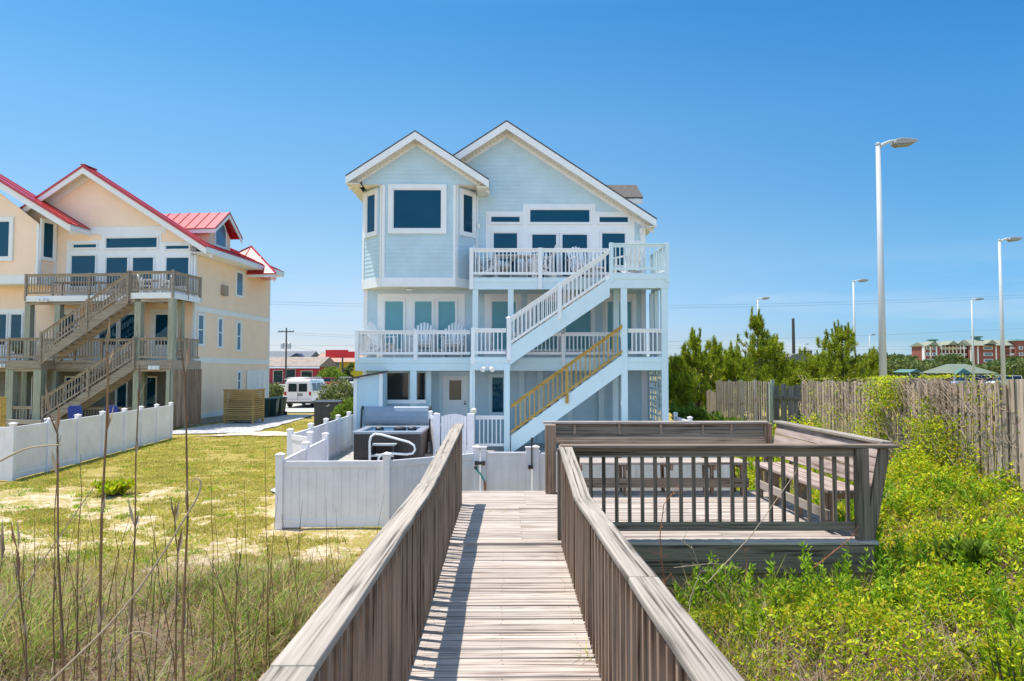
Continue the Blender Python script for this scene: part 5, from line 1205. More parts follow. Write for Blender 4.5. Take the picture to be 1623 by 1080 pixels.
mg = mat('dark_green_bin', (.008, .045, .042), .45, var=.2); mb2 = mat('teal_lid_bin', (.01, .06, .09), .45, var=.2)
GB = 'wheeled bins beside the yellow house'
b0 = bin_('dark green wheeled bin nearest the timber enclosure, left of three', mg, (UX(421, 38.8), 38.8, 0), R(10), GB)
dup(b0, (UX(433, 39.4), 39.4, 0), R(5), 'dark green wheeled bin, the middle of the three', GB)
dup(b0, (UX(441.5, 40.2), 40.4, 0), R(-8), 'dark green wheeled bin, right of three, nearest the van', GB)
x0, x1 = UX(497.5, 33.2), UX(537, 33.2)
sb = thing('storage_box', 'charcoal upright storage box on the lawn in front of the van', 'storage box', ((x0+x1)/2, 33.7, 0))
zt_ = UZ(637, 33.2)
mb = MB(); mb.box(x0+.02, x1-.02, 33.24, 34.1, 0.02, zt_-.05)
for k in range(3): xx = x0+.02+(x1-x0-.04)*k/3; mb.box(xx+.02, xx+(x1-x0)/3-.03, 33.225, 33.239, .1, zt_-.12)
part('body', mb, M['charcoal'], sb, True, bevel=.01)
mb = MB(); mb.prism([(33.18, zt_-.06), (34.15, zt_-.0), (34.15, zt_+.06), (33.18, zt_+.0)], 'x', x0, x1); part('lid', mb, M['charcoal'], sb, True, bevel=.01)
mb = MB(); c = U(520, 643, 33.2); mb.beam((c.x-.08, 33.19, c.z-.04), (c.x+.08, 33.19, c.z+.04), .02, .05); part('clasp', mb, M['metal'], sb, True)
# ------------------------------------------------------------------ vehicles
def wheel(parent, x, y, r=.34, w_=.2):
    s_ = 1 if x > 0 else -1
    mb = MB(); pr = [(r*.62, -w_/2), (r*.95, -w_/2), (r, -w_/2+.03), (r, w_/2-.03), (r*.95, w_/2), (r*.62, w_/2)]
    mb.lathe((0, 0, 0), pr, 20); mb.v = [(x+z, y+a, r+b) for a, b, z in mb.v]; wh = part('wheel', mb, M['rubber'], parent)
    mb = MB(); mb.lathe((0, 0, 0), [(r*.6, -w_/2-.005), (r*.6, w_/2+.005), (r*.2, w_/2+.015)], 12); mb.v = [(x+z*s_, y+a, r+b) for a, b, z in mb.v]; part('rim', mb, M['metal'], wh)
def loft(mb, secs):                                   # secs: list of (y, [(x,z)...]) same count, closed rings
    n = len(secs[0][1]); o = len(mb.v)
    for y, P in secs: mb.v += [(x, y, z) for x, z in P]
    for i in range(len(secs)-1):
        for k in range(n): mb.f.append((o+i*n+k, o+i*n+(k+1)%n, o+(i+1)*n+(k+1)%n, o+(i+1)*n+k))
    mb.f.append(tuple(o+k for k in reversed(range(n)))); mb.f.append(tuple(o+(len(secs)-1)*n+k for k in range(n)))
wp = mat('white_car_paint', (.78, .79, .80), .25, coat=.6)
tglass = glassmat('tinted_car_glass', (.012, .016, .02), rough=.05)
red_l = mat('red_lens', (.35, .01, .015), .2)
def van():
    t = thing('parked_van', 'white full-size van with roof rack and dark rear windows, parked beyond the bins', 'van', (UX(470, 47.8)+.1, 47.8, .06), 0)
    mb = MB()
    def ring(hw, zb_, zt_, hr, zs): return [(-hw+.06, zb_), (hw-.06, zb_), (hw, zb_+.2), (hw, zs), (hr+.07, zt_-.18), (hr-.05, zt_), (-hr+.05, zt_), (-hr-.07, zt_-.18), (-hw, zs), (-hw, zb_+.2)]
    loft(mb, [(0, ring(.93, .5, 1.84, .76, 1.15)), (.08, ring(.97, .4, 1.95, .80, 1.15)), (3.6, ring(.99, .4, 1.97, .82, 1.15)), (4.3, ring(.97, .4, 1.35, .85, 1.12)), (5.0, ring(.93, .4, 1.15, .82, 1.0)), (5.15, ring(.85, .5, 1.0, .7, .9))])
    part('body', mb, wp, t, bevel=.02)
    for s_ in (-1, 1):
        mb = MB(); xa_, xb2 = (.06, .66) if s_ > 0 else (-.66, -.06)
        mb.add([(xa_+(.0), .03, 1.14), (xb2, .03, 1.14), (xb2-(.03 if s_ > 0 else -.0), .012+.0, 1.66), (xa_+(.0 if s_ > 0 else .03), .012, 1.66)], [(0,1,2,3)])
        mb.v = [(x, -.012 if z < 1.2 else -.008+(z-1.14)*.02, z) for x, y, z in mb.v]; mb.prism([(xa_-.0, 1.12), (xb2+.0, 1.12), (xb2-.02, 1.68), (xa_+.02, 1.68)], 'y', -.012, .02); part('rear_window', mb, tglass, t)
        mb = MB(); mb.box(s_*.86-.075, s_*.86+.075, -.02, .06, .86, 1.12); part('tail_light', mb, red_l, t, bevel=.01)
        mb = MB()
        for y0, y1 in ((.35, 1.35), (1.5, 2.5), (2.65, 3.45)):
            x = s_*.995; mb.add([(x, y0, 1.17), (x, y1, 1.17), (s_*.905, y1-(.35 if y1 > 3 else .04), 1.70), (s_*.905, y0+.04, 1.70)], [(0,1,2,3)])
        part('side_window', mb, tglass, t)
    mb = MB(); mb.box(-.006, .006, -.014, .0, .55, 1.75); part('door_seam', mb, M['black'], t)
    mb = MB(); mb.box(-.97, .97, -.14, .06, .42, .55); part('bumper', mb, M['metal'], t, bevel=.03)
    mb = MB(); mb.box(-.97, .97, -.10, 4.9, .30, .41); part('chassis', mb, M['black'], t)
    mb = MB(); mb.box(.02, .34, -.03, -.012, .83, .99); part('number_plate', mb, mat('dark_plate', (.05, .06, .08), .5), t)
    mb = MB(); mb.box(.08, .28, -.034, -.03, .88, .94); part('plate_characters', mb, M['metal'], t)
    mb = MB()
    for y in (.5, 1.6, 2.7): mb.tube([(-.84, y, 1.93), (-.84, y, 2.08), (.84, y, 2.08), (.84, y, 1.93)], .025, 6)
    for x in (-.84, .84): mb.tube([(x, .3, 2.08), (x, 3.0, 2.08)], .022, 6)
    mb.tube([(-.95, .0, 1.98), (-.6, .3, 2.0), (.75, .35, 2.1), (.8, 2.8, 2.1)], .03, 6)
    part('roof_rack', mb, M['metal'], t)
    for x in (-.82, .82):
        for y in (.95, 4.25): wheel(t, x, y, .37, .22)
    for s_ in (-1, 1): mb = MB(); mb.box(s_*1.02-.1*(s_ < 0), s_*1.02+.1*(s_ > 0), 3.5, 3.58, 1.2, 1.42); part('mirror', mb, M['black'], t)
    return t
van()
def car(label, colr, loc, rz, group, suv=False, name='parked_car'):
    t = thing(name, label, 'car', loc, rz, group); m = mat('car_paint', colr, .25, coat=.6) if not isinstance(colr, bpy.types.Material) else colr
    H_ = 1.72 if suv else 1.42; mb = MB()
    def ring(hw, zb_, zt_): return [(-hw+.08, zb_), (hw-.08, zb_), (hw, zb_+.18), (hw, zt_-.12), (hw-.1, zt_), (-hw+.1, zt_), (-hw, zt_-.12), (-hw, zb_+.18)]
    bz_ = 1.0 if suv else .88
    loft(mb, [(-2.3, ring(.78, .4, .75)), (-2.15, ring(.88, .28, bz_-.05)), (-1.2, ring(.9, .26, bz_)), (1.0, ring(.9, .26, bz_)), (2.0, ring(.87, .28, bz_-.12)), (2.3, ring(.76, .36, .66))]); part('body', mb, m, t, bevel=.02)
    mb = MB(); yb = -2.1 if suv else -1.7
    loft(mb, [(yb, [(-.80, bz_-.02), (.80, bz_-.02), (.72, bz_+.1), (-.72, bz_+.1)]), (yb+.35, [(-.84, bz_-.02), (.84, bz_-.02), (.64, H_-.03), (-.64, H_-.03)]), (.25, [(-.84, bz_-.02), (.84, bz_-.02), (.64, H_-.03), (-.64, H_-.03)]), (1.15, [(-.80, bz_-.02), (.80, bz_-.02), (.74, bz_+.04), (-.74, bz_+.04)])]); part('windows', mb, tglass, t)
    mb = MB(); mb.box(-.66, .66, yb+.3, .3, H_-.035, H_+.02)
    for y in (yb+.25, -.6, .35):
        for s_ in (-1, 1): mb.beam((s_*.855, y+(0.35 if y > 0 else -.05), bz_), (s_*.655, y, H_), .05, .06, (0, 1, 0))
    part('roof', mb, m, t, bevel=.02)
    for x in (-.8, .8):
        for y in (-1.4, 1.4): wheel(t, x, y, .33, .2)
    for s_ in (-1, 1):
        mb = MB(); mb.box(s_*.66-.13, s_*.66+.13, -2.32, -2.2, .68, .82); part('tail_light', mb, red_l, t)
        mb = MB(); mb.box(s_*.62-.14, s_*.62+.14, 2.2, 2.31, .56, .68); part('headlight', mb, M['metal'], t)
    return t
PC = 'cars parked in the car park beyond the picket fence'
dk_b = mat('dark_blue_car_paint', (.02, .03, .06), .2, coat=.6); wh_ = wp; si = mat('silver_car_paint', (.36, .40, .44), .3, metal=.5, coat=.5)
def pc(base, px, d, rz, label, **k): return dup(base, (UX(px, d), d, .065), R(rz), label, PC)
suvD = car('dark blue SUV beyond the fence, left of the tall lamp pole', dk_b, (UX(1394, 104), 104, .065), R(88), PC, True)
pc(suvD, 1412, 112, 92, 'dark SUV right beside the tall lamp pole, its roof above the fence')
pc(suvD, 1444, 108, 94, 'dark blue car under the low green canopy in the car park')
suvW = car('white SUV at the far right of the car park', wh_, (UX(1592, 98), 98, .065), R(86), PC, True)
pc(suvW, 1568, 110, 90, 'white car partly hidden left of the second lamp pole')
pc(suvW, 1638, 100, 90, 'white car cut off by the right edge of the photo')
carS = car('silver car in the car park, below the green-roofed pavilion', si, (UX(1530, 99), 99, .065), R(88), PC, True)
pc(suvD, 1556, 103, 84, 'black car between the silver and white ones in the car park')
red = mat('red_car_paint', (.45, .01, .02), .25, coat=.6)
SC = 'cars parked before the red shop'
rc = car('red car parked near the yellow house with the red sign', red, (UX(522, 99), 99, .07), R(80), SC)
dup(rc, (UX(504, 102), 102, .07), R(100), 'red car half hidden behind the white van', SC)
wc_ = car('white car parked beyond the red cars', wh_, (UX(541, 106), 106, .07), R(90), SC)
dup(wc_, (UX(558, 100), 101, .07), R(88), 'white car at the left edge of the blue house', SC)
rb = dup(rc, (UX(1237, 92), 92, .06), R(90), 'red car glimpsed between the pines above the fence', 'red cars'); 
# ------------------------------------------------------------------ lamps, poles, wires
M['lamphead2'] = mat('lamp_head_shell', (.30, .31, .31), .5)
def street_lamp(label, px, py_top, px_base, h, big=False):
    d = (h-CAMZ)/max(.01, (U(px, py_top, 1.0).z-CAMZ)); top = U(px, py_top, d)
    t = thing('street_lamp', label, 'street lamp', (top.x+ (0.0), d, 0), 0, 'grey car park lamps')
    mb = MB(); mb.tube([(0, 0, 0), (0, 0, h*.5), (0, 0, h)], [.135, .105, .072], 14); part('pole', mb, M['lampgrey'], t, smooth=True)
    mb = MB(); mb.lathe((0, 0, 0), [(.24, 0), (.24, .04), (.16, .12)], 12); part('base', mb, M['lampgrey'], t)
    mb = MB(); mb.lathe((0, 0, h-.03), [(.085, 0), (.085, .06), (.03, .1)], 12); part('pole_cap', mb, M['lampgrey'], t)
    mb = MB(); mb.tube([(.02, 0, h-.12), (.2, 0, h+.02), (.42, 0, h+.1), (.7, 0, h+.13)], .05, 8); part('arm', mb, M['lampgrey'], t, smooth=True)
    mb = MB(); P = [(.5, .0), (.55, .15), (.75, .19), (1.15, .17), (1.36, .11), (1.27, .05), (1.2, .02), (.55, -.03)]
    mb.prism([(a, h+b) for a, b in P], 'y', -.17, .17); hd = part('lamp_head', mb, M['lamphead2'], t, bevel=.03)
    mb = MB(); mb.prism([(.56, h-.032), (1.18, h+.018), (1.12, h-.04), (.62, h-.09)], 'y', -.14, .14); part('lens', mb, M['lamphead'], hd, bevel=.02)
    return t
street_lamp('tallest grey street lamp, standing just behind the picket fence', 1391.5, 229, 1403, 10.5)
street_lamp('second tallest grey street lamp, at the right edge before the brick hotel', 1584, 381, 1589, 10.5)
street_lamp('grey street lamp rising above the right-hand pine', 1352.5, 446, 1353, 10.5)
street_lamp('thin grey street lamp above the pine beside the bare utility pole', 1201, 474, 1203, 10.5)
street_lamp('thin grey street lamp in front of the brick hotel centre', 1540, 475, 1542, 10.5)
street_lamp('smallest street lamp, over the tree line left of the tallest lamp', 1378, 531, 1379, 10.5)
street_lamp('tiny far street lamp beside the cupola of the grey building', 1274, 546, 1274, 9)
def pole(px, py, d, label, r_=.15, cross=0, tr=0):
    h = UZ(py, d, px); t = thing('utility_pole', label, 'utility pole', (UX(px, d, py), d, 0), 0)
    mb = MB(); mb.tube([(0, 0, 0), (0, 0, h)], [r_, r_*.7], 10); part('pole', mb, M['darkpole'], t)
    if cross:
        mb = MB()
        mb.box(-1.2, 1.2, -.2, -.1, h-.65, h-.5)
        part('crossarm', mb, M['darkpole'], t)
        mb = MB()
        for x in (-1.1, -.6, .6, 1.1): mb.lathe((x, -.15, h-.5), [(.07, 0), (.05, .15), (.07, .2)], 6)
        part('insulators', mb, M['lampgrey'], t)
    for k in range(tr):
        mb = MB(); x = (-.5, .5, 0)[k]; mb.lathe((x, -.15, h-3.2), [(.26, 0), (.3, .05), (.3, .85), (.2, .95)], 12); part('transformer', mb, M['metal'], t)
    return t, h
p1_, hp1 = pole(454, 520, 104, 'wooden utility pole with crossarm and transformers above the red shop', cross=1, tr=2)
p2_, hp2 = pole(1257, 505, 100, 'bare dark utility pole between the two pines', r_=.28)
pole(543, 566, 120, 'short pale pole in front of the yellow shop house', r_=.2)
def wire(px0, py0, px1, py1, d0, d1, sag, label, r_=.013):
    a = U(px0, py0, d0); b = U(px1, py1, d1); P = []
    for k in range(25): t = k/24; q = a.lerp(b, t); q.z -= sag*4*t*(1-t); P.append(q)
    mb = MB(); mb.tube(P, r_, 4); tag(part('power_line', mb, M['wire'], None), label, 'power line', 'power lines across the sky')
wire(-300, 440, 1900, 452, 88, 88, 3.2, 'highest power line crossing the whole sky behind both houses')
wire(-300, 444, 1900, 456, 88, 88, 3.2, 'second power line close below the highest one')
wire(-200, 535, 1900, 505, 92, 92, 2.2, 'faint power line at mid height behind the lamps')
wire(454, 527, 1900, 540, 104, 104, 1.5, 'upper of the two low power lines from the transformer pole to the right')
wire(454, 530, 1900, 546, 104, 104, 1.5, 'lower of the two low power lines from the transformer pole to the right')
wire(454, 548, 575, 562, 104, 110, .3, 'short slanting power line from the transformer pole towards the yellow shop house')
wire(-200, 545, 454, 526, 104, 104, 1.2, 'power line reaching the transformer pole from the left')
# ------------------------------------------------------------------ red shop, grey house, yellow shop house
def bx(mb, px0, px1, d, d1, py0, py1): a, b = U(px0, py0, d), U(px1, py1, d); return mb.box(a.x, b.x, d, d1, b.z, a.z)
rs = thing('shop', 'low red shop with weathered shake roof and pale window frames, left of the blue house', 'shop', (UX(465, 125), 125, 0))
mb = MB(); a, b = UX(400, 125), UX(502, 125); mb.box(a, b, 125, 137, 0, UZ(581, 125)); part('wall', mb, mat('red_wall', (.40, .02, .035), .6, var=.1), rs, True)
mb = MB(); mb.prism([(124, UZ(582, 125)), (124, UZ(580.5, 125)), (131, UZ(566, 131)), (138, UZ(580.5, 125)), (138, UZ(582, 125))], 'x', a-.5, b+.8); part('roof', mb, mat('grey_brown_shakes', (.42, .34, .28), .95, col2=(.16, .12, .10), vscale=1.2, stretch=(1, 3, 3)), rs, True)
mb = MB(); mb.box(a-.5, b+.8, 123.9, 124.0, UZ(584, 125), UZ(581.5, 125)); part('fascia', mb, M['white'], rs, True)
for x0, x1, y0, y1 in ((434, 447, 588, 606), (454, 467, 586, 600), (478, 494, 589, 600)):
    mb = MB(); bx(mb, x0-1.5, x1+1.5, 124.9, 125.0, y0-1.5, y1+1); wf = part('window', mb, mat('pinkish_frame', (.62, .42, .38), .6), rs, True)
    mb = MB(); bx(mb, x0, x1, 124.8, 124.89, y0, y1); part('pane', mb, tglass, wf, True)
gh = thing('grey_house', 'grey-blue house roof with small dark gable, behind the red shop', 'house', (UX(465, 150), 150, 0))
mb = MB(); a, b = UX(420, 150), UX(497, 150); z = UZ(557, 152); mb.prism([(147, UZ(568, 150)), (152, z), (157, UZ(568, 150))], 'x', a, b); part('roof', mb, mat('slate_grey_roof', (.16, .17, .19), .9, var=.2), gh, True)
mb = MB(); mb.box(a+.5, b-.5, 147.8, 156, 0, UZ(568, 150)); part('wall', mb, mat('dull_grey_wall', (.25, .28, .31), .8), gh, True)
mb = MB(); c = UX(469, 146); mb.prism([(c-1.7, UZ(567, 146)), (c, UZ(560, 146)), (c+1.7, UZ(567, 146))], 'y', 146, 150); part('gable', mb, mat('dark_blue_gable', (.03, .05, .10), .7), gh, True)
ys = thing('shop_house', 'bright yellow house with tan hipped roof and red sign board, behind the parked cars', 'house', (UX(535, 140), 140, 0))
a, b = UX(503, 140), UX(575, 140)
mb = MB(); mb.box(a, b, 140, 152, 0, UZ(573, 140)); part('wall', mb, mat('bright_yellow_wall', (.70, .58, .04), .7, var=.1), ys, True)
mb = MB(); mb.prism([(139, UZ(574, 140)), (146, UZ(560, 146)), (153, UZ(574, 140))], 'x', a-.8, b+.8); part('roof', mb, mat('tan_roof', (.42, .26, .20), .9, var=.2), ys, True)
for x0, x1 in ((508, 517), (527, 537)):
    mb = MB(); bx(mb, x0-.8, x1+.8, 139.9, 140, 574, 584); wf = part('window', mb, M['white'], ys, True); mb = MB(); bx(mb, x0, x1, 139.8, 139.89, 575, 583); part('pane', mb, M['skyglass'], wf, True)
mb = MB(); bx(mb, 516, 566, 134, 134.6, 557.5, 567.5); bx(mb, 516, 551, 134.0, 134.6, 554.8, 557.4); part('sign_board', mb, mat('signal_red', (.72, .01, .02), .5), ys, True)
# white plinth house right of gap is hidden; lattice-green tree beside
# ------------------------------------------------------------------ grey building with cupola
gb = thing('park_building', 'low grey-green roofed building with small cupola, between the pines', 'building', (UX(1268, 95), 95, 0))
mb = MB(); a, b = UX(1240, 95), UX(1300, 95); mb.prism([(a, UZ(577, 95)), (a+1.5, UZ(562, 95)), (b-2.5, UZ(560, 95)), (b, UZ(577, 95))], 'y', 95, 105); part('roof', mb, mat('moss_grey_roof', (.16, .17, .14), .9, var=.15), gb, True)
mb = MB(); mb.box(a+.4, b-.4, 95.6, 104, 0, UZ(577, 95)); part('wall', mb, mat('slate_wall', (.10, .12, .14), .8), gb, True)
mb = MB(); c = UX(1281, 96); z = UZ(561, 96); mb.box(c-.6, c+.6, 96, 97.2, z-.4, z+.45); cu = part('cupola', mb, mat('dark_cupola', (.12, .14, .16), .7), gb, True)
mb = MB(); mb.add([(c-.85,95.7,z+.45),(c+.85,95.7,z+.45),(c+.85,97.5,z+.45),(c-.85,97.5,z+.45),(c,96.6,z+.95)], [(0,1,4),(1,2,4),(2,3,4),(3,0,4),(3,2,1,0)]); part('cupola_roof', mb, mat('cupola_tiles', (.20, .22, .24), .8), cu, True)
# pavilion + canopy
pv = thing('pavilion', 'pavilion with hipped grey-green roof before the brick hotel', 'pavilion', (UX(1542, 120), 120, 0))
gr = mat('green_grey_metal_roof', (.15, .18, .13), .7, var=.12); tl = mat('teal_trim', (.09, .20, .17), .6)
mb = MB(); a, b = UX(1505, 120), UX(1576, 120); z0_, z1__ = UZ(592, 120), UZ(577, 123); mb.add([(a,119,z0_),(b,119,z0_),(b,129,z0_),(a,129,z0_),(a+2.2,124,z1__),(b-2.4,124,z1__)], [(0,1,5,4),(1,2,5),(2,3,4,5),(3,0,4),(3,2,1,0)]); part('roof', mb, gr, pv, True)
mb = MB(); c = UX(1524, 119); mb.prism([(c-1.4, z0_-.1), (c+1.6, z0_-.1), (c, UZ(584, 119))], 'y', 118.4, 119.4); part('gable', mb, tl, pv, True)
mb = MB()
for x in (a+.5, c, b-.5):
    for y in (119.5, 128.5): mb.box(x-.12, x+.12, y-.12, y+.12, 0, z0_)
part('posts', mb, M['white'], pv, True)
cn = thing('canopy', 'low teal canopy roof above a dark car', 'canopy', (UX(1446, 114), 114, 0))
mb = MB(); a, b = UX(1436, 114), UX(1459, 114); z = UZ(588, 114); mb.prism([(a, z-.25), ((a+b)/2, z+.25), (b, z-.25)], 'y', 113, 118); part('roof', mb, tl, cn, True)
mb = MB(); mb.box(a+.1, a+.25, 113.2, 113.35, 0, z-.25); mb.box(b-.25, b-.1, 113.2, 113.35, 0, z-.25); part('posts', mb, M['white'], cn, True)
# ------------------------------------------------------------------ brick hotel
D0 = 290
hz_ = lambda py: UZ(py, D0, 1540); hx = lambda px: UX(px, D0, 560)
ho = thing('hotel', 'long four storey red brick hotel with white balconies and green roofs, far right', 'hotel', (hx(1560), D0, 0))
brick = mat('red_brick', (.27, .09, .07), .9, var=.15, vscale=.4)
mb = MB()
for a, b, y in ((1465, 1490, 0), (1490, 1540, 5), (1540, 1605, 1), (1605, 1640, -2), (1640, 1700, 4)): mb.box(hx(a), hx(b)-.02, D0+y, D0+9, 0, hz_(548 if a != 1605 else 540))
part('wall', mb, brick, ho, True)
grn = mat('sage_roof', (.25, .27, .20), .8, var=.12)
mb = MB()
for a, b, y, p0, p1_z in ((1463, 1492, -1, 549, 543), (1488, 1542, 3, 547, 541), (1538, 1608, -1, 548, 538.5), (1636, 1704, 2, 549, 540)):
    mb.prism([(D0+y, hz_(p0)), (D0+y+4, hz_(p1_z)), (D0+y+6, hz_(p1_z)), (D0+10.5, hz_(p0))], 'x', hx(a), hx(b))
for c, p in ((1476, 541), (1507, 540), (1519, 541), (1568, 538.5), (1655, 540)):
    mb.prism([(hx(c-9), hz_(p+7)), (hx(c), hz_(p+.5)), (hx(c+9), hz_(p+7))], 'y', D0-2.0, D0+5)
part('roof', mb, grn, ho, True)
mb = MB(); mb.add([(hx(1602),D0-3,hz_(541)),(hx(1642),D0-3,hz_(541)),(hx(1642),D0+10,hz_(541)),(hx(1602),D0+10,hz_(541)),(hx(1622),D0+4,hz_(536.5))], [(0,1,4),(1,2,4),(2,3,4),(3,0,4),(3,2,1,0)]); part('tower_roof', mb, tl, ho, True)
for c, p in ((1487.5, 544), (1559, 539)):
    mb = MB(); x = hx(c); z = hz_(p); mb.box(x-1, x+1, D0+3, D0+5, z-1.5, z+1.2); mb.box(x-1.6, x+1.6, D0+2.4, D0+5.6, z+1.2, z+1.7); part('cupola', mb, tl, ho, True)
mb = MB()
for p in (552.5, 562.5, 572.5):
    for x0, x1, y in ((1492, 1539, 4.2), (1598, 1606, .5)):
        mb.box(hx(x0), hx(x1), D0+y-1.6, D0+y+.7, hz_(p+1.0), hz_(p+.2)); mb.box(hx(x0), hx(x1), D0+y-1.6, D0+y-1.5, hz_(p-1.6), hz_(p-2.2))
        k = 0
        while x0+k*.55 < x1: mb.box(hx(x0+k*.55), hx(x0+k*.55)+.06, D0+y-1.58, D0+y-1.5, hz_(p+.2), hz_(p-2)); k += 1
for px in range(1492, 1541, 6): mb.box(hx(px), hx(px)+.35, D0+2.4, D0+2.8, 0, hz_(547))
part('balconies', mb, M['white'], ho, True)
wins = [(1469, 1473), (1478, 1483), (1562, 1575), (1610, 1615), (1626, 1631)]+[(1495+6*k, 1498+6*k) for k in range(7)]
for a, b in wins:
    y = D0+5 if 1490 < a < 1540 else (D0+1 if 1540 <= a < 1605 else (D0-2 if a > 1604 else D0))
    for p in (551, 561, 571, 581):
        mb = MB(); mb.box(hx(a)-.2, hx(b)+.2, y-.12, y-.02, hz_(p+3.2), hz_(p-1.6)); wf = part('window', mb, M['white'], ho, True)
        mb = MB(); mb.box(hx(a)+.1, hx(b)-.1, y-.16, y-.125, hz_(p+2.6), hz_(p-1.0)); part('pane', mb, M['skyglass'], wf, True)
mb = MB()
for px in (1465, 1474.5, 1484, 1541, 1552, 1581, 1604): mb.box(hx(px)-.25, hx(px)+.25, D0-.3 if px < 1490 else D0+.7, D0+1.2, 0, hz_(549))
part('corner_trim', mb, M['white'], ho, True)
# ------------------------------------------------------------------ old wooden fences on the right
def TZ(y): return CAMZ - 21.5/1082*np.asarray(y, float)
def pickets(f, line, y0, y1, pitch, wd, m, top, jit=.02, name='pickets', both=False, run='y', hmin=1.8, post_every=2.4, thick=.018):
    y = y0
    while y < y1-.01:                                # one bay of pickets per part
        ye = min(y+post_every, y1); mb = MB(); q = y
        a, b = line(y), line(ye); d = (Vector((b[0], b[1], 0))-Vector((a[0], a[1], 0))).normalized(); nn = Vector((-d.y, d.x, 0))
        while q < ye-.001:
            c = line(q); zt_ = top(c)+random.uniform(-jit, jit); zb_ = Hf(c[0], c[1])-.1; w2 = wd*random.uniform(.85, 1.08); tl_ = random.uniform(-.012, .012)
            C = Vector((c[0], c[1], 0))+nn*(.035 if (both and int(q/pitch) % 2) else 0)
            mb.beam(C+Vector((0, 0, zb_)), C+d*tl_*2+Vector((0, 0, zt_)), thick, w2, d); q += pitch
        part(name, mb, m, f, True)
        mb = MB()
        for hh_ in (.35, 1.35):
            A = Vector((a[0], a[1], Hf(*a)+hh_))+nn*-.045; B = Vector((b[0], b[1], Hf(*b)+hh_))+nn*-.045; mb.beam(A, B, .04, .09)
        part('rail', mb, m, f, True)
        mb = MB(); e = nn*-.10; zt_ = top(a)-.02; mb.box(a[0]+e.x-.05, a[0]+e.x+.05, a[1]+e.y-.05, a[1]+e.y+.05, Hf(*a)-.1, zt_+.07); part('post', mb, M['green_wood'], f, True)
        y = ye
pk_ = thing('picket_fence', 'long weathered grey picket fence overgrown with vines, running out of the right edge', 'fence', (9, 14, 0))
pickets(pk_, lambda y: (float(FX(y)), y), 8.2, 19.7, .098, .128, M['fence_wood'], lambda c: float(TZ(c[1])), jit=.05, both=True)
pw_ = thing('board_fence', 'short run of dark wide fence boards between the two picket fences', 'fence', (8.2, 20, 0))
pickets(pw_, lambda x: (x, 20.0), UX(1219, 20), UX(1277, 20), .205, .165, M['shade_fence'], lambda c: CAMZ-.46, jit=.06)
ps_ = thing('picket_fence', 'pale sunlit picket fence along the side yard, left of the dark boards', 'fence', (8.4, 25, 0))
xs0 = UX(1218, 20.2)
pickets(ps_, lambda y: (xs0+.152*(y-20.2), y), 20.2, 30.2, .16, .10, M['fence_wood'], lambda c: CAMZ-20/1082*c[1], both=True, jit=.006)
pl_ = thing('picket_fence', 'lower far stretch of picket fence half hidden by the pines', 'fence', (10, 34, 0))
pickets(pl_, lambda y: (xs0+.152*(y-20.2), y), 30.4, 50, .2, .13, M['fence_wood'], lambda c: 1.72, jit=.03)
# ------------------------------------------------------------------ pines
def pine(label, px, py, d, wpx, seed, group='japanese style pines behind the fences', lean_=0.0, low=.12, nb=1.0):
    g_ = np.random.default_rng(seed); top = U(px, py, d); h = top.z-Hf(top.x, d); r = wpx*d/1082/2
    t = thing('pine_tree', label, 'pine tree', (top.x, d, 0), 0, group)
    tr = [(0, 0, 0), (.15*lean_+.1, .05, h*.3), (.05+.2*lean_, -.05, h*.6), (0, 0, h*.93)]
    mb = MB(); mb.tube(tr, [.11+h*.012, .10, .06, .015], 8); nl = max(10, int(26*nb))
    C = []; Dv = []
    for i in range(int(nl*2.4)):
        u_ = g_.uniform(low, .97); z = h*u_; a = g_.uniform(0, 2*math.pi); prof = min(1.08, (1-u_)**.75*1.55)*g_.uniform(.8, 1.1)
        ln = r*prof*g_.uniform(.35, 1.12)
        c0 = np.array([0, 0, z]); rise = g_.uniform(.1, .5)*ln
        p1 = c0+np.array([math.cos(a)*ln, math.sin(a)*ln, rise+.0]); mid = (c0+p1)/2+np.array([0, 0, -.08*ln])
        mb.tube([c0, mid, p1], [.035, .022, .01], 5, False)
        k = max(3, int(ln/.17))
        for j in range(k):
            s = .25+.75*(j+g_.random())/k; p = c0*(1-s)**2+2*mid*s*(1-s)+p1*s*s
            C.append(p+g_.normal(size=3)*[.14, .14, .08]); v = np.array([math.cos(a)*.5, math.sin(a)*.5, .9])+g_.normal(size=3)*.25; Dv.append(v)
        for j in range(3): C.append(p1+g_.normal(size=3)*.04+[0, 0, .11*j]); Dv.append(np.array([.0, .0, 1.])+g_.normal(size=3)*.08)
    for j in range(9): C.append(np.array([g_.normal()*.05, g_.normal()*.05, h*.88+h*.12*j/8-.05])); Dv.append(np.array([0, 0, 1.])+g_.normal(size=3)*.1)
    part('trunk', mb, M['bark'], t)
    for c_ in list(C)[::14]:                           # upright candles
        for j in range(5): C.append(np.asarray(c_)+g_.normal(size=3)*.012+[0, 0, .12+.085*j]); Dv.append(np.array([0, 0, 2.2])+g_.normal(size=3)*.05)
    C = np.array(C); Dv = np.array(Dv); cand = (np.linalg.norm(Dv, axis=1) > 2).astype(float); Dv = unit(Dv); m = 34; n = len(C); cd_ = np.repeat(cand, m)[:, None]
    base = np.repeat(C, m, 0)+np.repeat(Dv, m, 0)*g_.uniform(-.10, .16, (n*m, 1))*(1-.6*cd_); dirs = unit(np.repeat(Dv, m, 0)*.8+g_.normal(size=(n*m, 3))*(.58-.36*cd_))
    L_ = g_.uniform(.13, .26, (n*m, 1)); Sv = unit(np.cross(dirs, g_.normal(size=(n*m, 3))))
    v = np.stack([base-Sv*.016, base+Sv*.016, base+dirs*L_], 1).reshape(-1, 3)
    npmesh('crown', v, 3, M['pine'], t)
    return t
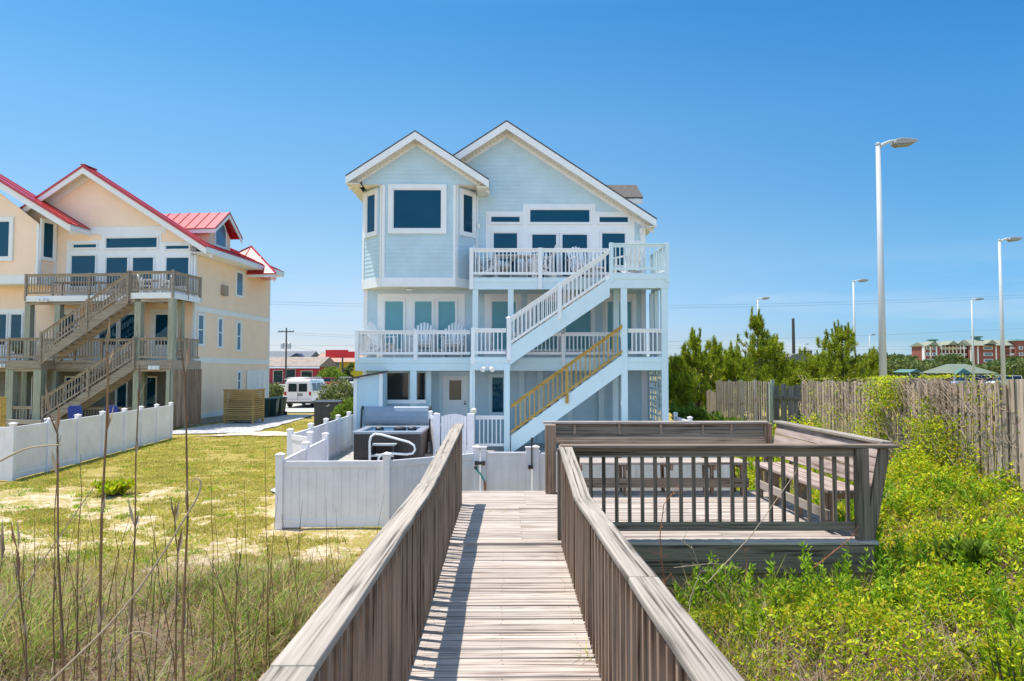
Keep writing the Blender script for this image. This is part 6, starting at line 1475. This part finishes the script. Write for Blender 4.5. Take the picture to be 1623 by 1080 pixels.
pine('pine at the right corner of the blue house, lowest of the row', 1072, 572, 31, 72, 1)
pine('pine with two candle tips, second from the blue house', 1102, 538, 34, 78, 2)
pine('bushy pine between the two-tipped pine and the tallest pine', 1130, 548, 36, 96, 3)
pine('bushy pine just left of the tallest pine', 1163, 564, 35, 96, 9)
pine('tallest pine of the row, below the thin street lamp', 1200, 507, 38, 116, 4, nb=1.5)
pine('rounded pine right of the tallest pine, above the pale fence end', 1226, 548, 39, 92, 5)
pine('broad bright pine standing alone behind the long picket fence', 1333, 523, 46, 128, 6, nb=1.7)
pine('small pine at the left foot of the broad bright pine', 1288, 572, 44, 76, 7)
pine('low pine filling the gap above the dark fence boards', 1254, 578, 41, 66, 8)
pine('small pine at the right foot of the broad bright pine', 1384, 563, 47, 44, 10)
# ------------------------------------------------------------------ bushes, far trees
def bush(name, label, cat, px, d, wpx, py0, m, seed, n=5000, leaf=.1, group=None, z0=None, depth=None, trunk=True, zb=0.0):
    g_ = np.random.default_rng(seed); top = U(px, py0, d); r = wpx*d/1082/2; h = top.z; dp = depth or r
    t = thing(name, label, cat, (top.x, d, 0), 0, group)
    k = 14; cc = np.stack([g_.uniform(-.75, .75, k)*r, g_.uniform(-.75, .75, k)*dp, g_.uniform(.25, .80, k)*h], 1); cc[0] = [0, 0, h*.78]
    rad = g_.uniform(.3, .5, k)*min(r, h)
    idx = g_.integers(0, k, n); u_ = unit(g_.normal(size=(n, 3))); rr = rad[idx]*g_.uniform(.55, 1.08, n)**.5*(1+.25*np.sin(u_[:, 0]*9+idx)*np.sin(u_[:, 2]*7))
    P = cc[idx]+u_*rr[:, None]; P[:, 2] = np.clip(P[:, 2], .02+zb, h); D_ = unit(u_+g_.normal(size=(n, 3))*.7+[0, 0, .3])
    global rng
    v = leaves(P, D_, leaf*g_.uniform(.6, 1.3, n), leaf*.6, .15)
    if trunk:
        mb = MB(); mb.tube([(0, 0, -.05), (0, 0, h*.45), (.1*r, 0, h*.7)], [.06*min(r, h), .045*min(r, h), .01], 7)
        for i in range(6): mb.tube([(0, 0, h*.12), tuple(cc[i]*.6+[0, 0, h*.1]), tuple(cc[i])], [.03*min(r, h), .02*min(r, h), .006], 5, False)
        part('trunk', mb, M['bark'], t)
    npmesh('crown' if trunk else 'foliage', v, 4, m, t); return t
bush('flowering_bush', 'large dark bush dotted with cream flowers between van and blue house', 'bush', 538, 42, 62, 601, M['bushflower'], 21, 9000, .13)
bush('green_bush', 'bright green bush against the left corner of the blue house', 'bush', 556, 31.5, 44, 631, M['bush'], 22, 6000, .10)
bush('flowering_bush', 'pale flowering bush between the yellow house and the van', 'bush', 437, 56, 30, 609, M['bushflower'], 23, 3000, .16)
bush('green_bush', 'round green tree in front of the yellow shop house', 'tree', 527, 116, 40, 584, M['bush'], 24, 3000, .35)
for i, (px, y, w_) in enumerate(((555, 571, 9), (547, 580, 8))): bush('conifer', ('slender dark conifer at the right of the yellow shop house', 'lower dark conifer beside the yellow shop house')[i], 'tree', px, 122, w_, y, M['farleaf'], 25+i, 1200, .35, depth=1)
fl = [(1388, 200, 30, 573, 'round far tree left of the tallest lamp foot'), (1405, 190, 34, 574, 'dark far tree right behind the tallest lamp'), (1424, 170, 36, 571, 'far tree in the tree line left of the teal canopy'), (1448, 180, 44, 567, 'highest crown of the tree line left of the hotel'), (1470, 175, 40, 573, 'far tree above the teal canopy'), (1494, 150, 52, 565, 'dense dark tree before the left end of the hotel'), (1512, 140, 34, 574, 'small tree left of the pavilion roof'),
      (1586, 170, 38, 574, 'far tree right behind the pavilion'), (1610, 165, 44, 566, 'tree before the hotel tower at the right edge'), (1640, 170, 40, 570, 'tree cut by the right edge before the hotel'), (1372, 210, 28, 577, 'low far tree behind the broad pine'), (1250, 200, 40, 574, 'far tree behind the grey park building'), (1300, 210, 44, 575, 'far tree behind the left part of the broad pine')]
for i, (px, d, w_, y, lab) in enumerate(fl): bush('far_tree', lab, 'tree', px, d, w_, y, M['farleaf'], 40+i, 3500, .62, 'trees beyond the car park', depth=5)
def belt(name, label, x0, x1, y0, y1, h0, h1, n, leaf, m, seed):
    g_ = np.random.default_rng(seed); x = g_.uniform(x0, x1, n); y = g_.uniform(y0, y1, n); hh_ = h0+(h1-h0)*fbm(x*.06, y*.06+seed, seed)*1.4
    z = hh_*np.sqrt(g_.random(n)); P = np.stack([x, y, z], 1); v = leaves(P, g_.normal(size=(n, 3))+[0, 0, .5], leaf, leaf*.7, .2)
    o = npmesh(name, v, 4, m); o['kind'] = 'stuff'; o['label'] = label; o['category'] = 'woods'; return o
belt('distant_woods', 'dark green strip of far woods along the horizon', -420, 620, 330, 380, 3.2, 9.5, 60000, 2.6, M['farleaf'], 3)
belt('hedge_strip', 'low dense green scrub along the far side of the car park', 60, 150, 140, 150, 1.5, 5, 14000, .6, M['farleaf'], 5)
# ------------------------------------------------------------------ spiky shrubs by the right side fence
def leafy_plant(name, label, x, y, h, n, leaf, m, seed, group=None, spread=.35, stems=9, cat='plant'):
    g_ = np.random.default_rng(seed); z = Hf(x, y); t = thing(name, label, cat, (x, y, z), 0, group); mb = MB(); P = []; D_ = []
    for s in range(stems):
        a = g_.uniform(0, 6.28); r = g_.uniform(.1, 1)*spread; hh_ = h*g_.uniform(.6, 1); tip = np.array([math.cos(a)*r, math.sin(a)*r, hh_]); b = np.array([math.cos(a)*r*.25, math.sin(a)*r*.25, 0]); mb.tube([b, (b+tip)/2+[0, 0, hh_*.08], tip], [.008, .006, .003], 4, False)
        k = n//stems; s_ = g_.uniform(.2, 1, k)[:, None]; P.append(b+(tip-b)*s_); q = g_.normal(size=(k, 3)); q[:, 2] = np.abs(q[:, 2])*.8+.5; D_.append(q)
    part('stem', mb, M['bark'], t); v = leaves(np.concatenate(P), np.concatenate(D_), leaf*g_.uniform(.6, 1.2, len(np.concatenate(P))), leaf*.28, .1); npmesh('foliage', v, 4, m, t); return t
for i, (px, d, h, lab) in enumerate(((1082, 26, 1.5, 'spiky dark shrub at the right corner of the blue house'), (1100, 24.5, 1.4, 'leafy shrub before the far picket stretch'), (1124, 26, 1.2, 'low leafy shrub at the left end of the pale picket fence'), (1150, 24, .9, 'low green plant under the pale picket fence'))):
    leafy_plant('leafy_shrub', lab, UX(px, d), d, h, 1400, .24, M['bush'], 60+i, 'shrubs by the side yard fence', .7, 16, 'shrub')
# ------------------------------------------------------------------ ground cover on the right
def in_free(x, y):
    deck_ = (x < 4.12) & (y > 7.42) & (y < 10.75) & (x > -.8); yard = (y > 10.75) & (x < np.where(y > 13, 4.55+.18*(y-13.1), 4.3))
    walk = (np.abs(x) < .80) & (y < 8); return ~(deck_ | yard | walk)
def sample(n, y0, y1, xlo, xhi, seed, pw=1.0):
    g_ = np.random.default_rng(seed); y = y0*(y1/y0)**g_.random(n); t = g_.random(n); lo = xlo(y); hi = xhi(y); return g_, lo+(hi-lo)*t, y
N = 360000
g_, x, y = sample(N, 2.3, 33, lambda y: np.full_like(y, .84), lambda y: np.minimum(FX(y)+.15, y*.80+1.6), 101)
k = in_free(x, y) & (x > .84); x, y = x[k], y[k]; n = len(x)
cl = fbm(x*1.1, y*1.1, 9); cl2 = fbm(x*4.3, y*4.3, 19, 2)
nearfence = np.exp(-((FX(y)-x)/.7)**2)*sm(y, 11, 12.5)*(1-sm(y, 14.5, 16))
CH = (.10+.42*sm(cl, .32, .68)+.34*(cl2-.38))*(.55+.45*sm(x, 1.2, 3.2))+.7*nearfence*sm(fbm(x*.9, y*.9, 29), .40, .65)+.38*np.exp(-((FX(y)-x)/.9)**2)*(y < 19.6)*sm(cl2, .3, .6)
CH = np.maximum(CH, .04)
bare = np.maximum(sm(fbm(x*.55, y*.55, 77), .56, .64)*(1-sm(y, 7, 12)), (1-sm(y+fbm(x*1.2, y, 79)*1.6, 4.3, 6.0))*.9)
keep = g_.random(n) > bare*.72; x, y, CH = x[keep], y[keep], CH[keep]; n = len(x)
z = H(x, y)+CH*g_.uniform(.12, 1, n)**.6+.01
D_ = g_.normal(size=(n, 3)); D_[:, 2] = np.abs(D_[:, 2])*.6+.25
lf_ = (.028+.0034*y)*g_.uniform(.6, 1.35, n)
v = leaves(np.stack([x, y, z], 1), D_, lf_, lf_*.42, .12)
o = npmesh('ground_cover', v, 4, M['cover']); o['kind'] = 'stuff'; o['label'] = 'dense yellow-green creeping ground cover right of the boardwalk'; o['category'] = 'ground cover'
# dry stems and grass blades among it
g_, x, y = sample(36000, 2.2, 22, lambda y: np.full_like(y, .84), lambda y: np.minimum(FX(y)+.1, y*.8+1.6), 103)
k = in_free(x, y); x, y = x[k], y[k]; k = g_.random(len(x)) < np.where(y < 6.5, 1, .35); x, y = x[k], y[k]; n = len(x)
D_ = g_.normal(size=(n, 3))*.55+[0, 0, .8]; D_[:, 2] = np.abs(D_[:, 2])
v = blades(np.stack([x, y, H(x, y)+g_.uniform(0, .12, n)], 1), D_, g_.uniform(.15, .48, n), .0035+.0007*y, 1.2)
o = npmesh('dry_stems', v, 4, M['dry']); o['kind'] = 'stuff'; o['label'] = 'dry tan stems and blades among the green ground cover'; o['category'] = 'dry grass'
g_, x, y = sample(26000, 2.2, 16, lambda y: np.full_like(y, .84), lambda y: y*.8+1.6, 113)
k = in_free(x, y) & (x < FX(y)); x, y = x[k], y[k]; k = fbm(x*.8, y*.8, 31) > .46; x, y = x[k], y[k]; n = len(x)
D_ = g_.normal(size=(n, 3))*.35+[0, 0, .9]; v = blades(np.stack([x, y, H(x, y)], 1), D_, g_.uniform(.22, .60, n), .005+.0006*y, .9)
o = npmesh('grass_tufts', v, 4, M['blade']); o['kind'] = 'stuff'; o['label'] = 'green grass blades growing through the ground cover'; o['category'] = 'grass'
# taller leafy shoots standing out of the carpet
g_, x, y = sample(3600, 2.3, 19, lambda y: np.full_like(y, .95), lambda y: np.minimum(FX(y)-.1, y*.8+1.6), 123)
k = in_free(x, y) & ((fbm(x*.7, y*.7, 133) > .46) | ((y > 6.2) & (y < 7.4) & (x < 4.4)) | ((x > 4.1) & (x < 4.8) & (y < 11))); x, y = x[k], y[k]; n = len(x); m_ = 26
hh_ = g_.uniform(.22, .55, n)*(.6+.4*sm(x, 1.2, 3)); ln_ = g_.normal(size=(n, 2))*.10
tt = g_.uniform(.15, 1, (n, m_)); P = np.stack([x[:, None]+ln_[:, :1]*tt, y[:, None]+ln_[:, 1:]*tt, H(x, y)[:, None]+.1+hh_[:, None]*tt], -1).reshape(-1, 3)
D_ = g_.normal(size=(n*m_, 3)); D_[:, 2] = np.abs(D_[:, 2])*.6+.7; yy_ = np.repeat(y, m_)
v = leaves(P, D_, (.045+.0035*yy_)*g_.uniform(.6, 1.3, n*m_), .014+.0012*yy_, .1)
o = npmesh('leafy_shoots', v, 4, M['cover2']); o['kind'] = 'stuff'; o['label'] = 'upright mid-green leafy shoots standing out of the ground cover'; o['category'] = 'plants'
# vine thicket over the picket fence
vt = thing('vine_thicket', 'tangle of bare brown and leafy vines climbing over the long picket fence', 'vines', (8, 13, 0))
mb = MB(); g_ = np.random.default_rng(55); CX = []
for i in range(420):
    yy = g_.normal(13.2, 1.0) if i % 3 else g_.uniform(9, 19.6); xx = float(FX(yy))-g_.uniform(.0, .35); zz = Hf(xx, yy)+g_.uniform(.2, 2.0); a = g_.uniform(0, 6.28); P = [(xx, yy, zz)]
    for s in range(5): a += g_.normal()*.6; st = .17; xx += -abs(math.cos(a))*st*.25+st*.12; yy += math.sin(a)*st; zz += g_.normal()*.14+.03; zz = min(zz, float(TZ(yy))+.08); P.append((xx, yy, zz))
    mb.tube(P, [.0055, .005, .0045, .004, .003, .002], 4, False); CX += (P if (i % 3 or g_.random() < .3) else [])
part('twigs', mb, mat('bare_twigs', (.42, .31, .23), .9, var=.3, vscale=8), vt, True)
CX = np.array(CX); CX = CX[g_.random(len(CX)) < .9]; m_ = 9; P = np.repeat(CX, m_, 0)+g_.normal(size=(len(CX)*m_, 3))*[.10, .16, .13]
k = fbm(P[:, 1]*1.3, P[:, 2]*1.3, 88) > .43; P = P[k]; P[:, 2] = np.clip(P[:, 2], .3, TZ(P[:, 1])+.10)
v = leaves(P, g_.normal(size=(len(P), 3))+[0, 0, .4], .058*g_.uniform(.6, 1.3, len(P)), .030, .12); v = v-np.array([8, 13, 0]); npmesh('leaves', v, 4, M['cover'], vt)
# ------------------------------------------------------------------ dune grass on the left
g_, x, y = sample(64000, 1.7, 11.6, lambda y: -y*.82-1.5, lambda y: np.full_like(y, -.80), 105)
f = fbm(x*.9, y*.9, 41); k = g_.random(len(x)) < (1-sm(y+f*2.4-1.2, 8.6, 11.0))*(.18+sm(f, .38, .55)); x, y, f = x[k], y[k], f[k]; n = len(x)
D_ = g_.normal(size=(n, 3))*.62+[0, 0, .8]; D_[:, 2] = np.abs(D_[:, 2])+.05; D_[:, 0] += .08
v = blades(np.stack([x, y, H(x, y)], 1), D_, (g_.uniform(.12, .38, n)+.12*sm(f, .4, .6))*(1-.35*sm(y, 7, 10)), .0052+.0006*y, 1.3)
o = npmesh('dune_grass', v, 4, M['blade']); o['kind'] = 'stuff'; o['label'] = 'dense mixed green and straw dune grass left of the boardwalk'; o['category'] = 'grass'
g_, x, y = sample(26000, 1.7, 10.8, lambda y: -y*.82-1.5, lambda y: np.full_like(y, -.80), 106)
D_ = g_.normal(size=(len(x), 3))*[1, 1, .35]+[0, 0, .35]; D_[:, 2] = np.abs(D_[:, 2]); k = g_.random(len(x)) < 1-sm(y, 8.5, 10.6); n = k.sum()
v = blades(np.stack([x, y, H(x, y)+.02], 1)[k], D_[k], g_.uniform(.15, .45, n), .005, 1.0)
o = npmesh('straw_litter', v, 4, M['dry']); o['kind'] = 'stuff'; o['label'] = 'fallen straw stems among the dune grass'; o['category'] = 'dry grass'
# lawn blades
g_, x, y = sample(260000, 8.5, 36, lambda y: -y*.80-1.5, lambda y: np.where(y < 12, -.8, np.where(y < 16.5, -4.2, -5.5)), 107)
f = fbm(x*.9+3, y*.9, 43)+.35*(fbm(x*5, y*5, 47)-.5); k = (f > .36+.13*(1-sm(y, 13, 18))) & ~((x < -10.9) & (y > 28.0)) & ~((x < -12.1-.11*(y-16.9)) & (y > 16)); x, y, f = x[k], y[k], f[k]; n = len(x)
D_ = g_.normal(size=(n, 3))*.45+[0, 0, .8]
v = blades(np.stack([x, y, H(x, y)], 1), D_, g_.uniform(.025, .06, n)*(1+y*.012), .004+.0008*y, .8)
cx_ = g_.uniform(0, 1, (380, 2)); cyy = 9.5+16*cx_[:, 1]**1.3; cxx = -4.6-cyy*.72*cx_[:, 0]; kk = (cxx > -12-.11*(cyy-16.9)) & ((cyy > 12.2) | (cxx < -4.3)) & ((cyy < 15) | (cxx < -5.6)); cxx, cyy = cxx[kk], cyy[kk]; m_ = 34
P = np.stack([np.repeat(cxx, m_)+g_.normal(size=len(cxx)*m_)*.09, np.repeat(cyy, m_)+g_.normal(size=len(cxx)*m_)*.09, np.zeros(len(cxx)*m_)], 1); P[:, 2] = H(P[:, 0], P[:, 1]); D_ = g_.normal(size=P.shape)*.6+[0, 0, .6]; D_[:, 2] = np.abs(D_[:, 2])
ow = npmesh('lawn_weeds', leaves(P, D_, g_.uniform(.03, .09, len(P)), .018, .1), 4, M['cover2']); ow['kind'] = 'stuff'; ow['label'] = 'small green weeds dotted over the lawn'; ow['category'] = 'weeds'
o = npmesh('lawn', v, 4, M['lawn']); o['kind'] = 'stuff'; o['label'] = 'patchy yellow-green lawn of short blades'; o['category'] = 'lawn'
leafy_plant('grass_clump', 'small bright green clump growing alone on the lawn', UX(186, 15.2), 15.2, .26, 1500, .16, M['cover'], 71, None, .45, 40)
# tall sea oat stalks: (pixel x bottom, x mid, x top, y top, depth, radius mm)
G1 = 'tall brown sea oat stalks in the left foreground'
ST = [(118, 95, 68, 668, 2.5, 7, 'thick tall brown stalk leaning left, the leftmost thick one', 0), (160, 163, 176, 560, 2.4, 8, 'thick brown stalk rising almost upright right of the leftmost thick one', 0),
      (210, 213, 222, 600, 2.7, 6, 'slender upright stalk between the thick left stalk and the straight right one', 0), (312, 297, 282, 560, 2.4, 7, 'long straight dark stalk nearest the middle of the left foreground', 0),
      (286, 280, 275, 860, 2.6, 5, 'short straight stalk beside the long dark one', 0), (88, 86, 96, 690, 3.4, 5, 'thin stalk crossing the neighbour fence near the left edge', 0),
      (132, 122, 128, 720, 3.8, 5, 'thin upright stalk before the lawn, left group', 0), (335, 338, 334, 752, 5.5, 6, 'single thin stalk on the lawn edge right of the long dark stalk', 0),
      (428, 424, 420, 706, 5.2, 6, 'thin stalk in front of the white fence corner', 0), (400, 392, 387, 762, 5.6, 5, 'thin curved stalk left of the white fence corner', 0),
      (362, 372, 383, 900, 3.0, 5, 'leaning dark stalk near the bottom before the handrail', 0), (182, 184, 183, 830, 4.4, 5, 'thin stalk in the middle of the lawn view', 0),
      (75, 40, -5, 950, 2.2, 5, 'low stalk leaning out of the left edge', 0), (405, 425, 430, 880, 4.0, 5, 'thin stalk close to the boardwalk handrail', 0)]
g_ = np.random.default_rng(9)
for xb, xm_, xt, yt, d, r_, lab, _ in ST:
    yb = 1160; a = U(xb, yb, d); b = U(xm_, (1080+yt)/2, d); c = U(xt, yt, d); a.z = min(a.z, Hf(a.x, d)+.05)
    if c.z < a.z+.2: continue
    P = []
    for i in range(9): t = i/8; q = a*(1-t)**2+(b*2-(a+c)*.5)*2*t*(1-t)+c*t*t; P.append(q+Vector((g_.normal()*.003, g_.normal()*.01, 0)))
    mb = MB(); mb.tube(P, [r_*.0008*(1-.68*i/8)*(1.15 if i % 3 == 0 else 1) for i in range(9)], 6); t_ = tag(part('grass_stalk', mb, M['stalk'], None), lab, 'grass stalk', G1)
    if d < 3:
        n = 10; idx = [P[3+int(i*5/n)] for i in range(n)]; PP = np.array([tuple(q) for q in idx]); DD = np.tile(np.array(tuple((P[-1]-P[0]).normalized())), (n, 1))+g_.normal(size=(n, 3))*.12
        npmesh('sheath', leaves(PP, DD, g_.uniform(.06, .14, n), .012, .05), 4, M['dry'], t_)
TS = [([(-20, 742), (40, 712), (95, 705)], 2.3, 5, 'bleached bent stem entering from the left edge'), ([(70, 1090), (200, 960), (300, 810), (318, 770), (312, 758), (304, 764)], 2.1, 4.5, 'long bleached stem arching diagonally with a curled tip'),
      ([(-10, 1000), (60, 900), (150, 770)], 2.6, 4, 'grey bleached stem leaning right near the left edge'), ([(170, 1080), (200, 1010), (235, 1005), (262, 1030)], 2.3, 3.5, 'curled pale stem arching low at the bottom left')]
for pts_, d, r_, lab in TS:
    P = [U(a, b, d) for a, b in pts_]; Q = []
    for i in range(len(P)-1):
        for s in range(5):
            p0, p1, p2, p3 = P[max(i-1, 0)], P[i], P[i+1], P[min(i+2, len(P)-1)]; t = s/5
            Q.append(.5*((2*p1)+(p2-p0)*t+(2*p0-5*p1+4*p2-p3)*t*t+(3*p1-p0-3*p2+p3)*t**3))
    Q.append(P[-1]); mb = MB(); mb.tube(Q, [r_*.0008*(1-.5*i/len(Q)) for i in range(len(Q))], 6); tag(part('bleached_stem', mb, M['tanstalk'], None), lab, 'grass stem', 'bleached stems in the left foreground')
g_, x, y = sample(150, 3.0, 9.5, lambda y: -y*.8-1, lambda y: np.full_like(y, -.95), 109); mb = MB()
for a, b in zip(x, y):
    hh_ = g_.uniform(.5, 1.15); lx_, ly_ = g_.normal()*.12, g_.normal()*.1; z = Hf(a, b); mb.tube([(a, b, z), (a+lx_*.4, b+ly_*.4, z+hh_*.55), (a+lx_, b+ly_, z+hh_)], [.0045, .0035, .0015], 4, False)
o = part('thin_stalks', mb, M['stalk'], None); o['kind'] = 'stuff'; o['label'] = 'scattered thin brown stalks rising out of the dune grass'; o['category'] = 'grass stalks'
# plants by the deck, reddish twigs
for i, (px, py, d, h, lab) in enumerate(((1225, 900, 6.4, .45, 'upright leafy sprig before the deck joist, left one'), (1385, 890, 6.6, .5, 'upright leafy sprig at the deck corner'), (1400, 880, 6.7, .5, 'second upright leafy sprig right of the deck corner'), (1570, 900, 5.2, .6, 'tall lance-leaved plant near the right edge'), (1600, 960, 4.6, .8, 'taller lance-leaved plant at the right edge bottom'), (1520, 820, 7.6, .5, 'dark green spiky clump in the ground cover'))):
    leafy_plant('leafy_sprig', lab, UX(px, d), d, h, 260 if i < 3 else 900, .075 if i != 5 else .2, M['cover'] if i != 5 else M['bush'], 80+i, None, .10 if i < 3 else .3, 4 if i < 3 else 14)
TW = [([(1060, 960), (1050, 900), (1046, 850), (1052, 800), (1075, 770)], 5.2, 5, 'rust', 'reddish dry vine climbing before the deck railing'), ([(1090, 960), (1110, 905), (1098, 870), (1080, 858)], 5.0, 4, 'tanstalk', 'dry drooping seed head right of the handrail'),
      ([(1120, 925), (1190, 850), (1262, 748)], 5.6, 4.5, 'tanstalk', 'long pale stem slanting across the deck railing'), ([(1290, 900), (1325, 872), (1350, 852), (1352, 846)], 6.3, 5, 'rust', 'reddish bare twig by the deck corner'), ([(1180, 925), (1184, 890), (1178, 868)], 6.2, 4, 'rust', 'short rusty twig before the deck joist'), ([(1068, 900), (1130, 893), (1175, 900)], 5.8, 3, 'tanstalk', 'pale twig lying along the deck joist')]
for pts_, d, r_, m_, lab in TW:
    P = [U(a, b, d) for a, b in pts_]; mb = MB(); mb.tube(P, [r_*.001*(1-.5*i/len(P)) for i in range(len(P))], 5)
    for q, q2 in zip(P, P[1:]):
        for j in range(3): c = q.lerp(q2, g_.random()); mb.tube([c, c+Vector((g_.normal()*.05, g_.normal()*.03, abs(g_.normal())*.05))], [.0025, .001], 4, False)
    tag(part('dry_twig', mb, M[m_], None), lab, 'twig', 'dry twigs before the viewing deck')
# weeds growing through the boardwalk
for i, (px, py, d, lab) in enumerate(((938, 1030, 4.75, 'green weed blades sprouting at the right boardwalk edge'), (915, 955, 5.6, 'few grass blades through the boards beside a right post'), (775, 812, 9.1, 'tiny green leaf tuft on the far boards, left one'), (797, 811, 9.1, 'tiny green leaf tuft on the far boards, right one'), (822, 1012, 5.05, 'single short green blade standing on the boards'))):
    n = (14, 8, 7, 7, 2)[i]; P0 = U(px, py, d); z = ZF if d < 7.5 else ZP; gq = np.random.default_rng(200+i)
    P = np.tile(np.array([P0.x, d, z]), (n, 1))+gq.normal(size=(n, 3))*[.03, .04, 0]; D_ = gq.normal(size=(n, 3))*.6+[-.1, 0, .7]
    L_ = gq.uniform(.06, .2, n)*(1 if i < 2 else .4); o = npmesh('weed', blades(P, D_, L_, .008, 1.2), 4, M['cover']); tag(o, lab, 'weed')
